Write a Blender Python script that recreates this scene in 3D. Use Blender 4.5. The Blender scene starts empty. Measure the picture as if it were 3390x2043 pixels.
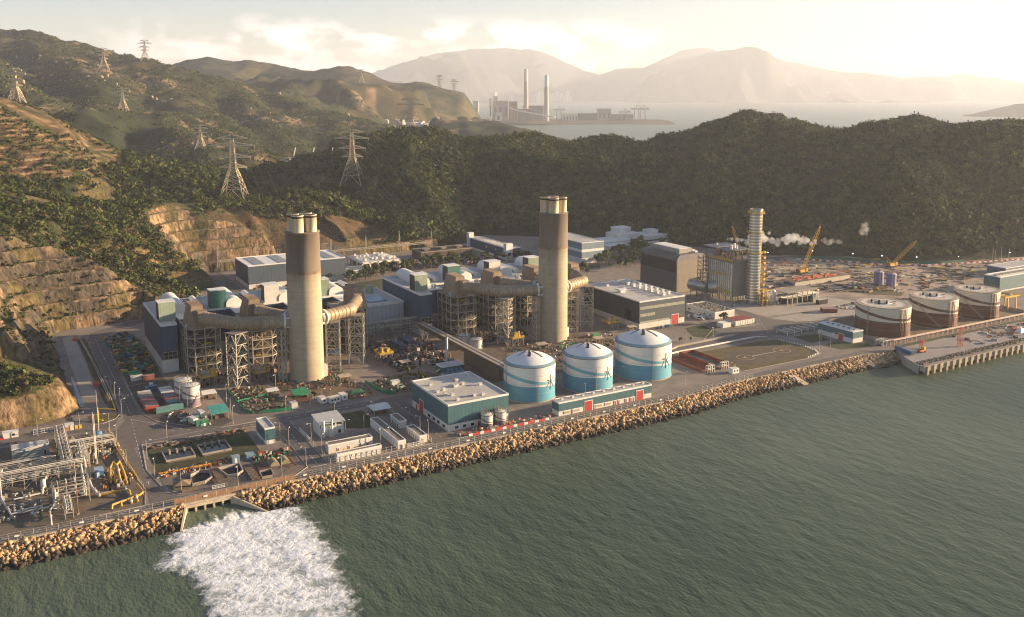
import bpy, math, random
import numpy as np
from mathutils import Vector
R = math.radians
# ---------------------------------------------------------------- camera, world, sun, exposure
# world X runs along the shore (to the right and away), world Y runs inland; metres; plant ground z = 0, sea z = -5
SC = bpy.context.scene
COL = SC.collection
HC = 150.0
HEAD = R(60)                      # camera heading measured from +X
PITCH = R(8.76)
cam = bpy.data.objects.new("camera", bpy.data.cameras.new("camera"))
COL.objects.link(cam)
cam.location = (0, 0, HC)
cam.rotation_euler = (R(90) - PITCH, 0, HEAD - R(90))
cam.data.sensor_width = 36.0
cam.data.lens = 36.0 * 3027.0 / 3390.0
cam.data.shift_y = (772.0 - 1021.5) / 3390.0
cam.data.clip_start = 1.0
cam.data.clip_end = 60000.0
SC.camera = cam

SUN_EL, SUN_AZ = R(11), R(-19)   # azimuth from +X
sun = bpy.data.objects.new("sun", bpy.data.lights.new("sun", "SUN"))
COL.objects.link(sun)
sun.data.energy = 5.0
sun.data.angle = R(0.6)
sun.data.color = (1.0, 0.74, 0.45)
sd = Vector((math.cos(SUN_EL) * math.cos(SUN_AZ), math.cos(SUN_EL) * math.sin(SUN_AZ), math.sin(SUN_EL)))
sun.rotation_euler = sd.to_track_quat('Z', 'Y').to_euler()
sun.location = (300, 300, 400)

world = bpy.data.worlds.new("World")
SC.world = world
world.use_nodes = True
wt = world.node_tree
wt.nodes.clear()
def wn(t, **k):
    n = wt.nodes.new(t)
    for a, b in k.items():
        setattr(n, a, b)
    return n
w_out = wn("ShaderNodeOutputWorld")
w_bg = wn("ShaderNodeBackground")
w_sky = wn("ShaderNodeTexSky", sky_type='NISHITA', sun_disc=False, sun_elevation=SUN_EL,
           sun_rotation=R(90) - SUN_AZ, altitude=100.0, air_density=1.0, dust_density=0.25, ozone_density=2.0)
w_bg.inputs[1].default_value = 0.05
# low cumulus banks near the horizon, laid out by direction in the world
w_tc = wn("ShaderNodeTexCoord")
w_map = wn("ShaderNodeMapping")
w_map.inputs['Scale'].default_value = (11.0, 11.0, 22.0)
w_n = wn("ShaderNodeTexNoise")
w_n.inputs['Scale'].default_value = 1.7
w_n.inputs['Detail'].default_value = 7.0
w_n.inputs['Roughness'].default_value = 0.55
w_ramp = wn("ShaderNodeValToRGB")
w_ramp.color_ramp.elements[0].position = 0.44
w_ramp.color_ramp.elements[1].position = 0.58
w_sep = wn("ShaderNodeSeparateXYZ")
w_band = wn("ShaderNodeValToRGB")
e = w_band.color_ramp.elements
e[0].position, e[0].color = 0.052, (1, 1, 1, 1)
e[1].position, e[1].color = 0.082, (0, 0, 0, 1)
w_mul = wn("ShaderNodeMath", operation='MULTIPLY')
w_mul2 = wn("ShaderNodeMath", operation='MULTIPLY')
w_mul2.inputs[1].default_value = 0.22
w_tint = wn("ShaderNodeMixRGB", blend_type='MULTIPLY')     # warm evening cast of the whole sky
w_tint.inputs[0].default_value = 1.0
w_tint.inputs[2].default_value = (0.94, 0.94, 1.02, 1)
w_mix = wn("ShaderNodeMixRGB")
w_mix.inputs[2].default_value = (44.0, 34.0, 33.0, 1)
L = wt.links.new
L(w_tc.outputs['Generated'], w_map.inputs[0]); L(w_map.outputs[0], w_n.inputs['Vector'])
L(w_n.outputs[0], w_ramp.inputs[0]); L(w_tc.outputs['Generated'], w_sep.inputs[0])
L(w_sep.outputs['Z'], w_band.inputs[0]); L(w_ramp.outputs[0], w_mul.inputs[0]); L(w_band.outputs[0], w_mul.inputs[1])
w_dot = wn("ShaderNodeVectorMath", operation='DOT_PRODUCT'); w_dot.inputs[1].default_value = (math.cos(R(67)), math.sin(R(67)), 0)
w_az = wn("ShaderNodeMapRange"); w_az.inputs['From Min'].default_value = math.cos(R(19)); w_az.inputs['From Max'].default_value = math.cos(R(9))
w_m3 = wn("ShaderNodeMath", operation='MULTIPLY')
L(w_tc.outputs['Generated'], w_dot.inputs[0]); L(w_dot.outputs['Value'], w_az.inputs['Value']); L(w_az.outputs[0], w_m3.inputs[0]); L(w_mul.outputs[0], w_m3.inputs[1])
L(w_m3.outputs[0], w_mul2.inputs[0]); L(w_mul2.outputs[0], w_mix.inputs[0])
L(w_sky.outputs[0], w_tint.inputs[1]); L(w_tint.outputs[0], w_mix.inputs[1]); L(w_mix.outputs[0], w_bg.inputs[0]); L(w_bg.outputs[0], w_out.inputs[0])

SC.view_settings.view_transform = 'Standard'
SC.view_settings.look = 'None'
SC.view_settings.exposure = 1.8
SC.view_settings.gamma = 1.0
SC.cycles.volume_bounces = 3
SC.cycles.max_bounces = 6
SC.cycles.use_denoising = True
SC.cycles.pixel_filter_type = "BLACKMAN_HARRIS"
SC.cycles.filter_width = 1.05

# ---------------------------------------------------------------- survey helpers: a sight line from the camera to a height
ct, st = math.cos(HEAD), math.sin(HEAD)
def P(x, y, z=0.0):
    a = (x - 1695.0) / 3027.0; b = -(y - 772.0) / 3027.0
    fw = math.cos(PITCH) + b * math.sin(PITCH); up = -math.sin(PITCH) + b * math.cos(PITCH)
    t = (z - HC) / up
    return (fw * t * ct + a * t * st, fw * t * st - a * t * ct)
ZM = dict(A=(0,0,2.1212),B=(1130,0,2.1212),C=(2260,0,2.1212),D=(0,600,3.3),E=(450,680,2.2165),F=(1200,620,2.2165),G=(1950,650,2.7),H=(2640,780,3.16),I=(0,1250,2.7),J=(430,1220,3.0943),K=(1000,1150,3.3),L=(1600,1050,3.3),M=(0,1020,4.951),N=(300,1000,4.95),O=(2240,950,4.367),Q=(2780,920,4.48),R=(2500,780,4.928),S=(500,1600,3.285),V=(0,0,0.72684))
def Z(k, x, y, z=0.0):
    a, b, s = ZM[k]
    return P(a + x / s, b + y / s, z)
def ZP(k, pts, z=0.0):
    return [Z(k, x, y, z) for x, y in pts]
def AD(a, d):                      # lateral, depth  ->  X, Y
    return (d * ct + a * st, d * st - a * ct)
def RAY(x, y, d):                  # photo survey point (2464 wide) at depth d -> lateral, depth, height
    a = (x / 0.72684 - 1695.0) / 3027.0; b = -(y / 0.72684 - 772.0) / 3027.0
    fw = math.cos(PITCH) + b * math.sin(PITCH); up = -math.sin(PITCH) + b * math.cos(PITCH)
    t = d / fw
    return (a * t, d, HC + up * t)

# ---------------------------------------------------------------- naming and mesh helpers
def tag(o, label, cat, group=None, kind=None):
    o["label"] = label
    o["category"] = cat
    if group: o["group"] = group
    if kind: o["kind"] = kind
    return o
def thing(name, label, cat, loc=(0, 0, 0), rz=0.0, group=None):
    o = bpy.data.objects.new(name, None)
    o.empty_display_size = 0.5
    COL.objects.link(o)
    o.location = (loc[0], loc[1], loc[2] if len(loc) > 2 else 0.0)
    o.rotation_euler = (0, 0, rz)
    return tag(o, label, cat, group)
def dup(root, loc, rz=None, label=None, group=None, scale=None):
    r = root.copy(); COL.objects.link(r)
    r.location = (loc[0], loc[1], loc[2] if len(loc) > 2 else 0.0)
    if rz is not None: r.rotation_euler = (0, 0, rz)
    if scale is not None: r.scale = (scale, scale, scale) if not isinstance(scale, tuple) else scale
    if label: r["label"] = label
    if group: r["group"] = group
    for ch in list(root.children):
        c = ch.copy(); COL.objects.link(c); c.parent = r
        for g in list(ch.children):
            d = g.copy(); COL.objects.link(d); d.parent = c
    return r
def np_mesh(name, verts, faces, m, parent=None, smooth=False, attr=None, loc=None):
    """verts (n,3), faces (k,3|4) numpy -> one object"""
    me = bpy.data.meshes.new(name)
    verts = np.asarray(verts, np.float32); faces = np.asarray(faces, np.int32)
    n = faces.shape[1]
    me.vertices.add(len(verts)); me.vertices.foreach_set('co', verts.ravel())
    me.loops.add(faces.size); me.loops.foreach_set('vertex_index', faces.ravel())
    me.polygons.add(len(faces))
    me.polygons.foreach_set('loop_start', np.arange(0, faces.size, n, dtype=np.int32))
    if smooth: me.polygons.foreach_set('use_smooth', np.ones(len(faces), bool))
    if attr is not None:
        for k, col in attr.items():
            ca = me.color_attributes.new(k, 'FLOAT_COLOR', 'POINT')
            c4 = np.ones((len(verts), 4), np.float32); c4[:, :3] = col
            ca.data.foreach_set('color', c4.ravel())
    me.update(calc_edges=True)
    me.validate()
    me.materials.append(m)
    o = bpy.data.objects.new(name, me); COL.objects.link(o)
    if loc: o.location = loc
    if parent: o.parent = parent
    return o

class MB:
    def __init__(s): s.v = []; s.f = []; s.sm = []
    def add(s, vs, fs, smooth=False):
        b = len(s.v); s.v += [tuple(p) for p in vs]
        s.f += [tuple(b + i for i in f) for f in fs]; s.sm += [smooth] * len(fs)
        return s
    def box(s, x0, y0, z0, x1, y1, z1):
        return s.add([(x0,y0,z0),(x1,y0,z0),(x1,y1,z0),(x0,y1,z0),(x0,y0,z1),(x1,y0,z1),(x1,y1,z1),(x0,y1,z1)],
              [(0,3,2,1),(4,5,6,7),(0,1,5,4),(1,2,6,5),(2,3,7,6),(3,0,4,7)])
    def prism(s, poly, z0, z1):
        n = len(poly)
        if sum(poly[i][0]*poly[(i+1)%n][1]-poly[(i+1)%n][0]*poly[i][1] for i in range(n)) < 0: poly = poly[::-1]
        return s.add([(x,y,z0) for x,y in poly]+[(x,y,z1) for x,y in poly],
              [tuple(range(n-1,-1,-1)), tuple(range(n,2*n))]+[(i,(i+1)%n,n+(i+1)%n,n+i) for i in range(n)])
    def xprism(s, prof, x0, x1):    # profile of (y, z), extruded along x
        n = len(prof)
        return s.add([(x0,y,z) for y,z in prof]+[(x1,y,z) for y,z in prof],
              [tuple(range(n)), tuple(range(2*n-1,n-1,-1))]+[(i,n+i,n+(i+1)%n,(i+1)%n) for i in range(n)])
    def yprism(s, prof, y0, y1):    # profile of (x, z), extruded along y
        n = len(prof)
        return s.add([(x,y0,z) for x,z in prof]+[(x,y1,z) for x,z in prof],
              [tuple(range(n-1,-1,-1)), tuple(range(n,2*n))]+[(i,(i+1)%n,n+(i+1)%n,n+i) for i in range(n)])
    def tube(s, p, q, r, n=8, r2=None, cap=True, smooth=True):
        p = Vector(p); q = Vector(q); d = (q - p)
        if d.length < 1e-6: return s
        d.normalize()
        a = d.cross(Vector((0,0,1)) if abs(d.z) < .9 else Vector((1,0,0))).normalized(); b = d.cross(a)
        r2 = r if r2 is None else r2
        vs = []
        for c, rr in ((p, r), (q, r2)):
            for i in range(n):
                t = 2*math.pi*(i+.5)/n
                vs.append(c + a*(math.cos(t)*rr) + b*(math.sin(t)*rr))
        fs = [(i, n+i, n+(i+1)%n, (i+1)%n) for i in range(n)]
        s.add(vs, fs, smooth and n > 5)
        if cap:
            s.add(vs[:n], [tuple(range(n))]); s.add(vs[n:], [tuple(range(n-1,-1,-1))])
        return s
    def beam(s, p, q, w): return s.tube(p, q, w*.71, 4)
    def path(s, pts, r, n=8):
        for i in range(len(pts)-1): s.tube(pts[i], pts[i+1], r, n)
        for c in pts[1:-1]: s.ball(c, r*1.01, n)
        return s
    def ball(s, c, r, n=8, zs=1.0):
        m = max(3, n//2)
        vs = [(c[0],c[1],c[2]-r*zs)]
        for j in range(1, m):
            ph = -math.pi/2 + math.pi*j/m
            for i in range(n):
                t = 2*math.pi*i/n
                vs.append((c[0]+r*math.cos(ph)*math.cos(t), c[1]+r*math.cos(ph)*math.sin(t), c[2]+r*zs*math.sin(ph)))
        vs.append((c[0],c[1],c[2]+r*zs)); k = len(vs)-1
        fs = [(0,1+(i+1)%n,1+i) for i in range(n)]
        for j in range(m-2):
            o = 1+j*n
            fs += [(o+i,o+(i+1)%n,o+n+(i+1)%n,o+n+i) for i in range(n)]
        o = 1+(m-2)*n
        fs += [(o+i,o+(i+1)%n,k) for i in range(n)]
        return s.add(vs, fs, True)
    def lathe(s, prof, n=32, c=(0,0), smooth=True):   # prof (r, z) bottom to top
        vs = []
        for r, z in prof:
            for i in range(n):
                t = 2*math.pi*i/n
                vs.append((c[0]+r*math.cos(t), c[1]+r*math.sin(t), z))
        fs = []
        for j in range(len(prof)-1):
            for i in range(n):
                fs.append((j*n+i, j*n+(i+1)%n, (j+1)*n+(i+1)%n, (j+1)*n+i))
        s.add(vs, fs, smooth)
        if prof[-1][0] > 1e-3: s.add(vs[-n:], [tuple(range(n))])
        return s
    def ring(s, c, r, z, w, h, n=32, a0=0, a1=2*math.pi):   # flat band with rectangular section
        full = abs(a1-a0) > 6.28
        m = n if full else n+1
        vs = []
        for i in range(m):
            t = a0+(a1-a0)*i/n
            for rr, zz in ((r,z),(r+w,z),(r+w,z+h),(r,z+h)):
                vs.append((c[0]+rr*math.cos(t), c[1]+rr*math.sin(t), zz))
        fs = []
        for i in range(n):
            j = (i+1) % m
            for k in range(4): fs.append((i*4+k, j*4+k, j*4+(k+1)%4, i*4+(k+1)%4)[::-1])
        return s.add(vs, fs)
    def truss(s, p, q, up, h, n, w):     # flat lattice girder from p to q, depth h along up
        p, q, up = Vector(p), Vector(q), Vector(up)*h
        s.beam(p, q, w); s.beam(p+up, q+up, w)
        for i in range(n):
            a = p.lerp(q, i/n); b = p.lerp(q, (i+1)/n)
            s.beam(a, a+up, w*.7); s.beam(a if i%2 else a+up, b+up if i%2 else b, w*.7)
        s.beam(q, q+up, w*.7)
        return s
    def build(s, name, m, parent=None, loc=None):
        me = bpy.data.meshes.new(name)
        me.from_pydata(s.v, [], s.f)
        me.polygons.foreach_set('use_smooth', s.sm)
        for x in (m if isinstance(m, (list, tuple)) else [m]): me.materials.append(x)
        me.update()
        o = bpy.data.objects.new(name, me); COL.objects.link(o)
        if parent: o.parent = parent
        if loc: o.location = loc
        return o
def sheet(name, poly, z, m, label, cat, kind='structure', group=None):
    n = len(poly)
    if sum(poly[i][0]*poly[(i+1)%n][1]-poly[(i+1)%n][0]*poly[i][1] for i in range(n)) < 0: poly = poly[::-1]
    mb = MB().add([(x, y, z) for x, y in poly], [tuple(range(n))])
    return tag(mb.build(name, m), label, cat, group, kind)

# ---------------------------------------------------------------- materials
MATS = {}
def mat(name, col, rough=0.8, metal=0.0, var=0.25, scale=0.35, stain=0.0, bump=0.0, corr=None, streak=False, rib=0.0):
    """plain surface with metric noise in its own colour; corr = 'x'/'y'/'z' panel joints, stain = blotches of dirt"""
    if name in MATS: return MATS[name]
    m = bpy.data.materials.new(name); m.use_nodes = True
    nt = m.node_tree; nd = nt.nodes; lk = nt.links.new
    bs = nd['Principled BSDF']
    bs.inputs['Roughness'].default_value = rough; bs.inputs['Metallic'].default_value = metal
    geo = nd.new('ShaderNodeNewGeometry'); mp = nd.new('ShaderNodeMapping'); lk(geo.outputs['Position'], mp.inputs[0])
    if streak: mp.inputs['Scale'].default_value = (1, 1, 0.08)
    n1 = nd.new('ShaderNodeTexNoise'); n1.inputs['Scale'].default_value = scale; n1.inputs['Detail'].default_value = 6
    n1.inputs['Roughness'].default_value = 0.62
    lk(mp.outputs[0], n1.inputs['Vector'])
    cr = nd.new('ShaderNodeValToRGB')
    cr.color_ramp.elements[0].position = 0.3; cr.color_ramp.elements[1].position = 0.7
    lo = [c*(1-var) for c in col]; hi = [min(1, c*(1+var*.8)) for c in col]
    cr.color_ramp.elements[0].color = (*lo, 1); cr.color_ramp.elements[1].color = (*hi, 1)
    lk(n1.outputs[0], cr.inputs[0]); last = cr.outputs[0]
    if stain > 0:
        n2 = nd.new('ShaderNodeTexNoise'); n2.inputs['Scale'].default_value = scale*.25; n2.inputs['Detail'].default_value = 8
        mp2 = nd.new('ShaderNodeMapping'); mp2.inputs['Scale'].default_value = (1, 1, 0.25); lk(geo.outputs['Position'], mp2.inputs[0])
        lk(mp2.outputs[0], n2.inputs['Vector'])
        r2 = nd.new('ShaderNodeValToRGB'); r2.color_ramp.elements[0].position = 0.48; r2.color_ramp.elements[1].position = 0.7
        lk(n2.outputs[0], r2.inputs[0])
        mu = nd.new('ShaderNodeMath'); mu.operation = 'MULTIPLY'; mu.inputs[1].default_value = stain; lk(r2.outputs[0], mu.inputs[0])
        mx = nd.new('ShaderNodeMixRGB'); lk(mu.outputs[0], mx.inputs[0]); lk(last, mx.inputs[1])
        mx.inputs[2].default_value = (col[0]*.42, col[1]*.36, col[2]*.3, 1); last = mx.outputs[0]
    if corr:
        sp = nd.new('ShaderNodeSeparateXYZ'); lk(geo.outputs['Position'], sp.inputs[0])
        ad = nd.new('ShaderNodeMath'); ad.operation = 'ADD'
        if corr == 'z': lk(sp.outputs['Z'], ad.inputs[0]); ad.inputs[1].default_value = 0.0
        else: lk(sp.outputs['X'], ad.inputs[0]); lk(sp.outputs['Y'], ad.inputs[1])
        pp = nd.new('ShaderNodeMath'); pp.operation = 'PINGPONG'; pp.inputs[1].default_value = rib or 0.6; lk(ad.outputs[0], pp.inputs[0])
        lt = nd.new('ShaderNodeMath'); lt.operation = 'LESS_THAN'; lt.inputs[1].default_value = (rib or .6)*.12; lk(pp.outputs[0], lt.inputs[0])
        m3 = nd.new('ShaderNodeMixRGB'); m3.blend_type = 'MULTIPLY'; m3.inputs[2].default_value = (.72, .72, .74, 1)
        lk(lt.outputs[0], m3.inputs[0]); lk(last, m3.inputs[1]); last = m3.outputs[0]
    lk(last, bs.inputs['Base Color'])
    if bump > 0:
        bp = nd.new('ShaderNodeBump'); bp.inputs['Strength'].default_value = bump; bp.inputs['Distance'].default_value = 0.3
        lk(n1.outputs[0], bp.inputs['Height']); lk(bp.outputs[0], bs.inputs['Normal'])
    MATS[name] = m
    return m
def attr_mat(name, var=0.35, scale=0.5, rough=0.9, streak=False, bump=0.3, bscale=None, trans=0.0):
    """colour from the mesh's own 'col' attribute times fine noise"""
    m = bpy.data.materials.new(name); m.use_nodes = True
    nt = m.node_tree; nd = nt.nodes; lk = nt.links.new; bs = nd['Principled BSDF']
    bs.inputs['Roughness'].default_value = rough
    bs.inputs['Specular IOR Level'].default_value = 0.2
    at = nd.new('ShaderNodeVertexColor'); at.layer_name = 'col'
    geo = nd.new('ShaderNodeNewGeometry'); mp = nd.new('ShaderNodeMapping'); lk(geo.outputs['Position'], mp.inputs[0])
    if streak: mp.inputs['Scale'].default_value = (1, 1, 0.15)
    n1 = nd.new('ShaderNodeTexNoise'); n1.inputs['Scale'].default_value = scale; n1.inputs['Detail'].default_value = 8; n1.inputs['Roughness'].default_value = .65
    lk(mp.outputs[0], n1.inputs['Vector'])
    cr = nd.new('ShaderNodeValToRGB'); cr.color_ramp.elements[0].position = .32; cr.color_ramp.elements[1].position = .68
    cr.color_ramp.elements[0].color = (1-var,)*3+(1,); cr.color_ramp.elements[1].color = (1+var,)*3+(1,)
    lk(n1.outputs[0], cr.inputs[0])
    mx = nd.new('ShaderNodeMixRGB'); mx.blend_type = 'MULTIPLY'; mx.inputs[0].default_value = 1
    lk(at.outputs[0], mx.inputs[1]); lk(cr.outputs[0], mx.inputs[2]); lk(mx.outputs[0], bs.inputs['Base Color'])
    if bump > 0:
        bp = nd.new('ShaderNodeBump'); bp.inputs['Strength'].default_value = bump; bp.inputs['Distance'].default_value = 1.0
        lk(n1.outputs[0], bp.inputs['Height']); lk(bp.outputs[0], bs.inputs['Normal'])
    return m
# ================================================================ TERRAIN
rng = np.random.default_rng(7)
def _h(ix, iy, seed):
    n = (ix.astype(np.int64)*374761393 + iy.astype(np.int64)*668265263 + seed*974634211) & 0x7fffffff
    n = ((n ^ (n >> 13)) * 1274126177) & 0x7fffffff
    return ((n ^ (n >> 16)) & 0xffff) / 65535.0
def vnoise(x, y, seed=0):
    ix = np.floor(x); iy = np.floor(y); fx = x-ix; fy = y-iy
    fx = fx*fx*fx*(fx*(fx*6-15)+10); fy = fy*fy*fy*(fy*(fy*6-15)+10)
    a = _h(ix, iy, seed); b = _h(ix+1, iy, seed); c = _h(ix, iy+1, seed); d = _h(ix+1, iy+1, seed)
    return (a+(b-a)*fx)*(1-fy)+(c+(d-c)*fx)*fy
def fbm(x, y, sc, seed=0, oct=5, gain=.5):
    x = np.asarray(x, float)/sc; y = np.asarray(y, float)/sc; t = 0; amp = 1; tot = 0
    for o in range(oct):
        t = t + amp*(vnoise(x+o*17.3, y-o*9.1, seed+o)*2-1); tot += amp
        x = x*2.03; y = y*2.03; amp *= gain
    return t/tot
def ridge_dist(a, d, pts):
    """nearest distance to a 3-D ridge line, height there and arc length there"""
    best = np.full(a.shape, 1e9); z = np.zeros(a.shape); t = np.zeros(a.shape); acc = 0.0
    for i in range(len(pts)-1):
        p, q = pts[i], pts[i+1]
        vx, vy = q[0]-p[0], q[1]-p[1]; l2 = vx*vx+vy*vy+1e-9
        u = np.clip(((a-p[0])*vx+(d-p[1])*vy)/l2, 0, 1)
        dd = np.hypot(a-(p[0]+u*vx), d-(p[1]+u*vy))
        k = dd < best
        best = np.where(k, dd, best); z = np.where(k, p[2]+u*(q[2]-p[2]), z); t = np.where(k, acc+u*math.sqrt(l2), t)
        acc += math.sqrt(l2)
    return best, z, t
def smax(a, b, k):
    h = np.clip(.5+.5*(a-b)/k, 0, 1)
    return b+(a-b)*h+k*h*(1-h)
def natural(a, d, ridges, floor, wob=.35, wl=90.0, rough=3.0):
    h = floor
    for i, (pts, s, sc, *wb) in enumerate(ridges):
        wv = wb[0] if wb else wob
        D, z, t = ridge_dist(a, d, pts)
        w = wl*sc
        # gullies: the fall from the ridge is quicker in some places along it than in others
        g = 1+wv*(fbm(t+D*.25, D*.35, w, 31+i, 3)*1.6+.35*fbm(a, d, w*.45, 77+i, 3))
        soft = 14*sc
        hh = z - s*(np.sqrt(D*D+soft*soft)-soft)*np.clip(g, .2, 2.4)
        h = smax(hh, h, 6*sc)
    return h + rough*fbm(a, d, 38, 5, 4)

RG = lambda *p: [RAY(*q) for q in p]
near_ridges = [
    (RG((-330,330,440),(-150,400,500),(0,452,540),(100,502,570),(209,588,600),(262,668,618)), .46, .8),
    (RG((-500,200,800),(-100,222,900),(0,236,950),(100,268,990),(200,320,1010),(300,372,1020),(420,400,1040),(600,425,1080),(760,425,1100)), .50, 1.0),
    (RG((-100,430,690),(60,470,720),(180,490,735),(300,500,760),(400,492,800),(470,484,845),(560,484,870),(640,484,890),(700,470,915),(800,484,935),(900,508,950),(1000,538,952),(1090,566,950)), .42, .8),
    (RG((770,410,1080),(830,366,1100),(880,338,1110),(940,326,1130),(1000,322,1150),(1060,323,1150),(1120,342,1150),(1200,339,1170),(1270,335,1180),(1340,354,1180),(1400,349,1190),(1480,342,1200),(1570,359,1200),(1640,333,1200),(1720,298,1200),(1800,280,1200),(1880,292,1200),(1960,312,1195),(2040,327,1180),(2070,329,1165),(2120,312,1140),(2200,296,1110),(2280,312,1085),(2400,303,1050),(2500,308,1010),(2700,330,950)), .36, 1.25, 1.5),
    (RG((1000,322,1150),(985,370,1040),(960,420,990),(920,470,976)), .5, .8),
    (RG((1270,335,1180),(1215,370,1070),(1170,420,1010),(1150,470,981)), .45, .8),
    (RG((1480,342,1200),(1490,390,1070),(1440,440,1000),(1400,500,951)), .45, .8),
    (RG((1800,280,1200),(1790,330,1080),(1740,400,1000),(1700,470,941)), .42, .8),
    (RG((1800,280,1200),(1920,318,1080),(2040,352,1020),(2080,400,960),(2075,450,931)), .45, .8),
    (RG((2200,296,1110),(2210,350,990),(2190,430,910),(2180,500,871)), .42, .8),
    (RG((2400,303,1050),(2430,370,920),(2450,440,860),(2460,520,826)), .42, .8),
    (RG((1640,333,1200),(1620,380,1100),(1590,440,1010),(1560,500,945)), .5, .7),
    (RG((2040,327,1180),(2100,370,1060),(2150,430,975)), .5, .7),
    (RG((1120,342,1150),(1090,390,1060),(1060,440,1000)), .5, .7),
]
# foot of the slopes round the plant platform (photo survey)
toe = ZP('I', [(-900,690),(-400,590),(0,478),(330,432),(560,352),(735,300)])+ZP('M', [(1160,1330),(1000,960),(860,640),(800,470),(850,430),(960,392),(1300,335),(1800,262),(2228,195)]) \
    + ZP('N', [(850,270)])+[(92,600)]+ZP('E', [(625,640),(520,490),(600,486),(740,470),(1100,440),(1360,425)])+ZP('F', [(100,492),(250,478),(560,445),(780,410),(890,350)]) \
    + ZP('G', [(150,372),(500,405),(1000,452),(1560,528)])+ZP('H', [(560,222),(900,255),(1240,285),(1800,265),(2370,225),(3300,190)])
NCUT = 15+10                      # segments of the foot that are cut rock
plat = toe + [(1150, 700), (1150, 300), (-160, 300)]
def inside(X, Y, poly):
    r = np.zeros(X.shape, bool); n = len(poly)
    for i in range(n):
        x1, y1 = poly[i]; x2, y2 = poly[(i+1) % n]
        c = ((y1 > Y) != (y2 > Y)) & (X < (x2-x1)*(Y-y1)/((y2-y1) or 1e-9)+x1)
        r ^= c
    return r
def toe_dist(X, Y):
    best = np.full(X.shape, 1e9); seg = np.zeros(X.shape, int)
    for i in range(len(toe)-1):
        (x1, y1), (x2, y2) = toe[i], toe[i+1]
        vx, vy = x2-x1, y2-y1
        u = np.clip(((X-x1)*vx+(Y-y1)*vy)/(vx*vx+vy*vy+1e-9), 0, 1)
        dd = np.hypot(X-x1-u*vx, Y-y1-u*vy); k = dd < best
        best = np.where(k, dd, best); seg = np.where(k, i, seg)
    return best, seg
BP, BF, BH = 8.0, 3.6, 8.0        # bench pitch, width of the face, height of the face
def near_height(a, d):
    X = d*ct+a*st; Y = d*st-a*ct
    floor = np.where((a < 40) & (d > 800), 17+.05*(d-900)*0, -9.0)+8*fbm(a, d, 120, 3, 3)
    nat = natural(a, d, near_ridges, floor, wob=.5, wl=80)
    D, seg = toe_dist(X, Y)
    Dn = D+1.5*fbm(X, Y, 7, 11, 4, .65)+2.2*fbm(X, Y, 34, 14, 2)
    n = np.floor(Dn/BP); fr = np.clip((Dn-n*BP)/BF, 0, 1)
    bench = (n+fr)*BH+(Dn-n*BP)*.04
    knob = 12*np.clip(Dn/6.5, 0, 1)+.42*np.maximum(Dn-6.5, 0)+2.6*fbm(X, Y, 13, 15, 4, .6)*np.clip(Dn/4, 0, 1)
    forest = Dn*.85
    cutk = (seg < NCUT); knobk = seg <= 5
    cut = np.where(knobk, knob, np.where(cutk, bench, forest))
    gully = (seg >= 15) & (seg <= 16)      # wooded gap between the two cut faces
    cut = np.where(gully, Dn*.75, cut)
    h = np.minimum(nat, cut)
    ins = inside(X, Y, plat) | ((Y < 415) & (X > 60))
    h = np.where(ins, -1.5, h)
    return h, D, seg, cut, nat, ins
def grid(a0, a1, d0, d1, s):
    aa = np.arange(a0, a1+s, s); dd = np.arange(d0, d1+s, s)
    A, D = np.meshgrid(aa, dd)
    n, m = A.shape
    i = np.arange(n*m).reshape(n, m)
    f = np.stack([i[:-1,:-1], i[:-1,1:], i[1:,1:], i[1:,:-1]], -1).reshape(-1, 4)
    return A, D, f
def terrain(name, A, D, H, f, m, col, label, cat, keep=None, smooth=True):
    X = D*ct+A*st; Y = D*st-A*ct
    if keep is not None: f = f[keep.ravel()[f].any(1)]
    o = np_mesh(name, np.stack([X, Y, H], -1).reshape(-1, 3), f, m, smooth=smooth, attr={'col': col.reshape(-1, 3)})
    return tag(o, label, cat, kind='structure')
def lerp3(c1, c2, k):
    k = np.clip(k, 0, 1)[..., None]
    return np.array(c1)*(1-k)+np.array(c2)*k
M_hill = attr_mat("hill_soil", var=.45, scale=.22, bump=.5)
M_rock = attr_mat("cut_rock", var=.8, scale=.55, streak=True, bump=.7)
M_far = attr_mat("far_hill", var=.5, scale=.03, bump=1.0)
GREEN = (.045, .055, .022); DARKG = (.026, .036, .014); TAN = (.34, .22, .11); ROCK = (.235, .155, .088); GREY = (.075, .06, .046); DRY = (.17, .12, .055)

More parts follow.
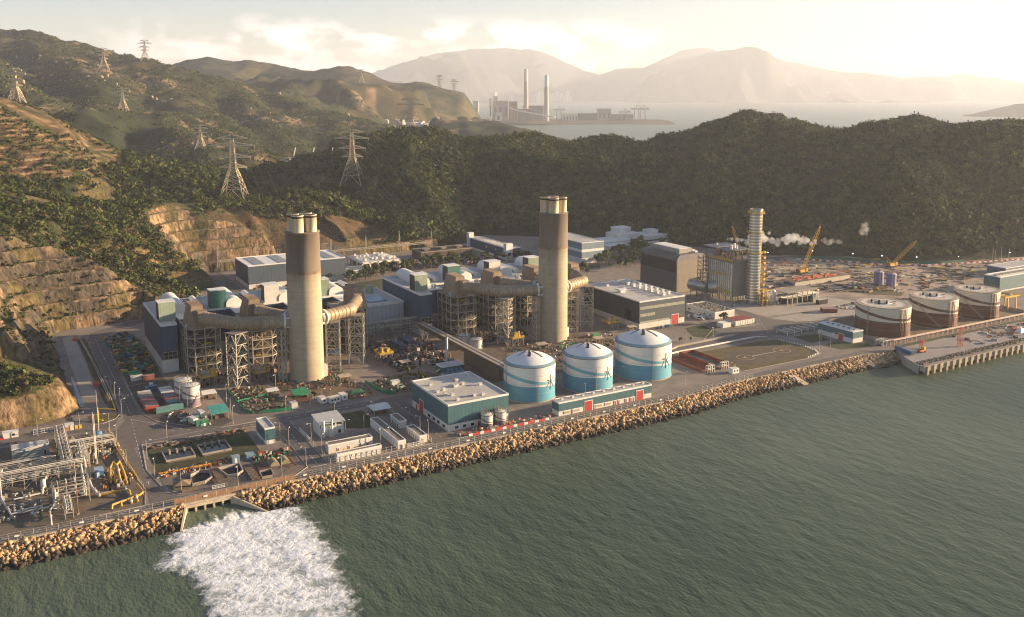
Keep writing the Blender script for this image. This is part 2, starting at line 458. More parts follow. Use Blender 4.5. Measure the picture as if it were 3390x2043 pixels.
def near_colour(A, D, H, dist, seg, cut, nat, s):
    X = D*ct+A*st; Y = D*st-A*ct
    n1 = fbm(A, D, 45, 21, 4); n2 = fbm(A, D, 14, 22, 4)
    c = lerp3(DARKG, DRY, .45+n1*1.2)
    c = c*(1+.3*n2)[..., None]
    iscut = (cut <= nat+1.5) & (seg < NCUT) & ~((seg >= 15) & (seg <= 16))
    # slope from the height field: faces are bare rock, berms carry soil and scrub
    gy, gx = np.gradient(H, s); sl = np.hypot(gx, gy)
    patch = fbm(X, Y, 26, 23, 3)
    rock = lerp3(ROCK, GREY, .80+patch*2.8)*(1+.55*fbm(X*1.0, Y*1.0, 4.5, 24, 4, .7))[..., None]
    rock = np.where((fbm(X, Y, 17, 27, 3)+.5*n2 > .30)[..., None], lerp3((.06,.06,.022),(.12,.085,.04),.5+n2), rock)
    berm = lerp3((.13, .088, .045), (.055, .06, .024), .55+n2*1.4)
    DnC = dist+1.5*fbm(X, Y, 7, 11, 4, .65)+2.2*fbm(X, Y, 34, 14, 2)
    lip = np.abs(DnC-np.floor(DnC/BP)*BP-BF-.9) < .55
    cc = np.where((sl > .8)[..., None], rock, berm)
    cc = np.where((lip & (seg > 5))[..., None], np.array((.20,.145,.095)), cc)
    knobtop = (seg <= 5) & (sl < 1.1)
    cc = np.where(knobtop[..., None], lerp3((.135, .09, .038), (.045, .05, .018), .5+n2*1.6), cc)
    c = np.where(iscut[..., None], cc, c)
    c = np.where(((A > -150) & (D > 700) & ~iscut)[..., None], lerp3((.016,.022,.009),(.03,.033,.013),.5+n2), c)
    # dry shoulder above the back cut
    top = (dist < 62) & (seg >= 18) & (seg < NCUT) & ~iscut
    c = np.where(top[..., None], lerp3((.125, .075, .038), (.07, .055, .026), .5+n2), c)
    # old terraces high on the left: bare stepped berms along the contour
    ter = (A/D*2226+1232 < 285+60*fbm(A, D, 60, 92, 2)) & (H > 74) & (D > 800) & (D < 1015)
    st_ = (np.floor(H/5.2+.25*n1) != np.floor((H-1.5)/5.2+.25*n1))
    tc = np.where(st_[..., None], lerp3((.26,.18,.105),(.09,.065,.03),.4+n2*1.6), lerp3((.115,.07,.035), (.04, .045, .017), .5+n2*1.5+n1*.9))
    c = np.where(ter[..., None], tc, c)
    return c, iscut, ter

# coarse near terrain: everything but the cut area
A, D, f = grid(-800, 860, 560, 1330, 5.0)
H, dist, seg, cut, nat, ins = near_height(A, D)
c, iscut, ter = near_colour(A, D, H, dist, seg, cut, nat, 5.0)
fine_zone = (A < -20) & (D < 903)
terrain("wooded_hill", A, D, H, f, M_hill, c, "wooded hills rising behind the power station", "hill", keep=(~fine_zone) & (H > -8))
A2, D2, f2 = grid(-540, -14, 350, 910, 1.7)
H2, dist2, seg2, cut2, nat2, ins2 = near_height(A2, D2)
c2, iscut2, ter2 = near_colour(A2, D2, H2, dist2, seg2, cut2, nat2, 1.6)
terrain("cut_slope", A2, D2, H2, f2, M_rock, c2, "stepped rock cut with bare benches behind the plant", "hillside", keep=(H2 > -1.4), smooth=False)

# far-left mountain
far_ridges = [
    (RG((-400,20,2900),(-200,50,2750),(0,71,2600),(60,75,2600),(130,96,2500),(200,116,2450),(260,131,2400),(330,145,2350),(430,168,2300),(560,208,2280),(680,242,2230),(780,275,2150),(840,292,2080),(905,318,1990)), .42, 4),
    (RG((60,75,2600),(150,130,2250),(225,180,1980),(235,240,1760),(250,290,1560)), .5, 3),
    (RG((330,145,2350),(390,200,2100),(420,245,1900),(470,300,1700)), .5, 3),
    (RG((560,208,2280),(600,250,2050),(650,300,1850),(680,345,1700)), .5, 3),
    (RG((200,270,1480),(300,275,1600),(420,318,1500),(520,358,1420)), .45, 2),
    (RG((-200,110,2100),(-60,150,1900),(40,215,1650),(90,260,1500)), .5, 3),
    (RG((780,275,2150),(800,310,1950),(830,345,1800)), .5, 3),
]
A3, D3, f3 = grid(-1900, 60, 1290, 3100, 11.0)
fl = np.full(A3.shape, 16.0)+6*fbm(A3, D3, 200, 9, 3)
H3 = natural(A3, D3, far_ridges, fl, wob=.75, wl=75, rough=16)
n1 = fbm(A3, D3, 160, 41, 5); n2 = fbm(A3, D3, 40, 42, 4)
c3 = lerp3((.024, .032, .014), (.075, .058, .03), .33+n1*1.5+.15*np.clip((H3-150)/150, -1, 1))*(1+.35*n2)[..., None]
c3 = np.where((n2+.5*n1 > .40)[..., None], np.array((.20, .14, .09)), c3)
terrain("rocky_mountain", A3, D3, H3, f3, M_far, c3, "rugged dark green mountain with pale boulders at the left", "mountain")

mid_ridges = [
    (RG((380,190,3700),(440,154,3650),(500,142,3600),(560,150,3600),(610,146,3600),(660,157,3600),(700,166,3550),(760,172,3500),(830,164,3500),(880,178,3450),(960,206,3400),(1005,203,3350),(1060,214,3250),(1110,240,3150),(1150,268,3050),(1185,290,2980)), .40, 6),
    (RG((500,142,3600),(560,200,3200),(620,240,2900)), .5, 5),
    (RG((830,164,3500),(850,210,3150),(900,260,2850),(930,290,2650)), .5, 5),
    (RG((1005,203,3350),(1020,240,3050),(1030,275,2850)), .5, 5),
    (RG((880,290,2700),(960,289,2760),(1050,291,2800)), .13, 2),
]
A4, D4, f4 = grid(-1500, 60, 2450, 4200, 16.0)
fl = np.where(A4 < -60, 9.0, -12.0)
H4 = natural(A4, D4, mid_ridges, fl, wob=.45, wl=70, rough=9)-1.2*np.maximum(0, A4+170)
n1 = fbm(A4, D4, 200, 51, 5)
c4 = lerp3((.036, .044, .02), (.11, .08, .045), .42+n1*1.5)
terrain("middle_hill", A4, D4, H4, f4, M_far, c4, "hazy brown and green hill range in the middle distance", "hill", keep=(H4 > -10))
low_ridges = [(RG((985,326,2050),(1040,306,2150),(1100,293,2200),(1180,290,2200),(1240,308,2150),(1300,326,2080),(1365,345,1980)), .30, 3)]
A5, D5, f5 = grid(-420, 260, 1780, 2600, 9.0)
H5 = natural(A5, D5, low_ridges, np.full(A5.shape, -14.0), wob=.3, wl=50, rough=5)
n1 = fbm(A5, D5, 90, 61, 4)
c5 = lerp3((.036, .044, .02), (.10, .075, .04), .4+n1*1.4)
terrain("low_headland", A5, D5, H5, f5, M_far, c5, "low scrubby headland beyond the wooded ridge", "headland", keep=(H5 > -9))
# far power station's promontory and the mountains across the bay
head_ridges = [(RG((1150,285,4700),(1200,284,4750),(1330,284,4850),(1450,286,4850),(1560,287,4800)), .06, 1)]
A6, D6, f6 = grid(-420, 800, 4400, 5400, 20.0)
H6 = natural(A6, D6, head_ridges, np.full(A6.shape, -12.0), wob=.1, rough=1.0)+3
terrain("far_promontory", A6, D6, np.minimum(H6, 6.0), f6, M_far, lerp3((.05, .05, .035), (.12, .1, .07), .5+fbm(A6, D6, 120, 6, 3)), "low promontory carrying the distant power station", "headland", keep=(H6 > -9))
m_ridges = [
    (RG((780,215,18000),(880,200,18000),(960,158,18000),(1040,128,18000),(1120,126,18000),(1200,120,18000),(1290,117,18000),(1345,140,18000),(1400,168,18000),(1440,184,18000),(1480,172,18000),(1560,160,18000),(1640,122,18000),(1700,112,18000),(1750,132,18000),(1780,146,18000),(1830,130,18000),(1900,152,18000),(2000,170,18000),(2100,184,18000),(2130,190,18000),(2200,186,18000),(2320,178,18000),(2400,188,18000),(2480,198,18000),(2700,225,18000)), .33, 30),
]
A7, D7, f7 = grid(-4700, 12800, 13600, 22500, 80.0)
H7 = natural(A7, D7, m_ridges, np.full(A7.shape, -20.0), wob=.9, wl=35, rough=14)+np.clip(90*fbm(A7, D7, 900, 8, 5, .6), -140, 60)
terrain("bay_mountain", A7, D7, H7, f7, M_far, np.full(A7.shape+(3,), .05), "faint mountain range across the bay", "mountain", keep=(H7 > -15))
isl = [(RG((2398,266,6000),(2420,258,6050),(2464,249,6100),(2560,244,6100)), .25, 4)]
A8, D8, f8 = grid(2900, 3900, 5700, 6500, 25.0)
H8 = natural(A8, D8, isl, np.full(A8.shape, -14.0), wob=.2, rough=4)
terrain("bay_island", A8, D8, H8, f8, M_far, np.full(A8.shape+(3,), .05), "small dim island at the right edge of the bay", "island", keep=(H8 > -9))

# ---------------------------------------------------------------- sea
def sea_mat():
    m = bpy.data.materials.new("sea_water"); m.use_nodes = True
    nt = m.node_tree; nd = nt.nodes; lk = nt.links.new; bs = nd['Principled BSDF']
    bs.inputs['Roughness'].default_value = .34; bs.inputs['Specular IOR Level'].default_value = .35; bs.inputs['IOR'].default_value = 1.33
    geo = nd.new('ShaderNodeNewGeometry')
    def noise(scale, detail, sx=1., sy=1., rot=0.):
        mp = nd.new('ShaderNodeMapping'); mp.inputs['Scale'].default_value = (sx, sy, 1); mp.inputs['Rotation'].default_value = (0, 0, rot)
        lk(geo.outputs['Position'], mp.inputs[0])
        n = nd.new('ShaderNodeTexNoise'); n.inputs['Scale'].default_value = scale; n.inputs['Detail'].default_value = detail
        lk(mp.outputs[0], n.inputs['Vector']); return n.outputs[0]
    big = noise(.006, 4); cr = nd.new('ShaderNodeValToRGB')
    cr.color_ramp.elements[0].position = .35; cr.color_ramp.elements[1].position = .68
    cr.color_ramp.elements[0].color = (.052, .080, .047, 1); cr.color_ramp.elements[1].color = (.105, .135, .085, 1)
    lk(big, cr.inputs[0]); lk(cr.outputs[0], bs.inputs['Base Color'])
    w1 = noise(.22, 5, 1, .45, R(35)); w2 = noise(1.0, 4, 1, .5, R(20)); w3 = noise(.035, 3, 1, .4, R(40))
    a = nd.new('ShaderNodeMath'); a.operation = 'MULTIPLY_ADD'; a.inputs[1].default_value = .35; lk(w2, a.inputs[0]); lk(w1, a.inputs[2])
    b = nd.new('ShaderNodeMath'); b.operation = 'MULTIPLY_ADD'; b.inputs[1].default_value = 1.4; lk(w3, b.inputs[0]); lk(a.outputs[0], b.inputs[2])
    bp = nd.new('ShaderNodeBump'); bp.inputs['Strength'].default_value = 1.0; bp.inputs['Distance'].default_value = .65
    lk(b.outputs[0], bp.inputs['Height']); lk(bp.outputs[0], bs.inputs['Normal'])
    return m
M_sea = sea_mat()
M_x=0
sheet("sea", [AD(-8000, -300), AD(18500, -300), AD(18500, 25500), AD(-8000, 25500)], -5.0, M_sea, "green-grey sea with small wind ripples", "sea")

# ---------------------------------------------------------------- haze: one even body of air over the whole scene
def haze_box():
    m = bpy.data.materials.new("haze_air"); m.use_nodes = True
    nt = m.node_tree; nt.nodes.remove(nt.nodes['Principled BSDF'])
    v = nt.nodes.new('ShaderNodeVolumePrincipled')
    v.inputs['Color'].default_value = (.84, .885, 1.0, 1); v.inputs['Density'].default_value = 0.000068
    v.inputs['Anisotropy'].default_value = .25
    nt.links.new(v.outputs[0], nt.nodes['Material Output'].inputs['Volume'])
    mb = MB().add([(*AD(a, d), z) for z in (-23.0, 1085.0) for a, d in ((-7500, -280), (18000, -280), (18000, 25000), (-7500, 25000))],
                  [(0,3,2,1),(4,5,6,7),(0,1,5,4),(1,2,6,5),(2,3,7,6),(3,0,4,7)])
    return tag(mb.build("haze", m), "pale evening haze filling the air over the bay", "haze", kind='stuff')
M_conc = mat("yard_concrete", (.235,.195,.165), .9, var=.3, scale=.12, stain=.5)
shoreY = 335.5
ground_poly = [(-160,shoreY),(283,shoreY),(300,337),(330,341),(430,341.5),(441,338),(459,340),(449,328),(442,309),(1300,309),(1300,1000),(900,1100),(-300,1100),(-400,800),(-300,335.5)]
sheet("ground", ground_poly, 0.0, M_conc, "grey and brown concrete ground of the power station yard", "ground")
# ================================================================ FOREST, SEAWALL, FOAM
M_leaf = attr_mat("leaves", var=.4, scale=.6, bump=0, rough=.85)
M_bark = mat("bark", (.12,.09,.06), .9)
M_bould = mat("boulder_stone", (.33,.25,.175), .9, var=.35, scale=.3, bump=.4)
def clumps(pts, rad, hgt, n, size, r, shade):
    """leaf clumps: for every crown centre n small quads over an uneven ellipsoid; -> verts, faces, colours"""
    K = len(pts); pts = np.asarray(pts); rad = np.asarray(rad)
    dirs = r.normal(size=(K, n, 3)); dirs[..., 2] = np.abs(dirs[..., 2])*1.0-.25
    dirs /= np.linalg.norm(dirs, axis=-1, keepdims=True)
    lump = 1+.35*np.sin(dirs[..., 0]*5+r.uniform(0, 6, (K, 1)))*np.sin(dirs[..., 1]*5+r.uniform(0, 6, (K, 1)))
    rr = (r.uniform(.55, 1.0, (K, n))*lump)[..., None]*rad[:, None, None]
    c = pts[:, None, :]+dirs*rr*np.array((1, 1, hgt))
    nrm = dirs+r.normal(size=(K, n, 3))*.45; nrm /= np.linalg.norm(nrm, axis=-1, keepdims=True)
    ref = r.normal(size=(K, n, 3)); t = np.cross(nrm, ref); t /= np.linalg.norm(t, axis=-1, keepdims=True)+1e-9
    b = np.cross(nrm, t)
    s = (size*r.uniform(.6, 1.25, (K, n)))[..., None]*rad[:, None, None]
    v = np.stack([c-t*s-b*s*.7, c+t*s-b*s*.6, c+t*s*.8+b*s*.8, c-t*s*.7+b*s*.7], 2)
    col = np.asarray(shade)[:, None, None, :]*r.uniform(.6, 1.5, (K, 1, 1, 1))*r.uniform(.75, 1.3, (K, n, 1, 1))*np.ones((1, 1, 4, 1))
    return v.reshape(-1, 3), np.arange(K*n*4).reshape(-1, 4), col.reshape(-1, 3)
def leaf_shade(k, r, warm=.5):
    u = r.uniform(0, 1, (k, 1)); w = r.uniform(0, 1, (k, 1)) < .12*warm*2
    c = np.array((.020, .034, .010))*(1-u)+np.array((.066, .078, .018))*u
    return np.where(w, np.array((.085, .07, .028)), c)
def scatter(a0, a1, d0, d1, s, r):
    aa, dd = np.meshgrid(np.arange(a0, a1, s), np.arange(d0, d1, s))
    return aa.ravel()+r.uniform(-.5, .5, aa.size)*s, dd.ravel()+r.uniform(-.5, .5, aa.size)*s
def forest(name, A, D, H, rad, n, size, r, label, hgt=1.0, lift=.75, warm=.5):
    X = D*ct+A*st; Y = D*st-A*ct
    v, f, c = clumps(np.stack([X, Y, H+rad*lift], -1), rad, hgt, n, size, r, leaf_shade(len(A), r, warm)*FSH)
    return tag(np_mesh(name, v, f, M_leaf, attr={'col': c}), label, "forest", kind='stuff')
r = np.random.default_rng(3)
# the long wooded ridge
a, d = scatter(-600, 860, 700, 1325, 4.4, r)
H, dist, seg, cut, nat, ins = near_height(a, d)
gapn = fbm(a, d, 40, 71, 3)
vis = (~ins) & (H > -1) & (dist > 4) & (gapn > -.62) & ~((a < -120) & (d < 905)) & ~((a/d*2226+1232 < 290) & (H > 70))
a, d, H = a[vis], d[vis], H[vis]
front = H > -5
rad = r.uniform(2.4, 5.6, len(a))*(.8+.5*np.clip(fbm(a, d, 60, 72, 2)+.3, 0, 1))
FSH = 1.15
forest("ridge_forest", a, d, H, rad, 34, .215, r, "dense dark evergreen forest covering the long ridge behind the plant", warm=.12)
FSH = 1.15
# plateau and gully on the left
a, d = scatter(-540, -14, 400, 905, 4.6, r)
H, dist, seg, cut, nat, ins = near_height(a, d)
cutm = (cut <= nat+2.0) & (seg < NCUT) & ~((seg >= 15) & (seg <= 16))
ok = (~ins) & (~cutm) & (H > 1) & (dist > 6) & (fbm(a, d, 30, 73, 3) > -.25) & ~((seg >= 18) & (seg < NCUT) & (dist < 58))
ok &= ~((a < -300) & (H > 72) & (d > 800))
spur = ok & (d < 640) & (a < -140)
ok &= ~spur
forest("plateau_forest", a[ok], d[ok], H[ok], r.uniform(1.8, 4.6, ok.sum()), 42, .215, r, "mixed green trees on the plateau above the rock cut")
a, d = scatter(-540, -130, 400, 660, 2.6, r)
H, dist, seg, cut, nat, ins = near_height(a, d)
cutm = (cut <= nat+1.0) & (seg < NCUT) & ~((seg >= 15) & (seg <= 16))
ok = (~ins) & (H > 1) & (((~cutm) & (seg > 5) & (fbm(a, d, 18, 74, 3) > -.38)) | ((seg <= 5) & (dist > 9) & (fbm(a, d, 16, 76, 3) > -.12)) | (cutm & (r.uniform(size=len(a)) < .2) & (seg > 5)))
forest("spur_scrub", a[ok], d[ok], H[ok], r.uniform(.8, 2.1, ok.sum()), 16, .36, r, "low olive scrub on the near hillside above the benches", hgt=.8, lift=.3, warm=1.0)
# scrub on terraces and far mountain
a, d = scatter(-800, -200, 800, 1330, 5.5, r)
H, dist, seg, cut, nat, ins = near_height(a, d)
ok = (a/d*2226+1232 < 300) & (H > 70) & ((fbm(a, d, 40, 75, 4) > -.05) | (d > 1000))
forest("terrace_scrub", a[ok], d[ok], H[ok], r.uniform(1.5, 3.2, ok.sum()), 14, .34, r, "green scrub spreading over the old hillside terraces", hgt=.8, lift=.4)
def sample(Ag, Dg, Hg, a, d):
    s = Ag[0, 1]-Ag[0, 0]
    x = np.clip((a-Ag[0, 0])/s, 0, Ag.shape[1]-1.001); y = np.clip((d-Dg[0, 0])/s, 0, Ag.shape[0]-1.001)
    i = x.astype(int); j = y.astype(int); u = x-i; v = y-j
    return (Hg[j, i]*(1-u)+Hg[j, i+1]*u)*(1-v)+(Hg[j+1, i]*(1-u)+Hg[j+1, i+1]*u)*v
a, d = scatter(-1500, 40, 1300, 2550, 7.2, r)
Hm = sample(A3, D3, H3, a, d)
ok = (Hm > 14) & (fbm(a, d, 70, 77, 4) > -.33) & (np.abs(a) < .62*d)
forest("mountain_scrub", a[ok], d[ok], Hm[ok], r.uniform(1.6, 4.2, ok.sum()), 8, .40, r, "dark scrub speckled over the rugged mountain", hgt=.7, lift=.3)
# pale boulders
bm = MB()
a, d = scatter(-1200, 30, 1400, 2500, 17.0, r)
Hm = sample(A3, D3, H3, a, d); msk = (fbm(a, d, 130, 78, 3) > .12) & (r.uniform(size=len(a)) < .30) & (Hm > 30) & (np.abs(a) < .6*d)
ICO = None
def ico():
    t = (1+5**.5)/2
    v = np.array([(-1,t,0),(1,t,0),(-1,-t,0),(1,-t,0),(0,-1,t),(0,1,t),(0,-1,-t),(0,1,-t),(t,0,-1),(t,0,1),(-t,0,-1),(-t,0,1)])/math.sqrt(1+t*t)
    f = np.array([(0,11,5),(0,5,1),(0,1,7),(0,7,10),(0,10,11),(1,5,9),(5,11,4),(11,10,2),(10,7,6),(7,1,8),(3,9,4),(3,4,2),(3,2,6),(3,6,8),(3,8,9),(4,9,5),(2,4,11),(6,2,10),(8,6,7),(9,8,1)])
    return v, f
IV, IF = ico()
def rocks(c, size, r, flat=.75):
    K = len(c)
    q = r.normal(size=(K, 4)); q /= np.linalg.norm(q, axis=1, keepdims=True)
    w, x, y, z = q.T
    Rm = np.stack([1-2*(y*y+z*z), 2*(x*y-z*w), 2*(x*z+y*w), 2*(x*y+z*w), 1-2*(x*x+z*z), 2*(y*z-x*w), 2*(x*z-y*w), 2*(y*z+x*w), 1-2*(x*x+y*y)], -1).reshape(K, 3, 3)
    v = IV[None]*r.uniform(.62, 1.22, (K, 12, 1))*np.array((1.0, .76, .54))
    v = np.einsum('kij,knj->kni', Rm, v)*np.asarray(size)[:, None, None]*np.array((1, 1, 1))
    return (v+c[:, None, :]).reshape(-1, 3), (IF[None]+(np.arange(K)*12)[:, None, None]).reshape(-1, 3)
a, d, Hm = a[msk], d[msk], Hm[msk]
v, f = rocks(np.stack([d*ct+a*st, d*st-a*ct, Hm+.5], -1), r.uniform(1.0, 3.8, len(a))*r.choice([1, 1, 1, 2.2], len(a)), r)
tag(np_mesh("hillside_boulders", v, f, M_bould), "pale boulders strewn over the far mountain side", "boulders", kind='stuff')

# ---------------------------------------------------------------- rock armour along the shore
def slope_stones(path, width, h0, h1, dens, r, gap=None):
    pts = []
    for (x1, y1), (x2, y2) in zip(path[:-1], path[1:]):
        l = math.hypot(x2-x1, y2-y1); nx, ny = (y2-y1)/l, -(x2-x1)/l
        k = int(l*width*dens); u = r.uniform(0, 1, k); w = r.uniform(0, 1, k)
        pts.append(np.stack([x1+(x2-x1)*u+nx*w*width, y1+(y2-y1)*u+ny*w*width, h0+(h1-h0)*w], -1))
    pts = np.concatenate(pts)
    if gap: pts = pts[~((pts[:, 0] > gap[0]+(shoreY-pts[:, 1])*gap[2]) & (pts[:, 0] < gap[1]+(shoreY-pts[:, 1])*gap[3]))]
    return pts
def armour_mat():
    m = mat("armour_stone", (.44,.315,.185), .92, var=.6, scale=.55, bump=.3)
    nt = m.node_tree; nd = nt.nodes; lk = nt.links.new; bs = nd['Principled BSDF']
    src = bs.inputs['Base Color'].links[0].from_socket
    geo = nd.new('ShaderNodeNewGeometry'); sp = nd.new('ShaderNodeSeparateXYZ'); lk(geo.outputs['Position'], sp.inputs[0])
    nz = nd.new('ShaderNodeTexNoise'); nz.inputs['Scale'].default_value = .3; lk(geo.outputs['Position'], nz.inputs['Vector'])
    ad = nd.new('ShaderNodeMath'); ad.operation = 'MULTIPLY_ADD'; ad.inputs[1].default_value = 2.2; lk(nz.outputs[0], ad.inputs[0]); lk(sp.outputs['Z'], ad.inputs[2])
    mr = nd.new('ShaderNodeMapRange'); mr.inputs['From Min'].default_value = -2.6; mr.inputs['From Max'].default_value = -1.6; lk(ad.outputs[0], mr.inputs['Value'])
    rd = nd.new('ShaderNodeMixRGB'); rd.blend_type = 'MULTIPLY'; rd.inputs[0].default_value = 1
    wh = nd.new('ShaderNodeTexNoise'); wh.inputs['Scale'].default_value = .9; wh.inputs['Detail'].default_value = 0; lk(geo.outputs['Position'], wh.inputs['Vector'])
    cr = nd.new('ShaderNodeValToRGB'); cr.color_ramp.elements[0].position = .35; cr.color_ramp.elements[1].position = .65
    cr.color_ramp.elements[0].color = (.62,.5,.42,1); cr.color_ramp.elements[1].color = (1.25,1.2,1.1,1)
    lk(wh.outputs[0], cr.inputs[0]); lk(src, rd.inputs[1]); lk(cr.outputs[0], rd.inputs[2])
    mx = nd.new('ShaderNodeMixRGB'); mx.inputs[1].default_value = (.035,.026,.018,1)
    lk(mr.outputs[0], mx.inputs[0]); lk(rd.outputs[0], mx.inputs[2]); lk(mx.outputs[0], bs.inputs['Base Color'])
    return m
M_arm = armour_mat()
OUT = (54.5, 71.5, -.35, .95)           # outfall opening in the seawall: X from, X to, flare each side per metre out
shore_path = [(-90,335.2),(283,335.2),(300,336.7),(330,340.7),(430,341.2),(441,338)]
pts = slope_stones(shore_path, 10.2, -.1, -5.4, 1.9, r, OUT)
v, f = rocks(pts, np.clip(r.lognormal(-.12, .36, len(pts)), .4, 1.9)*np.where(pts[:, 2] < -3.5, 1.1, 1), r)
tag(np_mesh("rock_armour", v, f, M_arm), "tan rock armour boulders sloping from the seawall into the sea", "rocks", kind='stuff')
# bed under the stones
bed = [[(283,335.3,-1.3),(300,336.8,-1.3),(300,325.5,-6.5),(283,324,-6.5)],[(300,336.8,-1.3),(330,340.9,-1.3),(330,329.5,-6.5),(300,325.5,-6.5)],[(330,340.9,-1.3),(430,341.3,-1.3),(430,330,-6.5),(330,329.5,-6.5)],[(430,341.3,-1.3),(441,338.1,-1.3),(436,327,-6.5),(430,330,-6.5)], [(-90,335.3,-.9),(OUT[0],335.3,-.9),(OUT[0]-3.9,324,-6.2),(-90,324,-6.2)], [(OUT[1],335.3,-.9),(283,335.3,-.9),(283,324,-6.2),(OUT[1]+10.5,324,-6.2)]]
mb = MB()
for q in bed: mb.add(q, [tuple(range(len(q)-1, -1, -1))])
tag(mb.build("seawall_bed", mat("wet_bed", (.15,.105,.062), .95)), "dark bed beneath the shore boulders", "shore", kind='structure')
# concrete coping along the top
M_cope = mat("coping_concrete", (.46,.38,.28), .9, var=.25, scale=.4, stain=.4)
mb = MB()
for (x1, y1), (x2, y2) in zip(shore_path[:-1], shore_path[1:]):
    l = math.hypot(x2-x1, y2-y1); nx, ny = (y2-y1)/l*.55, -(x2-x1)/l*.55
    mb.prism([(x1-nx,y1-ny),(x2-nx,y2-ny),(x2+nx,y2+ny),(x1+nx,y1+ny)], -1.6, .38)
tag(mb.build("seawall_coping", M_cope), "pale concrete coping along the top of the rock seawall", "seawall")

# ---------------------------------------------------------------- outfall
of = thing("outfall_culvert", "concrete cooling water outfall with five openings and splayed wing walls in the seawall", "outfall", (63, 335, 0))
x0, x1 = OUT[0]-63+.4, OUT[1]-63-.4
mb = MB().box(x0, -.9, -1.35, x1, .9, -.2)
for i in range(6):
    x = x0+(x1-x0)*i/5
    mb.box(x-.35, -1.1, -6.2, x+.35, .8, -1.37)
mb.build("headwall", M_cope, of)
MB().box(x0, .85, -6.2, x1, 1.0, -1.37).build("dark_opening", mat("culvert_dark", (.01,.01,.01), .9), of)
for xa, sl, L_ in ((x0, -.35, 10.5), (x1, .95, 10.5)):
    s = 1 if sl > 0 else -1
    mb = MB().add([(xa,-.6,-.15),(xa+sl*L_,-.6-L_,-4.3),(xa+sl*L_,-.6-L_,-6.5),(xa,-.6,-6.5),(xa+s*.7,-.6,-.15),(xa+sl*L_+s*.7,-.6-L_,-4.3),(xa+sl*L_+s*.7,-.6-L_,-6.5),(xa+s*.7,-.6,-6.5)],
           [(0,1,5,4),(0,3,2,1),(4,5,6,7),(1,2,6,5),(0,4,7,3)])
    mb.build("wing_wall", M_cope, of)
# rushing water on the apron and the foam field: lumpy real surface, its low parts lie under the sea so the edge is ragged
def foam_mat(name, c1, c2, rough, lace=False):
    m = bpy.data.materials.new(name); m.use_nodes = True
    nt = m.node_tree; nd = nt.nodes; lk = nt.links.new; bs = nd['Principled BSDF']
    bs.inputs['Roughness'].default_value = rough
    geo = nd.new('ShaderNodeNewGeometry')
    n1 = nd.new('ShaderNodeTexNoise'); n1.inputs['Scale'].default_value = .42; n1.inputs['Detail'].default_value = 8; n1.inputs['Roughness'].default_value = .68; n1.inputs['Distortion'].default_value = 1.6
    lk(geo.outputs['Position'], n1.inputs['Vector'])
    at = nd.new('ShaderNodeVertexColor'); at.layer_name = 'col'
    ad = nd.new('ShaderNodeMath'); ad.operation = 'ADD'; lk(n1.outputs[0], ad.inputs[0]); lk(at.outputs[0], ad.inputs[1])
    cr = nd.new('ShaderNodeValToRGB'); cr.color_ramp.elements[0].position = .52; cr.color_ramp.elements[1].position = .78
    cr.color_ramp.elements[0].color = (*c1, 1); cr.color_ramp.elements[1].color = (*c2, 1)
    lk(ad.outputs[0], cr.inputs[0]); lk(cr.outputs[0], bs.inputs['Base Color'])
    bp = nd.new('ShaderNodeBump'); bp.inputs['Strength'].default_value = .6; bp.inputs['Distance'].default_value = .6
    lk(n1.outputs[0], bp.inputs['Height']); lk(bp.outputs[0], bs.inputs['Normal'])
    if lace:                                # foam breaks into lacy strands where it thins out
        n2 = nd.new('ShaderNodeTexNoise'); n2.inputs['Scale'].default_value = .9; n2.inputs['Detail'].default_value = 7; n2.inputs['Roughness'].default_value = .7; n2.inputs['Distortion'].default_value = 2.0
        lk(geo.outputs['Position'], n2.inputs['Vector'])
        sp = nd.new('ShaderNodeSeparateColor'); lk(at.outputs[0], sp.inputs[0]); lk(sp.outputs[0], ad.inputs[1])
        a1 = nd.new('ShaderNodeMath'); a1.operation = 'ADD'; lk(n2.outputs[0], a1.inputs[0]); lk(sp.outputs[1], a1.inputs[1])
        mr = nd.new('ShaderNodeMapRange'); mr.inputs['From Min'].default_value = .78; mr.inputs['From Max'].default_value = 1.12; lk(a1.outputs[0], mr.inputs['Value'])
        lk(mr.outputs[0], bs.inputs['Alpha'])
    return m
M_foam = foam_mat("white_foam", (.33,.37,.36), (.86,.88,.91), .7, True)
fpoly = np.array(ZP('S', [(655,300),(1130,330),(1340,275),(1580,310),(1760,450),(1860,600),(1950,720),(2040,830),(2110,1000),(2190,1200),(2280,1480),(2340,1800),(1500,1900),(640,1800),(640,1460),(560,1250),(430,1020),(330,950),(110,920),(240,680),(300,560),(430,480)], -5.0))
x0, y0 = fpoly.min(0); x1, y1 = fpoly.max(0)
s = .42
XX, YY = np.meshgrid(np.arange(x0-9, x1+9, s), np.arange(y0-9, y1+9, s))
best = np.full(XX.shape, 1e9)
for i in range(len(fpoly)):
    (ax, ay), (bx, by) = fpoly[i], fpoly[(i+1) % len(fpoly)]
    vx, vy = bx-ax, by-ay; u = np.clip(((XX-ax)*vx+(YY-ay)*vy)/(vx*vx+vy*vy), 0, 1)
    best = np.minimum(best, np.hypot(XX-ax-u*vx, YY-ay-u*vy))
sdist = np.where(inside(XX, YY, [tuple(p) for p in fpoly]), best, -best)
flow = fbm(XX*.8+YY*.3, YY, 5, 81, 3)
e_ = np.clip(sdist/7.0, -1, 1)
hz = .26*fbm(XX, YY, 3.6, 82, 4, .6)+.16*fbm(XX, YY, 1.2, 83, 3)+.25*flow
far_fade = np.clip((338-YY)/110, 0, 1)      # thins out away from the outfall
fr_ = fbm(XX*1.0, YY, 2.4, 84, 4, .7)
e2 = np.clip((sdist+4.2*fr_+2.5*flow)/3.2, -1, 1)
zf = -4.93+.12*e2+np.maximum(hz, -.25)*.55+.16
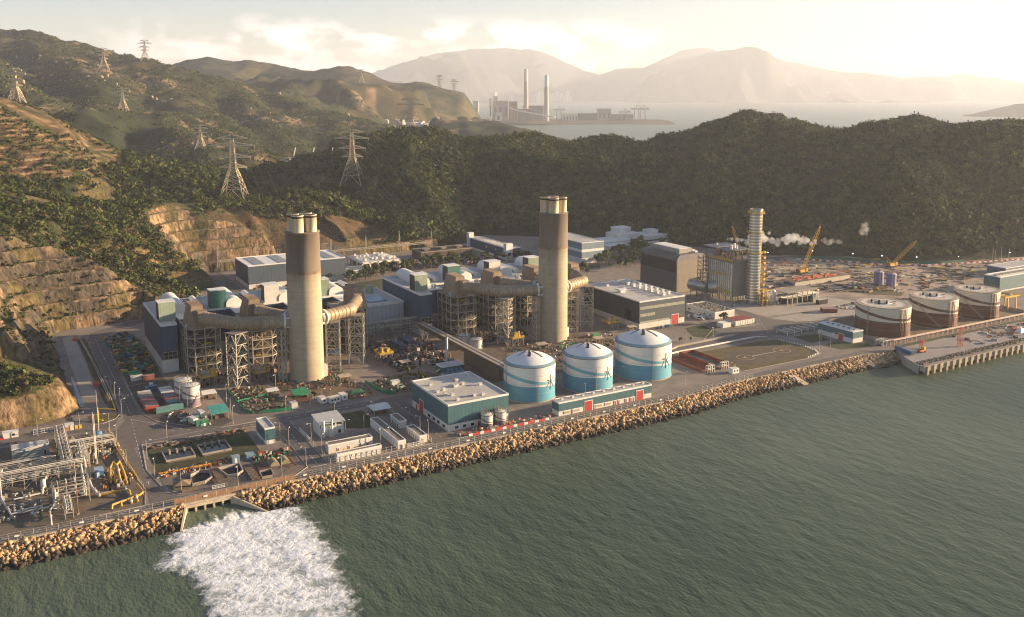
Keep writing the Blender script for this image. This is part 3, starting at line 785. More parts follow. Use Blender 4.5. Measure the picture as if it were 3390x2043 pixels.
cov = np.clip(.55+.075*(sdist+4.2*fr_+3*flow-4*far_fade*np.clip(1-sdist/26, 0, 1)), 0, 1)
inten = np.clip(.16*e_+.75*hz-.22*far_fade+.17, -.3, .42)
n, m_ = XX.shape; idx = np.arange(n*m_).reshape(n, m_)
ff = np.stack([idx[:-1,:-1], idx[:-1,1:], idx[1:,1:], idx[1:,:-1]], -1).reshape(-1, 4)
keep = (cov > .02) & (sdist > -14.0) & (YY < 335) & (XX > OUT[0]-.9-(335-YY)*.33-np.where(YY < 324.5, 60, 0)) & (XX < OUT[1]+(335-YY)*.92+np.where(YY < 324.5, 80, 0))
ff = ff[keep.ravel()[ff].all(1)]
tag(np_mesh("outfall_foam", np.stack([XX, YY, zf], -1).reshape(-1, 3), ff, M_foam, smooth=True, attr={'col': np.stack([inten, cov, inten], -1).reshape(-1, 3)}), "white churning foam spreading into the sea from the outfall", "foam", kind='stuff')

# water rushing over the apron between the wing walls
ax, ay = np.meshgrid(np.linspace(0, 1, 70), np.linspace(0, 1, 44))
xw = (OUT[0]+.6-(ay*11.5)*.33)*(1-ax)+(OUT[1]-.6+(ay*11.5)*.93)*ax; yw = 334.6-ay*11.5
zw = -2.9-1.75*ay**.8+.30*fbm(xw*1.6, yw*.5, 3.0, 86, 4)*(.4+ay)
iw = np.clip(-.32+.75*ay*ay+.55*fbm(xw*1.4, yw*.35, 2.6, 87, 4), -.4, .3)
idx = np.arange(ax.size).reshape(ax.shape); ff = np.stack([idx[:-1,:-1], idx[1:,:-1], idx[1:,1:], idx[:-1,1:]], -1).reshape(-1, 4)
M_rush = foam_mat("rushing_water", (.10,.13,.09), (.80,.82,.80), .3)
tag(np_mesh("rushing_water", np.stack([xw, yw, zw], -1).reshape(-1, 3), ff, M_rush, smooth=True, attr={'col': np.repeat(iw[..., None], 3, -1).reshape(-1, 3)}), "green and white water rushing down the outfall apron", "water", kind='stuff')
# ================================================================ POWER BLOCKS
M_chim = mat("chimney_concrete", (.41,.345,.245), .9, var=.12, scale=.22, stain=.28, streak=False)
M_chtop = mat("chimney_band", (.185,.145,.115), .92, var=.2, scale=.3, stain=.3, streak=True)
M_flue = mat("flue_steel", (.66,.55,.38), .6, .1, var=.3, scale=.45, stain=.6, streak=True)
M_mouth = mat("mouth_dark", (.045,.03,.02), .9)
M_blue = mat("blue_cladding", (.022,.066,.125), .6, var=.18, scale=.2, corr='x', rib=1.1, stain=.15)
M_blue2 = mat("slate_cladding", (.05,.08,.135), .65, var=.15, scale=.2, corr='x', rib=1.1)
M_teal = mat("teal_cladding", (.045,.125,.15), .6, var=.16, scale=.25, corr='x', rib=.9, stain=.12)
M_white = mat("white_wall", (.66,.63,.57), .85, var=.1, scale=.3, stain=.3)
M_trim = mat("white_trim", (.72,.70,.66), .8, var=.08, scale=.4, stain=.15)
M_roof = mat("grey_roof", (.47,.455,.43), .85, var=.16, scale=.14, stain=.4)
M_sage = mat("sage_panel", (.30,.36,.28), .7, var=.15, scale=.2, corr='x', rib=.8, stain=.35)
M_teal2 = mat("sea_green_panel", (.045,.16,.135), .65, var=.15, scale=.2, corr='x', rib=.8)
M_louv = mat("dark_louvre", (.03,.028,.028), .7, corr='z', rib=.35)
M_duct = mat("duct_casing", (.37,.29,.195), .62, .25, var=.2, scale=.3, stain=.45, corr='y', rib=1.3)
M_hood = mat("hood_casing", (.28,.205,.14), .75, var=.2, scale=.25, stain=.5, corr='x', rib=1.5)
M_steel = mat("pale_steelwork", (.38,.34,.28), .7, .1, var=.2, scale=.6)
M_grey = mat("grey_steelwork", (.25,.22,.185), .7, .1, var=.25, scale=.6)
M_case = mat("boiler_casing", (.055,.042,.032), .85, var=.4, scale=.4, corr='z', rib=1.6)
M_yel = mat("yellow_paint", (.62,.40,.035), .6, var=.2, scale=.6, stain=.3)
M_red = mat("red_paint", (.45,.035,.03), .55, var=.15, scale=.5)
M_dark = mat("dark_gap", (.018,.016,.016), .9)
M_glass = mat("dark_glass", (.02,.025,.03), .15)
M_pipew = mat("white_pipe", (.60,.57,.51), .5, .1, var=.15, scale=.5, stain=.3)
M_rust = mat("rust_metal", (.22,.095,.045), .85, var=.4, scale=.6)
M_green = mat("green_net", (.02,.22,.10), .85, var=.35, scale=.5)
M_brown = mat("brown_pipe", (.16,.11,.075), .8, var=.3, scale=.5)

def chimney_weather(m):          # soot runs below the dark band, fading down the concrete, and faint pour rings
    nt = m.node_tree; nd = nt.nodes; lk = nt.links.new; bs = nd['Principled BSDF']
    src = bs.inputs['Base Color'].links[0].from_socket
    geo = nd.new('ShaderNodeNewGeometry'); sp = nd.new('ShaderNodeSeparateXYZ'); lk(geo.outputs['Position'], sp.inputs[0])
    mp = nd.new('ShaderNodeMapping'); mp.inputs['Scale'].default_value = (1, 1, .05); lk(geo.outputs['Position'], mp.inputs[0])
    n = nd.new('ShaderNodeTexNoise'); n.inputs['Scale'].default_value = .9; n.inputs['Detail'].default_value = 5; lk(mp.outputs[0], n.inputs['Vector'])
    a = nd.new('ShaderNodeMath'); a.operation = 'MULTIPLY_ADD'; a.inputs[1].default_value = 14; lk(n.outputs[0], a.inputs[0]); lk(sp.outputs['Z'], a.inputs[2])
    mr = nd.new('ShaderNodeMapRange'); mr.inputs['From Min'].default_value = 57; mr.inputs['From Max'].default_value = 67; mr.inputs['To Max'].default_value = .75; lk(a.outputs[0], mr.inputs['Value'])
    mx = nd.new('ShaderNodeMixRGB'); lk(mr.outputs[0], mx.inputs[0]); lk(src, mx.inputs[1]); mx.inputs[2].default_value = (.19,.14,.095,1)
    w = nd.new('ShaderNodeMath'); w.operation = 'PINGPONG'; w.inputs[1].default_value = 1.5; lk(sp.outputs['Z'], w.inputs[0])
    lt = nd.new('ShaderNodeMath'); lt.operation = 'LESS_THAN'; lt.inputs[1].default_value = .16; lk(w.outputs[0], lt.inputs[0])
    m3 = nd.new('ShaderNodeMixRGB'); m3.blend_type = 'MULTIPLY'; m3.inputs[2].default_value = (.9,.89,.87,1); lk(lt.outputs[0], m3.inputs[0]); lk(mx.outputs[0], m3.inputs[1]); lk(m3.outputs[0], bs.inputs['Base Color'])
chimney_weather(M_chim)
def chimney(u, v, label, phi):
    t = thing("power_station_chimney", label, "chimney", (u, v, 0), phi)
    MB().lathe([(9.05,-.5),(8.95,20),(8.85,40),(8.72,58.0)], 64).build("lower_shaft", M_chim, t)
    MB().lathe([(8.78,58.0),(8.9,58.6),(8.78,59.2),(8.72,78.2),(8.95,78.3),(8.95,78.75),(7.9,78.8)], 64).build("upper_shaft", M_chtop, t)
    MB().ring((0,0), 8.86, 57.2, .12, 1.0, 64).build("stained_band", mat("stain_band", (.24,.16,.09), .95, var=.4, streak=True), t)
    for k in range(4):
        a = math.pi/2*k+.15
        c = (4.95*math.cos(a), 4.95*math.sin(a))
        f = MB().lathe([(3.05,78.7),(3.05,87.2),(3.2,87.25),(3.2,87.7),(2.8,87.7)], 32, c).build("flue", M_flue, t)
        mb = MB(); mb.add([(c[0]+2.8*math.cos(2*math.pi*i/24), c[1]+2.8*math.sin(2*math.pi*i/24), 87.72) for i in range(24)], [tuple(range(24))])
        mb.ring(c, 3.06, 86.2, .05, .9, 28)
        mb.build("flue_mouth", M_mouth, f)  # near-black disc across the flue mouth, dark ring just below the rim
    d = MB().box(-3.4,-10.3,-.2,3.4,-6.5,6.2).build("base_house", M_trim, t); d.rotation_euler = (0, 0, R(48))
    dd = MB().box(1.2,-10.36,0,3.0,-10.28,3.2).build("door", M_dark, d)
    mb = MB()
    for z in range(4, 58, 1): mb.box(8.9,-.25,z,9.12,.25,z+.08)
    mb.box(9.0,-.32,3,9.1,-.24,58).box(9.0,.24,3,9.1,.32,58)
    l = mb.build("ladder", M_grey, t); l.rotation_euler = (0, 0, R(-62))
    return t
chimney(140.3, 460.9, "concrete chimney with four flues beside the blue turbine hall at the left", R(38.5))
chimney(295.0, 461.0, "concrete chimney with four flues behind the pale blue water tanks", R(50))

def floors(mb, x0, x1, y0, y1, z0, z1, n, nx, ny, ch, w):
    """open steel frame with chamfered front corners, decks, posts, bracing and handrails"""
    P_ = [(x0+ch, y0), (x1-ch, y0), (x1, y0+ch), (x1, y1), (x0, y1), (x0, y0+ch)]
    posts = []
    for i in range(len(P_)):
        (ax, ay), (bx, by) = P_[i], P_[(i+1) % len(P_)]
        k = max(1, int(round(math.hypot(bx-ax, by-ay)/5.5)))
        for j in range(k): posts.append((ax+(bx-ax)*j/k, ay+(by-ay)*j/k))
    for x, y in posts: mb.beam((x,y,z0), (x,y,z1), w)
    m = len(posts)
    for f in range(n+1):
        z = z0+(z1-z0)*f/n
        if f == 0: continue
        for i in range(m):
            a, b = posts[i], posts[(i+1) % m]
            mb.beam((*a,z), (*b,z), w*1.15)
            if f < n or True: mb.beam((*a,z+1.1), (*b,z+1.1), w*.28)
            zb = z-(z1-z0)/n
            if (i+f) % 3 == 0: mb.beam((*a,zb), (*b,z), w*.5)
            elif (i+f) % 3 == 1: mb.beam((*a,z), (*b,zb), w*.5)
    return posts
def deck_slabs(x0, x1, y0, y1, z0, z1, n, ch):
    mb = MB()
    P_ = [(x0+ch, y0), (x1-ch, y0), (x1, y0+ch), (x1, y1), (x0, y1), (x0, y0+ch)]
    for f in range(1, n+1):
        z = z0+(z1-z0)*f/n
        mb.prism(P_, z-.12, z+.05)
    return mb
def boiler(u, v, label, s, duct, grp="boiler frames beside the chimneys"):
    """s = +1 hood stands at the left end, -1 mirrored"""
    t = thing("heat_recovery_boiler", label, "boiler", (u, v, 0), 0, grp)
    X = lambda x: x if s > 0 else 17.6-x
    def bx(mb, x0, y0, z0, x1, y1, z1): return mb.box(min(X(x0),X(x1)), y0, z0, max(X(x0),X(x1)), y1, z1)
    mb = MB(); floors(mb, 0, 17.6, 0, 22, 0, 25, 5, 3, 4, 3.4, .48)
    for x in (4.4, 8.8, 13.2):     # inner columns
        for y in (6, 14): mb.beam((x,y,0), (x,y,25), .4)
    for k in range(26):            # stairs and small pipes in the bays
        x = random.uniform(1, 16); y = random.choice([.6, 1.2, 1.9]); z = random.choice([0, 5, 10, 15, 20])
        mb.beam((x,y,z+.2), (x+random.uniform(-3,3),y,z+random.uniform(2,4.9)), random.uniform(.12,.35))
    mb.build("steel_frame", M_steel, t)
    deck_slabs(.3, 17.3, .3, 21.7, 0, 25, 5, 3.3).build("decks", M_grey, t)
    mb = MB().box(2.6,3.2,5.5,15.0,19.5,24.2).box(4,4.4,.2,13.6,16,5.5)
    for k in range(5): mb.box(2.4,2.9,6.5+k*3.6,15.2,3.2,6.9+k*3.6)
    mb.build("casing", M_case, t)
    for k in range(14):
        z = random.choice([5,10,15,20])+random.uniform(.6,3.2); x = random.uniform(1,13)
        MB().tube((x,random.uniform(.8,2.4),z), (x+random.uniform(1.5,5),random.uniform(.8,2.4),z), random.uniform(.2,.5), 8).build("pipe", M_brown if k % 4 else M_yel, t)
    # tapering hood on the roof, and its outlet box
    mb = MB().add([(X(0.6),-.5,25.4),(X(9.4),-.5,25.4),(X(9.4),17,25.4),(X(.6),17,25.4),(X(2.8),1.5,37.6),(X(8.6),1.5,37.6),(X(8.6),15,37.6),(X(2.8),15,37.6)],
                  [(0,3,2,1),(4,5,6,7),(0,1,5,4),(1,2,6,5),(2,3,7,6),(3,0,4,7)])
    for k in range(7):
        y = .6+k*2.2
        mb.beam((X(2.78),y+.9,37.7),(X(8.6),y+.9,37.7),.25)
    hd = mb.build("hood", M_hood, t)
    bx(MB(), 5.0, -3.6, 27.4, 9.9, 1.6, 35.4).build("outlet_box", M_hood, hd)
    mb = MB()
    for x, y in ((13.5, 6), (15, 6.4), (14.2, 9)): mb.tube((X(x),y,25), (X(x),y,28.6), .55, 10).tube((X(x),y,28.6),(X(x),y,29.1),.8,10)
    mb.build("vent_pipe", M_pipew, t)
    MB().ball((X(1.2), 6, 26.2), 1.3, 12).build("flash_drum", mat("pale_blue_tank", (.42,.55,.56), .5), t)
    # flue gas duct in the boiler's own frame
    mb = MB(); pts = [(x-u, y-v, z) for x, y, z in duct]
    mb.path(pts, 3.45, 24)
    d = mb.build("flue_duct", M_duct, t)
    mb = MB()
    for a, b in zip(pts[:-1], pts[1:]):
        a, b = Vector(a), Vector(b); n = int((b-a).length/2.6); dr = (b-a).normalized()
        for i in range(1, n):
            c = a.lerp(b, i/n); mb.tube(c-dr*.12, c+dr*.12, 3.6, 24)
    mb.build("stiffening_ring", M_hood, d)
    a, b = Vector(pts[-2]), Vector(pts[-1]); dr = (b-a).normalized()
    MB().tube(b-dr*3.0, b-dr*2.2, 4.3, 24).tube(b-dr*1.9, b+dr*.4, 3.9, 4).build("expansion_joint", M_trim, d)
    return t
def lattice_tower(name, u, v, label, w, d, h, rz, group, pan=5, th=.42):
    t = thing(name, label, "support tower", (u, v, 0), rz, group)
    mb = MB()
    c = [(-w/2,-d/2),(w/2,-d/2),(w/2,d/2),(-w/2,d/2)]
    for x, y in c: MB().beam((x,y,0),(x,y,h),th).build("leg", M_steel, t)
    for i in range(4):
        a, b = c[i], c[(i+1) % 4]
        m = ((a[0]+b[0])/2, (a[1]+b[1])/2)
        for k in range(pan):
            z0, z1 = h*k/pan, h*(k+1)/pan
            mb.beam((*a,z1),(*b,z1),th*.8)
            mb.beam((*a,z0),(*m,z1),th*.6).beam((*b,z0),(*m,z1),th*.6)
            mb.beam((*m,z1),(*a,(z0+z1)/2),th*.4).beam((*m,z1),(*b,(z0+z1)/2),th*.4)
    mb.build("bracing", M_steel, t)
    MB().box(-w/2-.5,-d/2-.5,h,w/2+.5,d/2+.5,h+.35).build("cap_beam", M_grey, t)
    return t
random.seed(5)
for B, name in ((0, "left"), (152.8, "right")):
    cu, cv = (140.3, 461) if not B else (295.0, 461)
    sh = 4.0 if B else 0            # the second block's outer frames stand a little nearer its chimney
    plant = "left" if not B else "middle"
    near = "the left chimney" if not B else "the second chimney"
    q = 86.6+B+sh
    boiler(q, 494, f"tall steel framed boiler whose long bent duct reaches {near} from its left", 1,
           [(q+8, 491.5, 31.4), (q+20.5, 468.5, 31.8), (cu-8.0, 461.5, 31.4)])
    q = 117.0+B
    boiler(q, 494, f"steel framed boiler half hidden behind the bent duct left of {near}", 1,
           [(q+7, 491.5, 31.4), (cu-5.2, 467.5, 31.4)])
    q = 140.6+B
    boiler(q, 494, f"steel framed boiler directly behind {near}, mostly hidden", -1,
           [(q+10.6, 491.5, 31.4), (cu+5.2, 467.5, 31.4)])
    q = 170.6+B-sh*.3
    boiler(q, 494, f"steel framed boiler right of {near} with a sunlit curved duct", -1,
           [(q+9.6, 491.5, 31.4), (cu+28.0, 469.5, 31.8), (cu+8.0, 461.5, 31.4)])
    g = "lattice towers carrying the flue ducts"
    lattice_tower("duct_support_tower", cu-35+sh, 464, f"broad lattice tower under the bend of the duct left of {near}", 8.2, 7.2, 28.6, R(28), g)
    lattice_tower("duct_support_tower", cu-13.5, 459, f"slim lattice tower close against {near}, on its left", 2.6, 3.4, 28.0, R(20), g, 8, .34)
    lattice_tower("duct_support_tower", cu+15.5, 463, f"lattice tower under the duct just right of {near}", 7.0, 6.0, 28.0, R(-24), g, 6)
    lattice_tower("duct_support_tower", cu+31.5, 470.5, f"splayed lattice tower at the far right duct bend of {near}", 8.0, 7.2, 28.0, R(-28), g)

# yellow decked pump units in front of the boilers
def skid(u, v, label):
    t = thing("pump_skid", label, "pump unit", (u, v, 0), R(random.uniform(-4, 4)), "yellow decked pump units below the boilers")
    mb = MB()
    for x in (0, 3.6, 7.2):
        for y in (0, 3.4, 6.8): mb.beam((x,y,0),(x,y,4.2),.4)
    for x0, x1 in ((0,3.6),(3.6,7.2)):
        for y in (0, 6.8): mb.beam((x0,y,0),(x1,y,4.2),.2)
    mb.build("support_frame", M_grey, t)
    MB().box(-.6,-.6,4.2,7.8,7.4,4.55).build("deck", M_brown, t)
    mb = MB()
    for (a, b) in (((-.6,-.6),(7.8,-.6)),((7.8,-.6),(7.8,7.4)),((7.8,7.4),(-.6,7.4)),((-.6,7.4),(-.6,-.6))):
        for z in (4.9, 5.3, 5.8): mb.beam((*a,z),(*b,z),.2)
        for k in range(7):
            x = a[0]+(b[0]-a[0])*k/6; y = a[1]+(b[1]-a[1])*k/6
            mb.beam((x,y,4.5),(x,y,5.9),.16)
    mb.build("handrail", M_yel, t)
    mb = MB()
    mb.box(.8,.8,4.55,6.2,6.0,6.0).box(1.6,1.6,6.0,5.4,5.0,7.4)
    for k in range(22):
        x, y, z = random.uniform(.4,6.8), random.uniform(.4,6.2), random.uniform(4.8,8.2)
        mb.tube((x,y,z),(x+random.uniform(-2,2),y+random.uniform(-1,1),z+random.uniform(-.4,1.4)),random.uniform(.15,.45),7)
    mb.build("machinery", M_hood if random.random() < .4 else M_steel, t)
    mb = MB()
    for k in range(6):
        x, y = random.uniform(.4,6.4), random.uniform(.2,2); mb.box(x,y,5,x+.8,y+.7,7+random.uniform(0,1.8))
    mb.build("valve_cabinet", M_yel, t)
for u, v, w in ((88.5,472,"behind the pair of white tanks"),(114,466,"between the bent duct tower and the left chimney"),(184,466,"right of the left chimney below the sunlit duct"),
             (265,458,"left of the second chimney under the long duct"),(336,459,"by the dark hall right of the second chimney")):
    skid(u, v, "yellow railed pump unit on legs "+w)

# turbine halls
def hall(u, label):
    t = thing("turbine_hall", label, "turbine hall", (u, 507, 0))
    Lx = 121.5
    mb = MB().box(0,24,12,Lx,61,26)
    mb.box(0,0,12,8.4,23.95,26)
    w = mb.build("blue_wall", M_blue, t)
    mb = MB().box(.06,24,7,Lx-.06,60.9,11.97).box(.06,.06,7,8.3,23.9,11.97); mb.build("slate_wall", M_blue2, t)
    MB().box(.12,24,-.3,Lx-.12,60.8,6.97).box(.12,.12,-.3,8.2,23.9,6.97).build("white_wall", M_white, t)
    mb = MB().box(.5,24.5,26.02,Lx-.5,60.5,26.2).box(.5,.5,26.02,7.9,24.45,26.2); mb.build("roof", M_roof, t)
    mb = MB()
    for b in ((-.05,60.5,25.6,Lx,61.05,26.9),(-.05,-.05,25.6,.5,60.45,26.9),(.55,-.05,25.6,8.45,.5,26.9),(8.0,.55,25.6,8.46,23.9,26.7),(8.5,23.95,25.6,Lx,24.5,26.7),(Lx-.5,24.55,25.6,Lx+.05,60.45,26.9)): mb.box(*b)
    mb.build("parapet", M_trim, t)
    MB().xprism([(-.08,7.4),(-.08,11.2),(.02,11.2),(.02,7.4)], .9, 7.6).build("dark_opening", M_dark, t)
    mb = MB()
    for z in (7.3, 9.3, 11.3): mb.beam((.8,-.2,z),(7.8,-.2,z),.22)
    for x in (.8, 3.1, 5.4, 7.8): mb.beam((x,-.2,7.3),(x,-.2,11.3),.22)
    mb.build("opening_frame", M_steel, t)
    for k in range(4):
        x = k*31.0
        colr = (M_sage, M_teal2, M_white, M_sage)[k]
        lb = MB().box(x+.9,9.5 if k == 0 else 26,26.2,x+9.6,17.5 if k == 0 else 34,36.6).build("louvre_box", colr, t)
        y0 = 9.5 if k == 0 else 26
        MB().box(x+.78,y0+.4,27,x+.9,y0+7.6,36.2).build("louvre", M_louv, lb)
        MB().box(x+.6,y0-.2,36.6,x+9.9,y0+8.2,36.9).build("cap", M_trim, lb)
        prof = [(x+14+4.6*math.cos(math.pi*i/12), 26.2+2.0+3.6*math.sin(math.pi*i/12)) for i in range(13)]
        prof = [(x+18.6,26.2)]+prof+[(x+9.4,26.2)]
        MB().yprism(prof[::-1], 25.5, 59.5).build("barrel_vent", M_trim, t)
        prof = [(x+27+1.7*math.cos(math.pi*i/8), 26.2+1.2+1.5*math.sin(math.pi*i/8)) for i in range(9)]
        prof = [(x+28.7,26.2)]+prof+[(x+25.3,26.2)]
        MB().yprism(prof[::-1], 33, 57).build("barrel_vent", M_trim, t)
        mb = MB()
        for yy in (36, 42, 48, 54): mb.beam((x+19.4,yy,27.4),(x+25,yy,27.4),.22).beam((x+19.4,yy,26.2),(x+19.4,yy,27.4),.2).beam((x+25,yy,26.2),(x+25,yy,27.4),.2)
        for xx in (20, 22, 24): mb.tube((x+xx,34,26.9),(x+xx,57,26.9),.22,6)
        mb.build("roof_pipes", M_dark, t)
        # annexe block towards the boiler with two short stacks
        an = MB().box(x+11.6,11,0,x+20.4,23.9,25.4).build("annexe", M_blue, t)
        MB().box(x+11.3,10.7,25.4,x+20.7,23.9,26.0).build("annexe_roof", M_trim, an)
        mb = MB()
        for xx in (15.2, 17.0): mb.tube((x+xx,14.5,26),(x+xx,14.5,28.6),.7,12)
        mb.build("vent_stack", M_pipew, an)
    mb = MB()
    for k in range(40):
        x, y = random.uniform(3, Lx-4), random.uniform(27, 58)
        mb.box(x,y,26.2,x+random.uniform(.5,2),y+random.uniform(.5,2),26.2+random.uniform(.5,1.6))
    mb.build("roof_units", M_roof, t)
    return t
random.seed(8)
hall(75.2, "long dark blue turbine hall with louvre boxes behind the left chimney")
hall(227.0, "long dark blue turbine hall with louvre boxes behind the second chimney")
# pale hall between the two blocks
t = thing("link_building", "pale grey building with a blue roof light between the two turbine halls", "building", (200, 528, 0))
MB().box(0,0,-.2,25,46,17.6).build("wall", mat("pale_blue_wall", (.40,.43,.46), .8, var=.1, corr='x', rib=1.5), t)
MB().box(.6,.6,17.62,24.4,45.4,17.8).build("roof", M_roof, t)
mb = MB()
for b in ((-.06,-.06,17.2,25.06,.55,18.8),(-.06,45.45,17.2,25.06,46.06,18.8),(-.06,.6,17.2,.55,45.4,18.8),(24.45,.6,17.2,25.06,45.4,18.8)): mb.box(*b)
mb.build("parapet", M_trim, t)
MB().box(5,8,17.8,17,24,18.6).build("roof_light", mat("roof_light_blue", (.10,.27,.38), .3, var=.2, scale=.2), t)
mb = MB().tube((6,34,17.8),(6,34,22.6),2.4,16).tube((16,36,17.8),(16,36,23),2.4,16); mb.build("vent_drum", M_sage, t)
MB().box(11,-.15,.2,15,-.06,4.5).build("door", M_grey, t)

# elevated pipe bridge between the blocks and the long gallery to the water tanks
t = thing("pipe_bridge", "steel pipe bridge spanning between the two turbine halls", "pipe bridge", (193, 511, 0))
mb = MB()
for x in range(0, 52, 6):
    for y in (0, 5): mb.beam((x,y,0),(x,y,10.6),.4)
    mb.beam((x,0,7),(x,5,7),.35).beam((x,0,10.4),(x,5,10.4),.35)
for y in (0, 5):
    for z in (4, 7, 10.4): mb.beam((0,y,z),(48,y,z),.4)
    for x in range(0, 48, 6): mb.beam((x,y,7),(x+6,y,10.4),.22)
mb.build("frame", M_grey, t)
mb = MB()
for y in (.8,1.7,2.6,3.5,4.3): mb.tube((-1,y,7.6),(49,y,7.6),.32,8)
for y in (1.2,2.6,3.9): mb.tube((-1,y,10.9),(49,y,10.9),.28,8)
mb.build("pipes", M_steel, t)
t = thing("pipe_gallery", "long brown elevated gallery running from the pipe bridge to the water tanks", "gallery", (226, 384, 0))
mb = MB().box(-1.8,0,6.6,1.8,120,9.4); mb.build("gallery_wall", mat("gallery_brown", (.115,.08,.055), .85, var=.2, corr='y', rib=1.5), t)
mb = MB().box(-2.3,-.2,9.42,-.6,120.2,9.7).box(.6,-.2,9.42,2.3,120.2,9.7); mb.build("roof_edge", M_steel, t)
MB().box(-.6,0,9.42,.6,120,9.56).build("roof", M_brown, t)
for y in range(3, 120, 9):
    mb = MB()
    for x in (-1.7, 1.7): mb.beam((x,y,0),(x,y,6.6),.36).beam((x,y+3.4,0),(x,y+3.4,6.6),.36)
    mb.beam((-1.7,y,4.6),(1.7,y,4.6),.3)
    for x in (-1.7,): mb.beam((x,y,1.8),(x,y+3.4,1.8),.26).beam((x,y,5.0),(x,y+3.4,5.0),.26)
mb.build("trestle", M_grey, t)
MB().box(-.9,20,0.1,1.2,60,6.5).build("lower_wall", mat("gallery_brown", (.1,.08,.05)), t)
# ================================================================ BUILDINGS
def bldg(name, label, u, v, w, d, h, wall, roofm=None, base=0.0, basem=None, par=.6, stripes=(), cat="building", group=None, parts=None, trim=None):
    """box building with plinth band, parapet, roof; parts: list of
    ('door'|'window'|'vent'|'panel', face 'f'/'l'/'r', position, z, width, height, material)"""
    t = thing(name, label, cat, (u, v, 0), 0, group)
    roofm = roofm or M_roof; trim = trim or M_trim
    if base > 0: MB().box(.1,.1,-.2,w-.1,d-.1,base-.02).build("plinth", basem or M_white, t)
    MB().box(0,0,base if base else -.2,w,d,h).build("wall", wall, t)
    MB().box(.3,.3,h+.01,w-.3,d-.3,h+.12).build("roof", roofm, t)
    if par > 0:
        mb = MB(); k = .28
        mb.box(-.05,-.05,h-.25,w+.05,k,h+par).box(-.05,d-k,h-.25,w+.05,d+.05,h+par).box(-.05,k+.01,h-.25,k,d-k-.01,h+par).box(w-k,k+.01,h-.25,w+.05,d-k-.01,h+par)
        mb.build("parapet", trim, t)
    for (z0, z1, m) in stripes:
        MB().box(-.07,-.07,z0,w+.07,d+.07,z1).build("stripe", m, t)
    for p in parts or []:
        kind, face, pos, z, ww, hh, m = p
        if kind == 'vent':
            b = MB().box(pos-ww/2, z-ww/2, h+.12, pos+ww/2, z+ww/2, h+.12+hh).build("roof_vent", m, t)
            MB().box(pos-ww*.7, z-ww*.7, h+.12+hh, pos+ww*.7, z+ww*.7, h+.12+hh*1.35).build("cowl", m, b)
            continue
        o = .12
        if face == 'f': bx = (pos, -o, z, pos+ww, -.0, z+hh); ins = (pos+.3, -o-.05, z+(.02 if kind == 'door' else .2), pos+ww-.3, -o-.005, z+hh-.3)
        elif face == 'l': bx = (-o, pos, z, 0, pos+ww, z+hh); ins = (-o-.05, pos+.3, z+(.02 if kind == 'door' else .2), -o-.005, pos+ww-.3, z+hh-.3)
        if kind == 'panel': MB().box(*bx).build("wall_panel", m, t)
        else:
            fr = MB().box(*bx).build("door_surround" if kind == 'door' else "window", M_trim, t)
            MB().box(*ins).build("door" if kind == 'door' else "pane", m, fr)
    return t
random.seed(11)
# front teal warehouse
vents = [('vent','t',random.uniform(3,28),random.uniform(4,36),1.3,.9,M_pipew) for _ in range(14)]
bldg("warehouse", "large teal warehouse with a pale flat roof beside the shore road", 170.4, 352, 31, 39.6, 12.1, M_teal, mat("pale_roof", (.50,.47,.42), .85, var=.1, scale=.12, stain=.25), 3.2, par=.7, cat="warehouse",
     parts=[('door','l',26.5,0,4.6,6.4,M_red),('door','l',33,0,2.2,3,M_red)]+[('window','l',y,.7,3.0,1.8,M_glass) for y in (3,8.5,13.5,18.5)]+[('window','f',x,.7,2.2,1.7,M_glass) for x in (3,7,11)]+[('door','f',14.5,0,1.6,2.5,M_red)]+vents)
# long pump house
bldg("pump_house", "long low teal pump house with red doors between the shore road and the water tanks", 223.8, 344, 55, 5.8, 6.3, M_teal, M_roof, 2.4, par=.5, cat="pump house",
     parts=[('door','f',14.6,0,4.6,5.0,M_red),('door','f',45.2,0,4.6,5.0,M_red),('window','f',3,.7,3.6,1.3,mat("tan_louvre",(.36,.28,.12),.8)),('window','f',8.6,.7,3.4,1.3,MATS["tan_louvre"]),('window','f',21.5,.7,3.6,1.3,MATS["tan_louvre"]),('window','f',26.5,.7,3.8,1.3,MATS["tan_louvre"]),
            ('door','f',7.4,0,1.0,2.3,M_red),('door','f',20.2,0,1.1,2.3,M_red)]+[('door','f',x,0,1.3,2.2,M_red) for x in (32,34.2,38.5,41.5,43)]+[('vent','t',4+6*i,3.6,1.1,.7,M_pipew) for i in range(9)])
# small tall teal block
bldg("teal_block", "small tall teal block with white foot beside the sewage basins", 95.6, 378, 4.5, 14.4, 6.9, M_teal, M_roof, 1.8, par=.5, parts=[('door','f',.6,0,1.3,1.7,M_trim),('window','l',3,.3,2.2,1.0,M_glass)])
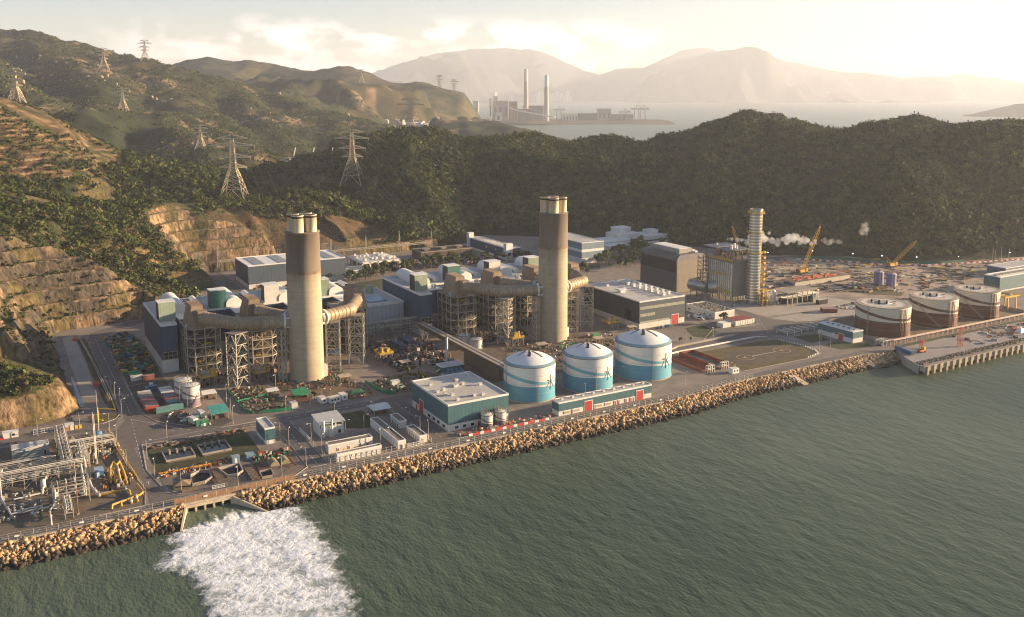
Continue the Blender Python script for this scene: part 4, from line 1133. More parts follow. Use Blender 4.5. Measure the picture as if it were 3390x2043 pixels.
# white relay rooms in the fenced yard by the shore
M_rf = mat("flat_roof_brown", (.20,.165,.125), .9, var=.25, scale=.3)
rd = lambda face, xs, z=0, h=2.0: [('door',face,x,z,1.2,h,M_red) for x in xs]
wd = lambda face, xs, z=1.4: [('window',face,x,z,.9,.7,M_glass) for x in xs]
bldg("relay_room", "long white flat roofed room with red doors, upper of two parallel rooms by the shore", 115.9, 354.6, 19.6, 4.0, 3.5, M_white, M_rf, par=.35, parts=rd('f', (3.6,8.4,13.2,16.8))+[('panel','f',6.6,.2,1.2,.8,M_yel),('panel','f',11.4,.2,1.2,.8,M_yel)])
bldg("relay_room", "long white flat roofed room with small windows, closest to the shore fence", 116.2, 344.4, 19.4, 2.6, 3.2, M_white, M_rf, par=.35, parts=wd('f', (3,5.4,8,10.6,13,15.4)))
bldg("relay_room", "longest narrow white room running inland from the shore, with an orange end door", 143.0, 344.6, 3.7, 32.0, 3.4, M_white, M_rf, par=.4, parts=[('door','f',1.2,0,1.3,2.1,M_rust)]+wd('l', (4,9,14,19,24,28)))
bldg("relay_room", "short white room with maroon side doors left of the teal warehouse", 153.0, 366.6, 3.6, 10.6, 3.2, M_white, M_rf, par=.4, parts=[('door','l',y,0,1.2,2.0,mat("maroon_paint",(.22,.03,.05),.6)) for y in (1,3,5,7,8.8)])
bldg("relay_room", "white room with maroon doors and a yellow end door beside the white gate", 154.0, 346.6, 3.6, 14.2, 2.9, M_white, M_rf, par=.4, parts=[('door','l',y,0,1.2,2.0,MATS["maroon_paint"]) for y in (1,3.2,5.4,7.6,10,12.2)]+[('door','f',1.0,0,1.4,1.9,M_yel)])
# two storey white control house with a mono pitch roof
t = thing("control_house", "two storey white control house with a sloping grey roof in the fenced yard", "building", (118.8, 374.2, 0))
MB().box(0,0,-.2,10.8,10,4.3).build("lower_wall", M_white, t)
mb = MB().box(0,8,4.3,10.8,10,6.2).box(0,0,4.3,.35,8,5.9).box(10.45,0,4.3,10.8,8,5.9)
for x in (0,3.4,7,10.3): mb.box(x,0,4.3,x+.45,.4,5.8)
mb.build("upper_wall", M_white, t)
MB().add([(-.6,-.8,5.9),(11.4,-.8,5.9),(11.4,10.6,7.1),(-.6,10.6,7.1),(-.6,-.8,6.2),(11.4,-.8,6.2),(11.4,10.6,7.4),(-.6,10.6,7.4)],[(0,3,2,1),(4,5,6,7),(0,1,5,4),(1,2,6,5),(2,3,7,6),(3,0,4,7)]).build("roof", mat("sheet_roof",(.42,.43,.43),.6,var=.1), t)
w_ = MB().box(8,-.1,.4,9.6,0,2.4).build("window", M_trim, t); MB().box(8.2,-.16,.6,9.4,-.11,2.2).build("pane", M_glass, w_)
MB().tube((1.4,-.6,0),(1.4,-.6,7.6),.5,10).build("vent_stack", M_trim, t); MB().tube((5.2,-.6,0),(5.2,-.6,7.9),.4,10).build("vent_stack", M_trim, t)
MB().box(3.6,-1.4,0,6.2,-.2,2.6).build("lean_to", M_white, t)
t = thing("open_shelter", "white curved roof shelter open on all sides behind the white relay rooms", "shelter", (149, 386.7, 0))
MB().xprism([(y, 3.0+.9*math.sin(math.pi*y/9)) for y in (0,1.5,3,4.5,6,7.5,9)]+[(9,2.8),(0,2.8)], -.4, 8.6).build("roof", M_trim, t)
for x in (.2, 8):
    for y in (.4, 8.4): MB().beam((x,y,0),(x,y,3),.22).build("post", M_steel, t)
MB().box(1,2,0,7,7,1.5).build("machinery", M_brown, t)
# back row
bldg("workshop", "big slate blue workshop with ribbed white roof below the back rock cut", 169.2, 698, 78, 41, 17.8, mat("workshop_blue",(.06,.085,.115),.65,var=.15,corr='x',rib=1.5), M_trim, 3.6, par=.6, cat="workshop",
     parts=[('door','f',6,0,3.4,3.2,M_rust),('panel','f',20,0.2,5,3,M_white)])
for i in range(4):
    o = MB().box(6+i*19,3,17.94,14+i*19,38,18.2).build("roof_light", mat("roof_light_grey",(.26,.29,.31),.4), bpy.data.objects["workshop"])
t = bldg("office_block", "long dark blue block with white stair towers behind the second turbine hall", 402.5, 706, 14, 76, 10.4, M_blue, M_roof, 2.2, par=.5)
MB().box(-1.2,-.8,-.2,5.5,4.5,15).build("stair_tower", M_trim, t); MB().box(-1.4,72,-.2,4,77,15.5).build("stair_tower", M_trim, t)
MB().box(7.4,-.3,2.4,9.6,-.05,8.6).build("red_panel", M_red, t)
for y in (20, 38): MB().box(-.12,y,6,-.02,y+2.4,7.4).build("window", M_pipew, t)
for k in range(14): MB().box(2.5,8+k*4.6,10.55,11,9+k*4.6,11.1).build("roof_duct", M_roof, t)
bldg("store_building", "pale blue and white striped store behind the second chimney", 451, 658, 24, 54, 18.4, mat("store_blue",(.17,.23,.28),.65,var=.12,corr='x',rib=1.5), M_roof, 5.0, par=.5, stripes=((10.2,12.6,M_trim),))
bldg("transformer_house", "dark brown roofless transformer compound behind the trees", 332.6, 738, 51, 21, 8.2, mat("compound_dark",(.085,.062,.048),.85,var=.25,corr='x',rib=3), M_dark, par=.5, trim=M_grey,
     parts=[('vent','t',x,y,4.5,1.2,M_grey) for x, y in ((9,10),(26,10),(42,10))])
for x in (0, 17, 34): MB().box(x-.1,-.14,.1,x+.3,-.02,8).build("pier", M_grey, bpy.data.objects["transformer_house"])
# switchgear frames
t = thing("switchgear_building", "white open framed switchgear building below the back rock cut", "switchgear", (268, 716, 0))
mb = MB()
for x in (0,7,14,21,28,34):
    for y in (0,12,24,36): mb.box(x,y,0,x+1.1,y+1.1,8.6)
mb.box(0,0,7.2,35.1,1.1,8.7).box(0,36,7.2,35.1,37.1,8.7).box(0,1.2,7.2,1.1,35.9,8.7).box(34,1.2,7.2,35.1,35.9,8.7)
mb.build("frame", M_trim, t)
MB().box(2,8,0,33,34,6.6).build("inner_wall", mat("inner_brown",(.16,.12,.09),.85), t)
MB().box(1.3,1.3,8.72,33.8,35.8,8.95).build("roof", M_roof, t)
mb = MB()
for k in range(46):
    x, y = random.uniform(3,31), random.uniform(3,33); mb.box(x,y,8.95,x+random.uniform(.6,2.4),y+random.uniform(.6,2),8.95+random.uniform(.6,2.2))
mb.build("roof_units", M_trim, t)
bldg("annexe_building", "low white annexe in front of the open framed switchgear", 252, 706, 22, 18, 4.6, M_white, M_roof, par=.5, parts=[('door','l',6,0,4,3,M_rust)])
# dark hall with roof ventilators
M_char = mat("charcoal_cladding", (.032,.042,.06), .6, var=.15, scale=.2, corr='x', rib=1.2)
bldg("ventilated_hall", "dark hall with pale stripes, red roller door and white roof ventilators", 354.8, 452, 37.6, 62, 17.7, mat("hall_slate",(.055,.07,.085),.6,var=.15,corr='x',rib=1.2), M_roof, 3.6, par=.7, cat="hall",
     stripes=(), parts=[('door','f',26.5,0,6,6.6,M_red),('panel','f',.6,12.6,36.4,1.9,mat("pale_stripe",(.30,.30,.24),.7)),('panel','f',.6,8.0,12,1.9,MATS["pale_stripe"]),('panel','f',.6,3.7,24,1.2,MATS["pale_stripe"]),('panel','l',-.02,3.62,61.9,14.0,M_char),('panel','l',8.5,0,5.5,11,M_trim)]
     +[('vent','t',26,8+6.4*i,1.7,1.5,M_trim) for i in range(8)]+[('vent','t',32,10+6.2*i,1.5,1.3,M_trim) for i in range(8)]+[('vent','t',8,30,3.6,1.6,M_trim),('vent','t',15,36,1.2,.9,M_trim),('vent','t',11,50,1.2,.9,M_trim)])
# the new turbine hall with rounded shoulders
t = thing("new_turbine_hall", "dark new turbine hall with rounded shoulders left of the silver stack", "turbine hall", (446, 524, 0))
W_, D_, H_ = 27.5, 44, 28.6
def shoulder(x0, x1, y0, y1, ins=0, zb=-.2, top=H_, rr=4.2):
    pr = [(x0, zb), (x1, zb)]
    pr += [(x1-rr+rr*math.cos(a), top-rr+rr*math.sin(a)) for a in [math.pi/2*i/8 for i in range(9)]]
    pr += [(x0+rr-rr*math.sin(a), top-rr+rr*math.cos(a)) for a in [math.pi/2*i/8 for i in range(9)]]
    return pr
MB().yprism(shoulder(0, W_, 0, D_), .5, D_).build("shell", mat("bronze_cladding",(.13,.105,.09),.5,.2,var=.12,scale=.3,corr='z',rib=.7), t)
MB().yprism([(x*1.006-.08, z*1.004) for x, z in shoulder(0, W_, 0, D_)], -.3, .48).build("front_frame", mat("frame_lilac",(.20,.18,.20),.5), t)
MB().box(.9,-.34,0,W_-.9,-.31,24).build("front_panel", mat("bronze_front",(.24,.20,.165),.55,var=.1,corr='x',rib=.8), t)
MB().box(-.12,.6,15.2,-.01,D_-1,24).build("glass_band", mat("smoked_band",(.012,.014,.018),.2), t)
MB().box(-.1,1,.1,-.01,D_-1,15.1).build("side_panel", mat("taupe_panel",(.12,.10,.095),.6,var=.1,corr='x',rib=.9), t)
MB().box(7,6,H_,20,D_-5,H_+3.2).build("roof_monitor", mat("monitor_grey",(.33,.31,.28),.7), t)
MB().box(7.6,6.6,H_+3.2,19.4,D_-5.6,H_+3.5).build("monitor_roof", M_trim, t)
MB().box(14,-.6,.1,23,-.36,10).build("loading_door", M_dark, t); MB().box(23.6,-.7,.1,24.4,-.36,16).build("lilac_pier", MATS["frame_lilac"], t)
for x, y in ((21,4),(23,9)): MB().box(x,y,H_-.05,x+2.4,y+1.6,H_+1.2).build("roof_unit", M_trim, t)
# administration cluster
t = thing("office_complex", "white stepped office complex in front of the wooded ridge", "office", (505, 703, 0))
for i, (x, y, w, d, h) in enumerate(((0,0,36,24,8),(26,10,26,20,12),(30,14,15,13,17.5),(52,4,34,26,9),(66,12,12,10,13),(-2,-14,24,13,6))):
    wl = MB().box(x,y,-.2,x+w,y+d,h).build("wing", M_white, t)
    MB().box(x-.3,y-.3,h,x+w+.3,y+d+.3,h+.6).build("roof_edge", M_trim, wl)
    MB().box(x+.5,y-.12,h*.45,x+w-.5,y-.02,h*.45+1.3).build("window_band", M_glass, wl)
# flat white building with planted roof, with cars beside
t = bldg("canteen", "flat white building with a cluttered brown roof beside the parked white cars", 414.7, 447.5, 17.6, 29, 4.3, M_white, M_rf, par=.6, parts=[('window','l',3,1.4,2.4,1.4,M_glass),('window','l',9,1.4,2,1.4,M_glass),('window','l',24,1.4,3,1.4,M_glass),('window','f',9.5,1.6,2.6,1.3,M_glass)])
mb = MB()
for k in range(120):
    x, y = random.uniform(1,16), random.uniform(1,27.5); mb.box(x,y,4.42,x+random.uniform(.3,1.2),y+random.uniform(.3,.9),4.42+random.uniform(.2,.9))
mb.build("roof_clutter", M_grey, t)
bldg("bicycle_shed", "low shed with a dull red roof and white front louvres on the corner lawn", 413.5, 427, 17, 10.5, 3.3, mat("shed_cream",(.55,.52,.45),.8), mat("red_roof",(.24,.06,.05),.75), par=0,
     parts=[('panel','f',.6+2.1*i,.6,1.3,2.2,M_trim) for i in range(8)])
bldg("gate_hut", "white hut with a grey roof beside the red roofed shed", 403.5, 427.5, 7, 6, 2.6, M_white, M_trim, par=.25)
bldg("blue_pump_hut", "low dark blue hut with a grey roof beside four blue drums", 203.9, 428.4, 13.6, 7.2, 4.2, M_teal, M_roof, 1.2, par=.4, parts=[('door','l',2,0,2,2.6,M_trim)])
bldg("tank_farm_pump_house", "green and white pump house with a red door left of the brown tanks", 446, 361, 9, 27, 7.0, M_teal, M_trim, 2.9, par=.3, cat="pump house",
     parts=[('door','l',7,0,4,4.4,M_red),('door','l',23,0,1.2,2.2,M_dark)]+[('vent','t',4.5,3+4*i,1,.5,M_grey) for i in range(6)])
bldg("jetty_store", "long green shed with a cluttered white roof at the right edge behind the brown tanks", 660.4, 403.6, 52, 13, 11.2, M_teal, M_trim, 1.0, par=.4, cat="warehouse", parts=[('vent','t',4+4*i,6,2.2,.7,M_grey) for i in range(11)])
bldg("site_shed", "low teal shed beyond the green shed at the right edge", 720, 436, 44, 16, 7, M_blue2, M_roof, 1.0, par=.3)
bldg("service_building", "low white building below the wooded ridge behind the striped store", 480, 726, 22, 12, 6, M_white, M_roof, par=.4)
# ================================================================ TANKS
def wave_mat(name, white, low, band, r, H, phi, lo_off=.0):
    """painted shell: coloured foot with a wavy edge and a swooping stripe, by angle round the axis and height"""
    m = mat(name, white, .55, var=.06, scale=.3, stain=.18)
    nt = m.node_tree; nd = nt.nodes; lk = nt.links.new; bs = nd['Principled BSDF']
    base = bs.inputs['Base Color'].links[0].from_socket
    tc = nd.new('ShaderNodeTexCoord'); sp = nd.new('ShaderNodeSeparateXYZ'); lk(tc.outputs['Object'], sp.inputs[0])
    def M(op, a, b=None, c=None):
        n = nd.new('ShaderNodeMath'); n.operation = op
        for i, x in enumerate((a, b, c)):
            if x is None: continue
            if isinstance(x, (int, float)): n.inputs[i].default_value = x
            else: lk(x, n.inputs[i])
        return n.outputs[0]
    ang = M('ARCTAN2', sp.outputs['Y'], sp.outputs['X'])
    a = M('SUBTRACT', ang, phi)
    s1 = M('SINE', a); s2 = M('SINE', M('ADD', M('MULTIPLY', a, 2), .6))
    zf = M('DIVIDE', sp.outputs['Z'], H)
    sc = M('ADD', M('MULTIPLY', s1, -.125), M('ADD', M('MULTIPLY', s2, -.02), .575+lo_off))
    hw = M('ADD', M('MULTIPLY', s1, -.008), .046)
    stripe = M('LESS_THAN', M('ABSOLUTE', M('SUBTRACT', zf, sc)), hw)
    top = M('ADD', M('MULTIPLY', M('SINE', M('ADD', a, .35)), -.07), M('ADD', M('MULTIPLY', s2, .035), .415+lo_off))
    foot = M('LESS_THAN', zf, top)
    x1 = nd.new('ShaderNodeMixRGB'); lk(stripe, x1.inputs[0]); lk(base, x1.inputs[1]); x1.inputs[2].default_value = (*band, 1)
    x2 = nd.new('ShaderNodeMixRGB'); lk(foot, x2.inputs[0]); lk(x1.outputs[0], x2.inputs[1]); x2.inputs[2].default_value = (*low, 1)
    lk(x2.outputs[0], bs.inputs['Base Color'])
    return m
# brush strokes of the painted characters, in a unit square: polylines with widths
WATER = [[((.5,1.0),.10),((.5,.5),.09),((.5,.06),.09),((.40,.14),.03)],
         [((.14,.66),.07),((.36,.68),.08),((.30,.44),.07),((.06,.18),.03)],
         [((.86,.82),.04),((.70,.66),.08),((.56,.56),.06)],
         [((.55,.58),.05),((.72,.36),.09),((.97,.14),.07)]]
OIL = [[((.06,.92),.04),((.2,.8),.09)],[((.02,.64),.04),((.16,.54),.09)],[((.04,.06),.04),((.12,.22),.08),((.24,.40),.04)],
       [((.38,.70),.07),((.38,.06),.07)],[((.96,.70),.07),((.96,.06),.07)],[((.35,.70),.07),((.99,.70),.07)],
       [((.38,.40),.06),((.96,.40),.06)],[((.35,.09),.07),((.99,.09),.07)],[((.67,.98),.07),((.67,.09),.07)]]
def strokes(glyph, fn, steps=4):
    mb = MB()
    for st_ in glyph:
        L_, R_ = [], []
        pts = []
        for (p, w), (q, v) in zip(st_[:-1], st_[1:]):
            for k in range(steps):
                t = k/steps; pts.append((p[0]+(q[0]-p[0])*t, p[1]+(q[1]-p[1])*t, w+(v-w)*t))
        pts.append((*st_[-1][0], st_[-1][1]))
        for i, (x, y, w) in enumerate(pts):
            a = pts[max(0, i-1)]; b = pts[min(len(pts)-1, i+1)]
            dx, dy = b[0]-a[0], b[1]-a[1]; l = math.hypot(dx, dy) or 1
            nx, ny = -dy/l*w/2, dx/l*w/2
            L_.append(fn(x+nx, y+ny)); R_.append(fn(x-nx, y-ny))
        n = len(pts)
        mb.add(L_+R_, [(i, i+1, n+i+1, n+i) for i in range(n-1)])
        mb.add(L_+R_, [(n+i, n+i+1, i+1, i) for i in range(n-1)])
    return mb
def tank(name, label, cat, u, v, r, H, dome, mats, group=None, rail=True, n=64):
    t = thing(name, label, cat, (u, v, 0), 0, group)
    MB().lathe([(r+.35,-.2),(r+.35,.35)], n).build("footing", M_cope, t)
    MB().lathe([(r,.3),(r,H)], n).build("shell", mats[0], t)
    if dome > 0:
        R_ = (r*r+dome*dome)/(2*dome); c = H+dome-R_
        pr = []
        for k in range(13):
            q = r*.985*(1-k/12); pr.append((max(q, .01), c+math.sqrt(R_*R_-q*q)))
        MB().lathe(pr, n).build("dome_roof", mats[1], t)
        q = [p for p in pr if p[0] > r*.86]
        if len(mats) > 2: MB().lathe([(p[0], p[1]+.04) for p in q], n).build("roof_margin", mats[2], t)
    else:
        MB().lathe([(r*.98,H-.5),(r*.98,H-.45),(.01,H+.25)], n).build("roof", mats[1], t)
    mb = MB().ring((0,0), r*.985, H-.15, .35, .3, n); mb.build("rim", M_grey, t)
    if rail:
        mb = MB(); k = int(2*math.pi*r/1.6)
        for i in range(k):
            a = 2*math.pi*i/k; b = 2*math.pi*(i+1)/k; rr = r+.15
            p = (rr*math.cos(a), rr*math.sin(a)); q = (rr*math.cos(b), rr*math.sin(b))
            mb.beam((*p,H+.1),(*p,H+1.15),.07); mb.beam((*p,H+1.15),(*q,H+1.15),.07); mb.beam((*p,H+.65),(*q,H+.65),.05)
        mb.build("handrail", M_grey, t)
    mb = MB()
    for zf in (.75, .5, .25): mb.ring((0,0), r+.005, H*zf, .06, .09, n)
    mb.build("wind_girder", mat("girder_paint", (.34,.36,.34), .7), t)
    return t
def riser(t, r, H, a, z0=0, w=.1, mt=None):
    MB().tube(((r+.35)*math.cos(a),(r+.35)*math.sin(a),z0),((r+.35)*math.cos(a),(r+.35)*math.sin(a),H),w,8).build("riser_pipe", mt or M_grey, t)
M_wwht = (.74,.71,.66)
M_cyan = mat("dome_blue_margin", (.20,.40,.48), .6, var=.1, scale=.3, stain=.2)
M_dome = mat("dome_white", (.74,.72,.70), .55, var=.05, scale=.2, stain=.12)
M_ink = mat("ink_green", (.035,.05,.03), .6); M_inkb = mat("ink_brown", (.06,.045,.04), .7)
for i, (u, v, r, H, dm, where) in enumerate(((228.3,377.9,12.95,17.5,4.6,"blue and white domed water tank standing directly behind the teal warehouse corner"),
                                  (261.8,375.3,12.95,17.6,4.6,"blue and white domed water tank in the middle of the three"),
                                  (300.0,378.3,15.2,18.2,5.2,"largest blue and white domed water tank, next to the red walled basin"))):
    va = math.atan2(v, u)+math.pi        # the painted side faces the sea road
    wm = wave_mat(f"water_tank_paint_{'abc'[i]}", M_wwht, (.085,.30,.42), (.16,.40,.48), r, H, va, .045)
    t = tank("water_tank", where, "water tank", u, v, r, H, dm, (wm, M_dome, M_cyan), "blue and white water tanks")
    s = 7.2 if r < 14 else 8.2
    def onshell(x, y, r=r, va=va, s=s, H=H):
        a = va+R(52)+(x-.5)*s/r
        return ((r+.06)*math.cos(a), (r+.06)*math.sin(a), H*.30+y*s*1.06)
    strokes(WATER, onshell, 6).build("painted_character", M_ink, t)
    R_ = (r*r+dm*dm)/(2*dm); cz = H+dm-R_
    def ondome(x, y, r=r, va=va, R_=R_, cz=cz):
        right = (x-.5)*r*1.05; back = (y-.42)*r*1.15
        X = right*math.cos(va+math.pi/2)-back*math.cos(va); Y = right*math.sin(va+math.pi/2)-back*math.sin(va)
        return (X, Y, cz+math.sqrt(max(1, R_*R_-X*X-Y*Y))+.07)
    strokes(WATER, ondome, 6).build("roof_character", M_inkb, t)
    for a, top in ((-58, H), (20, H*.72)): riser(t, r, top, va+R(a), 0, .11, M_steel)
    MB().tube((0,0,H+dm-.2),(0,0,H+dm+.9),.6,10).build("roof_vent", M_grey, t)
# brown oil tanks
M_oilroof = mat("oil_roof", (.62,.60,.57), .7, var=.08, scale=.2, stain=.15)
for i, (u, v, r, where) in enumerate(((485,371,16.4,"brown and white oil tank beside the green and white pump house"),(531.5,368.6,14.9,"brown and white oil tank in the middle, with a straight diagonal stair"),(576,367.6,14.2,"brown and white oil tank nearest the yellow gantry crane"))):
    H = 18.5; va = math.atan2(v, u)+math.pi
    wm = wave_mat(f"oil_tank_paint_{'abc'[i]}", (.66,.58,.46), (.105,.030,.013), (.085,.026,.012), r, H, va, .13)
    t = tank("oil_tank", where, "oil tank", u, v, r, H, 0, (wm, M_oilroof), "brown and white oil tanks")
    MB().ring((0,0), r*.80, H+.02, r*.19, .1, 64).build("roof_margin", mat("oil_rim",(.40,.33,.25),.8), t)
    def onroof(x, y, r=r, va=va):
        right = -(x-.5)*r*.95; back = -(y-.5)*r*.95
        return (right*math.cos(va+math.pi/2)-back*math.cos(va), right*math.sin(va+math.pi/2)-back*math.sin(va), 18.9)
    strokes(OIL, onroof, 2).build("roof_character", mat("ink_blue",(.06,.08,.10),.7), t)
    def onsh(x, y, r=r, va=va):
        a = va+R(70)+(x-.5)*6/r
        return ((r+.05)*math.cos(a), (r+.05)*math.sin(a), 9.5+y*5)
    strokes(OIL, onsh, 2).build("painted_character", M_inkb, t)
    mb = MB()
    if i:                                # stair hugging the shell, upper left to lower right
        n = 26
        for k in range(n):
            a = va+R(-38+60*k/n); b = va+R(-38+60*(k+1)/n); z = 15*(1-k/n)+.4; z2 = 15*(1-(k+1)/n)+.4
            p = ((r+.7)*math.cos(a),(r+.7)*math.sin(a)); q = ((r+.7)*math.cos(b),(r+.7)*math.sin(b))
            mb.beam((*p,z),(*q,z2),.28); mb.beam((*p,z+1.1),(*q,z2+1.1),.1); mb.beam((*p,z),(*p,z+1.1),.07)
        mb.build("stair", mat("stair_paint",(.40,.31,.22),.8), t)
        MB().box(-3.2,-.1,0,3.2,.1,1.5).build("name_board", M_trim, t)
        o = t.children[-1]; o.location = ((r+.5)*math.cos(va+R(4)),(r+.5)*math.sin(va+R(4)),1.2); o.rotation_euler = (0,0,va+R(94))
    else:
        a = va+R(-30)
        for s_ in (-.3,.3): mb.beam(((r+.4)*math.cos(a)-s_*math.sin(a),(r+.4)*math.sin(a)+s_*math.cos(a),0),((r+.4)*math.cos(a)-s_*math.sin(a),(r+.4)*math.sin(a)+s_*math.cos(a),H),.16)
        for z in (4, 9, 13.5): mb.box((r+.3)*math.cos(a)-.9,(r+.3)*math.sin(a)-.9,z,(r+.3)*math.cos(a)+.9,(r+.3)*math.sin(a)+.9,z+.3)
        mb.build("ladder", mat("stair_paint",(.40,.31,.22),.8), t)
    for a in (38, 46, 55): riser(t, r, H*.96, va+R(a), 0, .2, M_rust)
# smaller tanks
def small_tank(label, u, v, r, H, low, band, name="storage_tank", grp=None, stair=False, roofm=None):
    va = math.atan2(v, u)+math.pi
    nm = "small_tank_paint_%d_%d" % (u, v)
    wm = wave_mat(nm, (.66,.62,.56), low, band, r, H, va) if low else mat("plain_tank_white", (.66,.62,.56), .6, var=.08, stain=.25)
    t = tank(name, label, "tank", u, v, r, H, .5, (wm, roofm or M_trim), grp, True, 32)
    if stair:
        mb = MB()
        for k in range(14):
            a = va+R(75-70*k/14); b = va+R(75-70*(k+1)/14); z = H*(1-k/14); z2 = H*(1-(k+1)/14)
            mb.beam(((r+.5)*math.cos(a),(r+.5)*math.sin(a),z),((r+.5)*math.cos(b),(r+.5)*math.sin(b),z2),.25)
        mb.build("stair", M_grey, t)
    mb = MB()
    for k in range(12):
        a = random.uniform(0, 6.28); q = random.uniform(0, r*.8); mb.tube((q*math.cos(a),q*math.sin(a),H),(q*math.cos(a),q*math.sin(a),H+random.uniform(.8,1.8)),.14,6)
    mb.build("roof_fittings", M_grey, t)
    riser(t, r, H, va+R(-25), 0, .1)
    return t
random.seed(12)
PUR = (.17,.13,.18)
small_tank("tall white mauve-footed tank with a curved stair by the container rows", 78.3, 446.6, 4.1, 10.3, PUR, PUR, stair=True)
small_tank("tall white tank with mauve foot half hidden behind its twin by the container rows", 76.6, 456.8, 4.1, 10.3, PUR, PUR)
small_tank("small striped tank with green railing in front of the teal warehouse, left of its twin", 188.2, 348.6, 2.7, 6.2, (.10,.075,.09), (.12,.09,.11))
small_tank("small striped tank with green railing near the orange barriers by the teal warehouse", 195.3, 349.0, 2.7, 6.4, (.10,.075,.09), (.12,.09,.11))
small_tank("squat white tank with rusty fittings beside the brown gallery, behind its twin", 242.6, 478, 3.8, 5.6, None, None)
small_tank("squat white tank with rusty fittings beside the brown gallery, in front of its twin", 245.2, 467, 3.8, 5.4, None, None)
for u, v, w in ((605.5,469,"purple cylindrical silo at the building site, left of the pair"),(607.5,459,"purple cylindrical silo at the building site, right of the pair")):
    t = thing("silo", w, "silo", (u, v, 0), 0, "purple silos")
    MB().lathe([(3.7,0),(3.7,9.6)], 32).build("shell", mat("purple_cladding",(.17,.15,.30),.6,var=.1,corr='x',rib=.8), t)
    MB().lathe([(3.8,9.6),(3.8,9.8),(.01,10.3)], 32).build("roof", mat("silo_roof",(.25,.22,.36),.6), t)
    mb = MB().beam((-2.7,-2.7,0),(-2.7,-2.7,10),.2).beam((-2.2,-3.1,0),(-2.2,-3.1,10),.2); mb.build("ladder", M_steel, t)

# bund walls and pipe track of the oil tanks
M_bund = mat("bund_concrete", (.36,.31,.26), .9, var=.2, scale=.3, stain=.4)
def wall_run(name, label, pts, h, w, m, cat="wall", z=0):
    mb = MB()
    for (a, b), (c, d) in zip(pts[:-1], pts[1:]):
        l = math.hypot(c-a, d-b) or 1; nx, ny = -(d-b)/l*w/2, (c-a)/l*w/2
        mb.prism([(a-nx,b-ny),(c-nx,d-ny),(c+nx,d+ny),(a+nx,b+ny)], z, z+h)
    return tag(mb.build(name, m), label, cat)
wall_run("bund_wall", "low concrete bund wall round the brown oil tanks", [(498,404),(463.5,404),(463.5,350.5),(612,350.5),(612,404)], 2.0, .35, M_bund)
sheet("bund_floor", [(463.8,350.8),(611.8,350.8),(611.8,403.7),(463.8,403.7)], .05, mat("bund_floor",(.17,.125,.085),.95,var=.3,scale=.15,stain=.4), "brown earth floor inside the oil tank bund", "yard")
t = thing("pipe_track", "long pale pink pipe track on short posts along the jetty road", "pipe rack", (458, 346.4, 0))
M_pink = mat("pink_pipe", (.50,.36,.29), .7, var=.2, scale=.3)
mb = MB()
for k in range(5): mb.tube((6,.3+.45*k-.9,3.0),(190,.3+.45*k-.9,3.0),.24,6)
mb.build("pipes", M_pink, t)
mb = MB()
for x in range(6, 190, 5): mb.beam((x,-1,0),(x,-1,2.9),.25).beam((x,1.6,0),(x,1.6,2.9),.25).beam((x,-1,2.7),(x,1.6,2.7),.25)
mb.build("trestle_frame", M_pink, t)
t = thing("valve_station", "tangle of pale pipes and valves beside the first brown tank", "pipework", (457, 349, 0))
mb = MB()
for k in range(5): mb.path([(k*1.2,0,0),(k*1.2,0,2.2),(k*1.2,3.5,2.2),(k*1.2,3.5,0)], .25, 8)
for k in range(14): mb.tube((random.uniform(-1,6),random.uniform(-2,8),random.uniform(.4,3)),(random.uniform(-1,6),random.uniform(-2,8),random.uniform(.4,3)),.14,6)
mb.build("pipes", M_steel, t)
mb = MB()
for x in (-1.5, 2, 5.5):
    for y in (-2, 3): mb.beam((x,y,0),(x,y,3.4),.25)
    mb.beam((x,-2,3.4),(x,3,3.4),.25)
for y in (-2, 3): mb.beam((-1.5,y,3.4),(5.5,y,3.4),.25)
mb.build("frame", M_trim, t)

# ================================================================ NEW UNIT WITH THE SILVER STACK
t = thing("silver_stack", "ribbed silver steel stack with yellow platforms", "chimney", (473, 471.6, 0))
M_silver = mat("silver_sheet", (.40,.385,.355), .38, .7, var=.12, scale=.5)
MB().lathe([(4.2,0),(4.2,67)], 48).build("shell", M_silver, t)
for k in range(30): MB().ring((0,0), 4.19, 2.1+2.16*k, .36, .75, 40).build("stiffening_ring", mat("ring_highlight",(.78,.75,.68),.35,.5,var=.06), t)  # ring highlights put into the colour, paler than the shell between
for z, w in ((64.8,1.5),(50.5,1.2),(36,1.0)):
    p = MB().ring((0,0), 4.3, z, w, .25, 40).build("platform", M_grey, t)
    mb = MB()
    for k in range(24):
        a = 2*math.pi*k/24; b = 2*math.pi*(k+1)/24; q = 4.3+w
        mb.beam((q*math.cos(a),q*math.sin(a),z+.2),(q*math.cos(a),q*math.sin(a),z+1.5),.14)
        for zz in (.7,1.5): mb.beam((q*math.cos(a),q*math.sin(a),z+zz),(q*math.cos(b),q*math.sin(b),z+zz),.16)
    mb.build("handrail", M_yel, p)
MB().ring((0,0), 4.0, 67, .7, 1.2, 40).build("crown_ring", M_silver, t)
mb = MB(); mb.add([(3.9*math.cos(2*math.pi*i/24),3.9*math.sin(2*math.pi*i/24),67.6) for i in range(24)],[tuple(range(24))]); mb.build("dark_mouth", M_mouth, t)
mb = MB()
for z in range(1, 66): mb.box(4.25,-.5,z,4.75,.5,z+.1)
mb.box(4.6,-.55,1,4.8,-.42,66).box(4.6,.42,1,4.8,.55,66); l = mb.build("ladder", M_yel, t); l.rotation_euler = (0,0,R(-75))
for k in range(7):
    a = R(195+12*k); mb = MB().beam((4.3*math.cos(a),4.3*math.sin(a),1),(4.3*math.cos(a),4.3*math.sin(a),60),.14)
mb.build("conduit", M_steel, t)
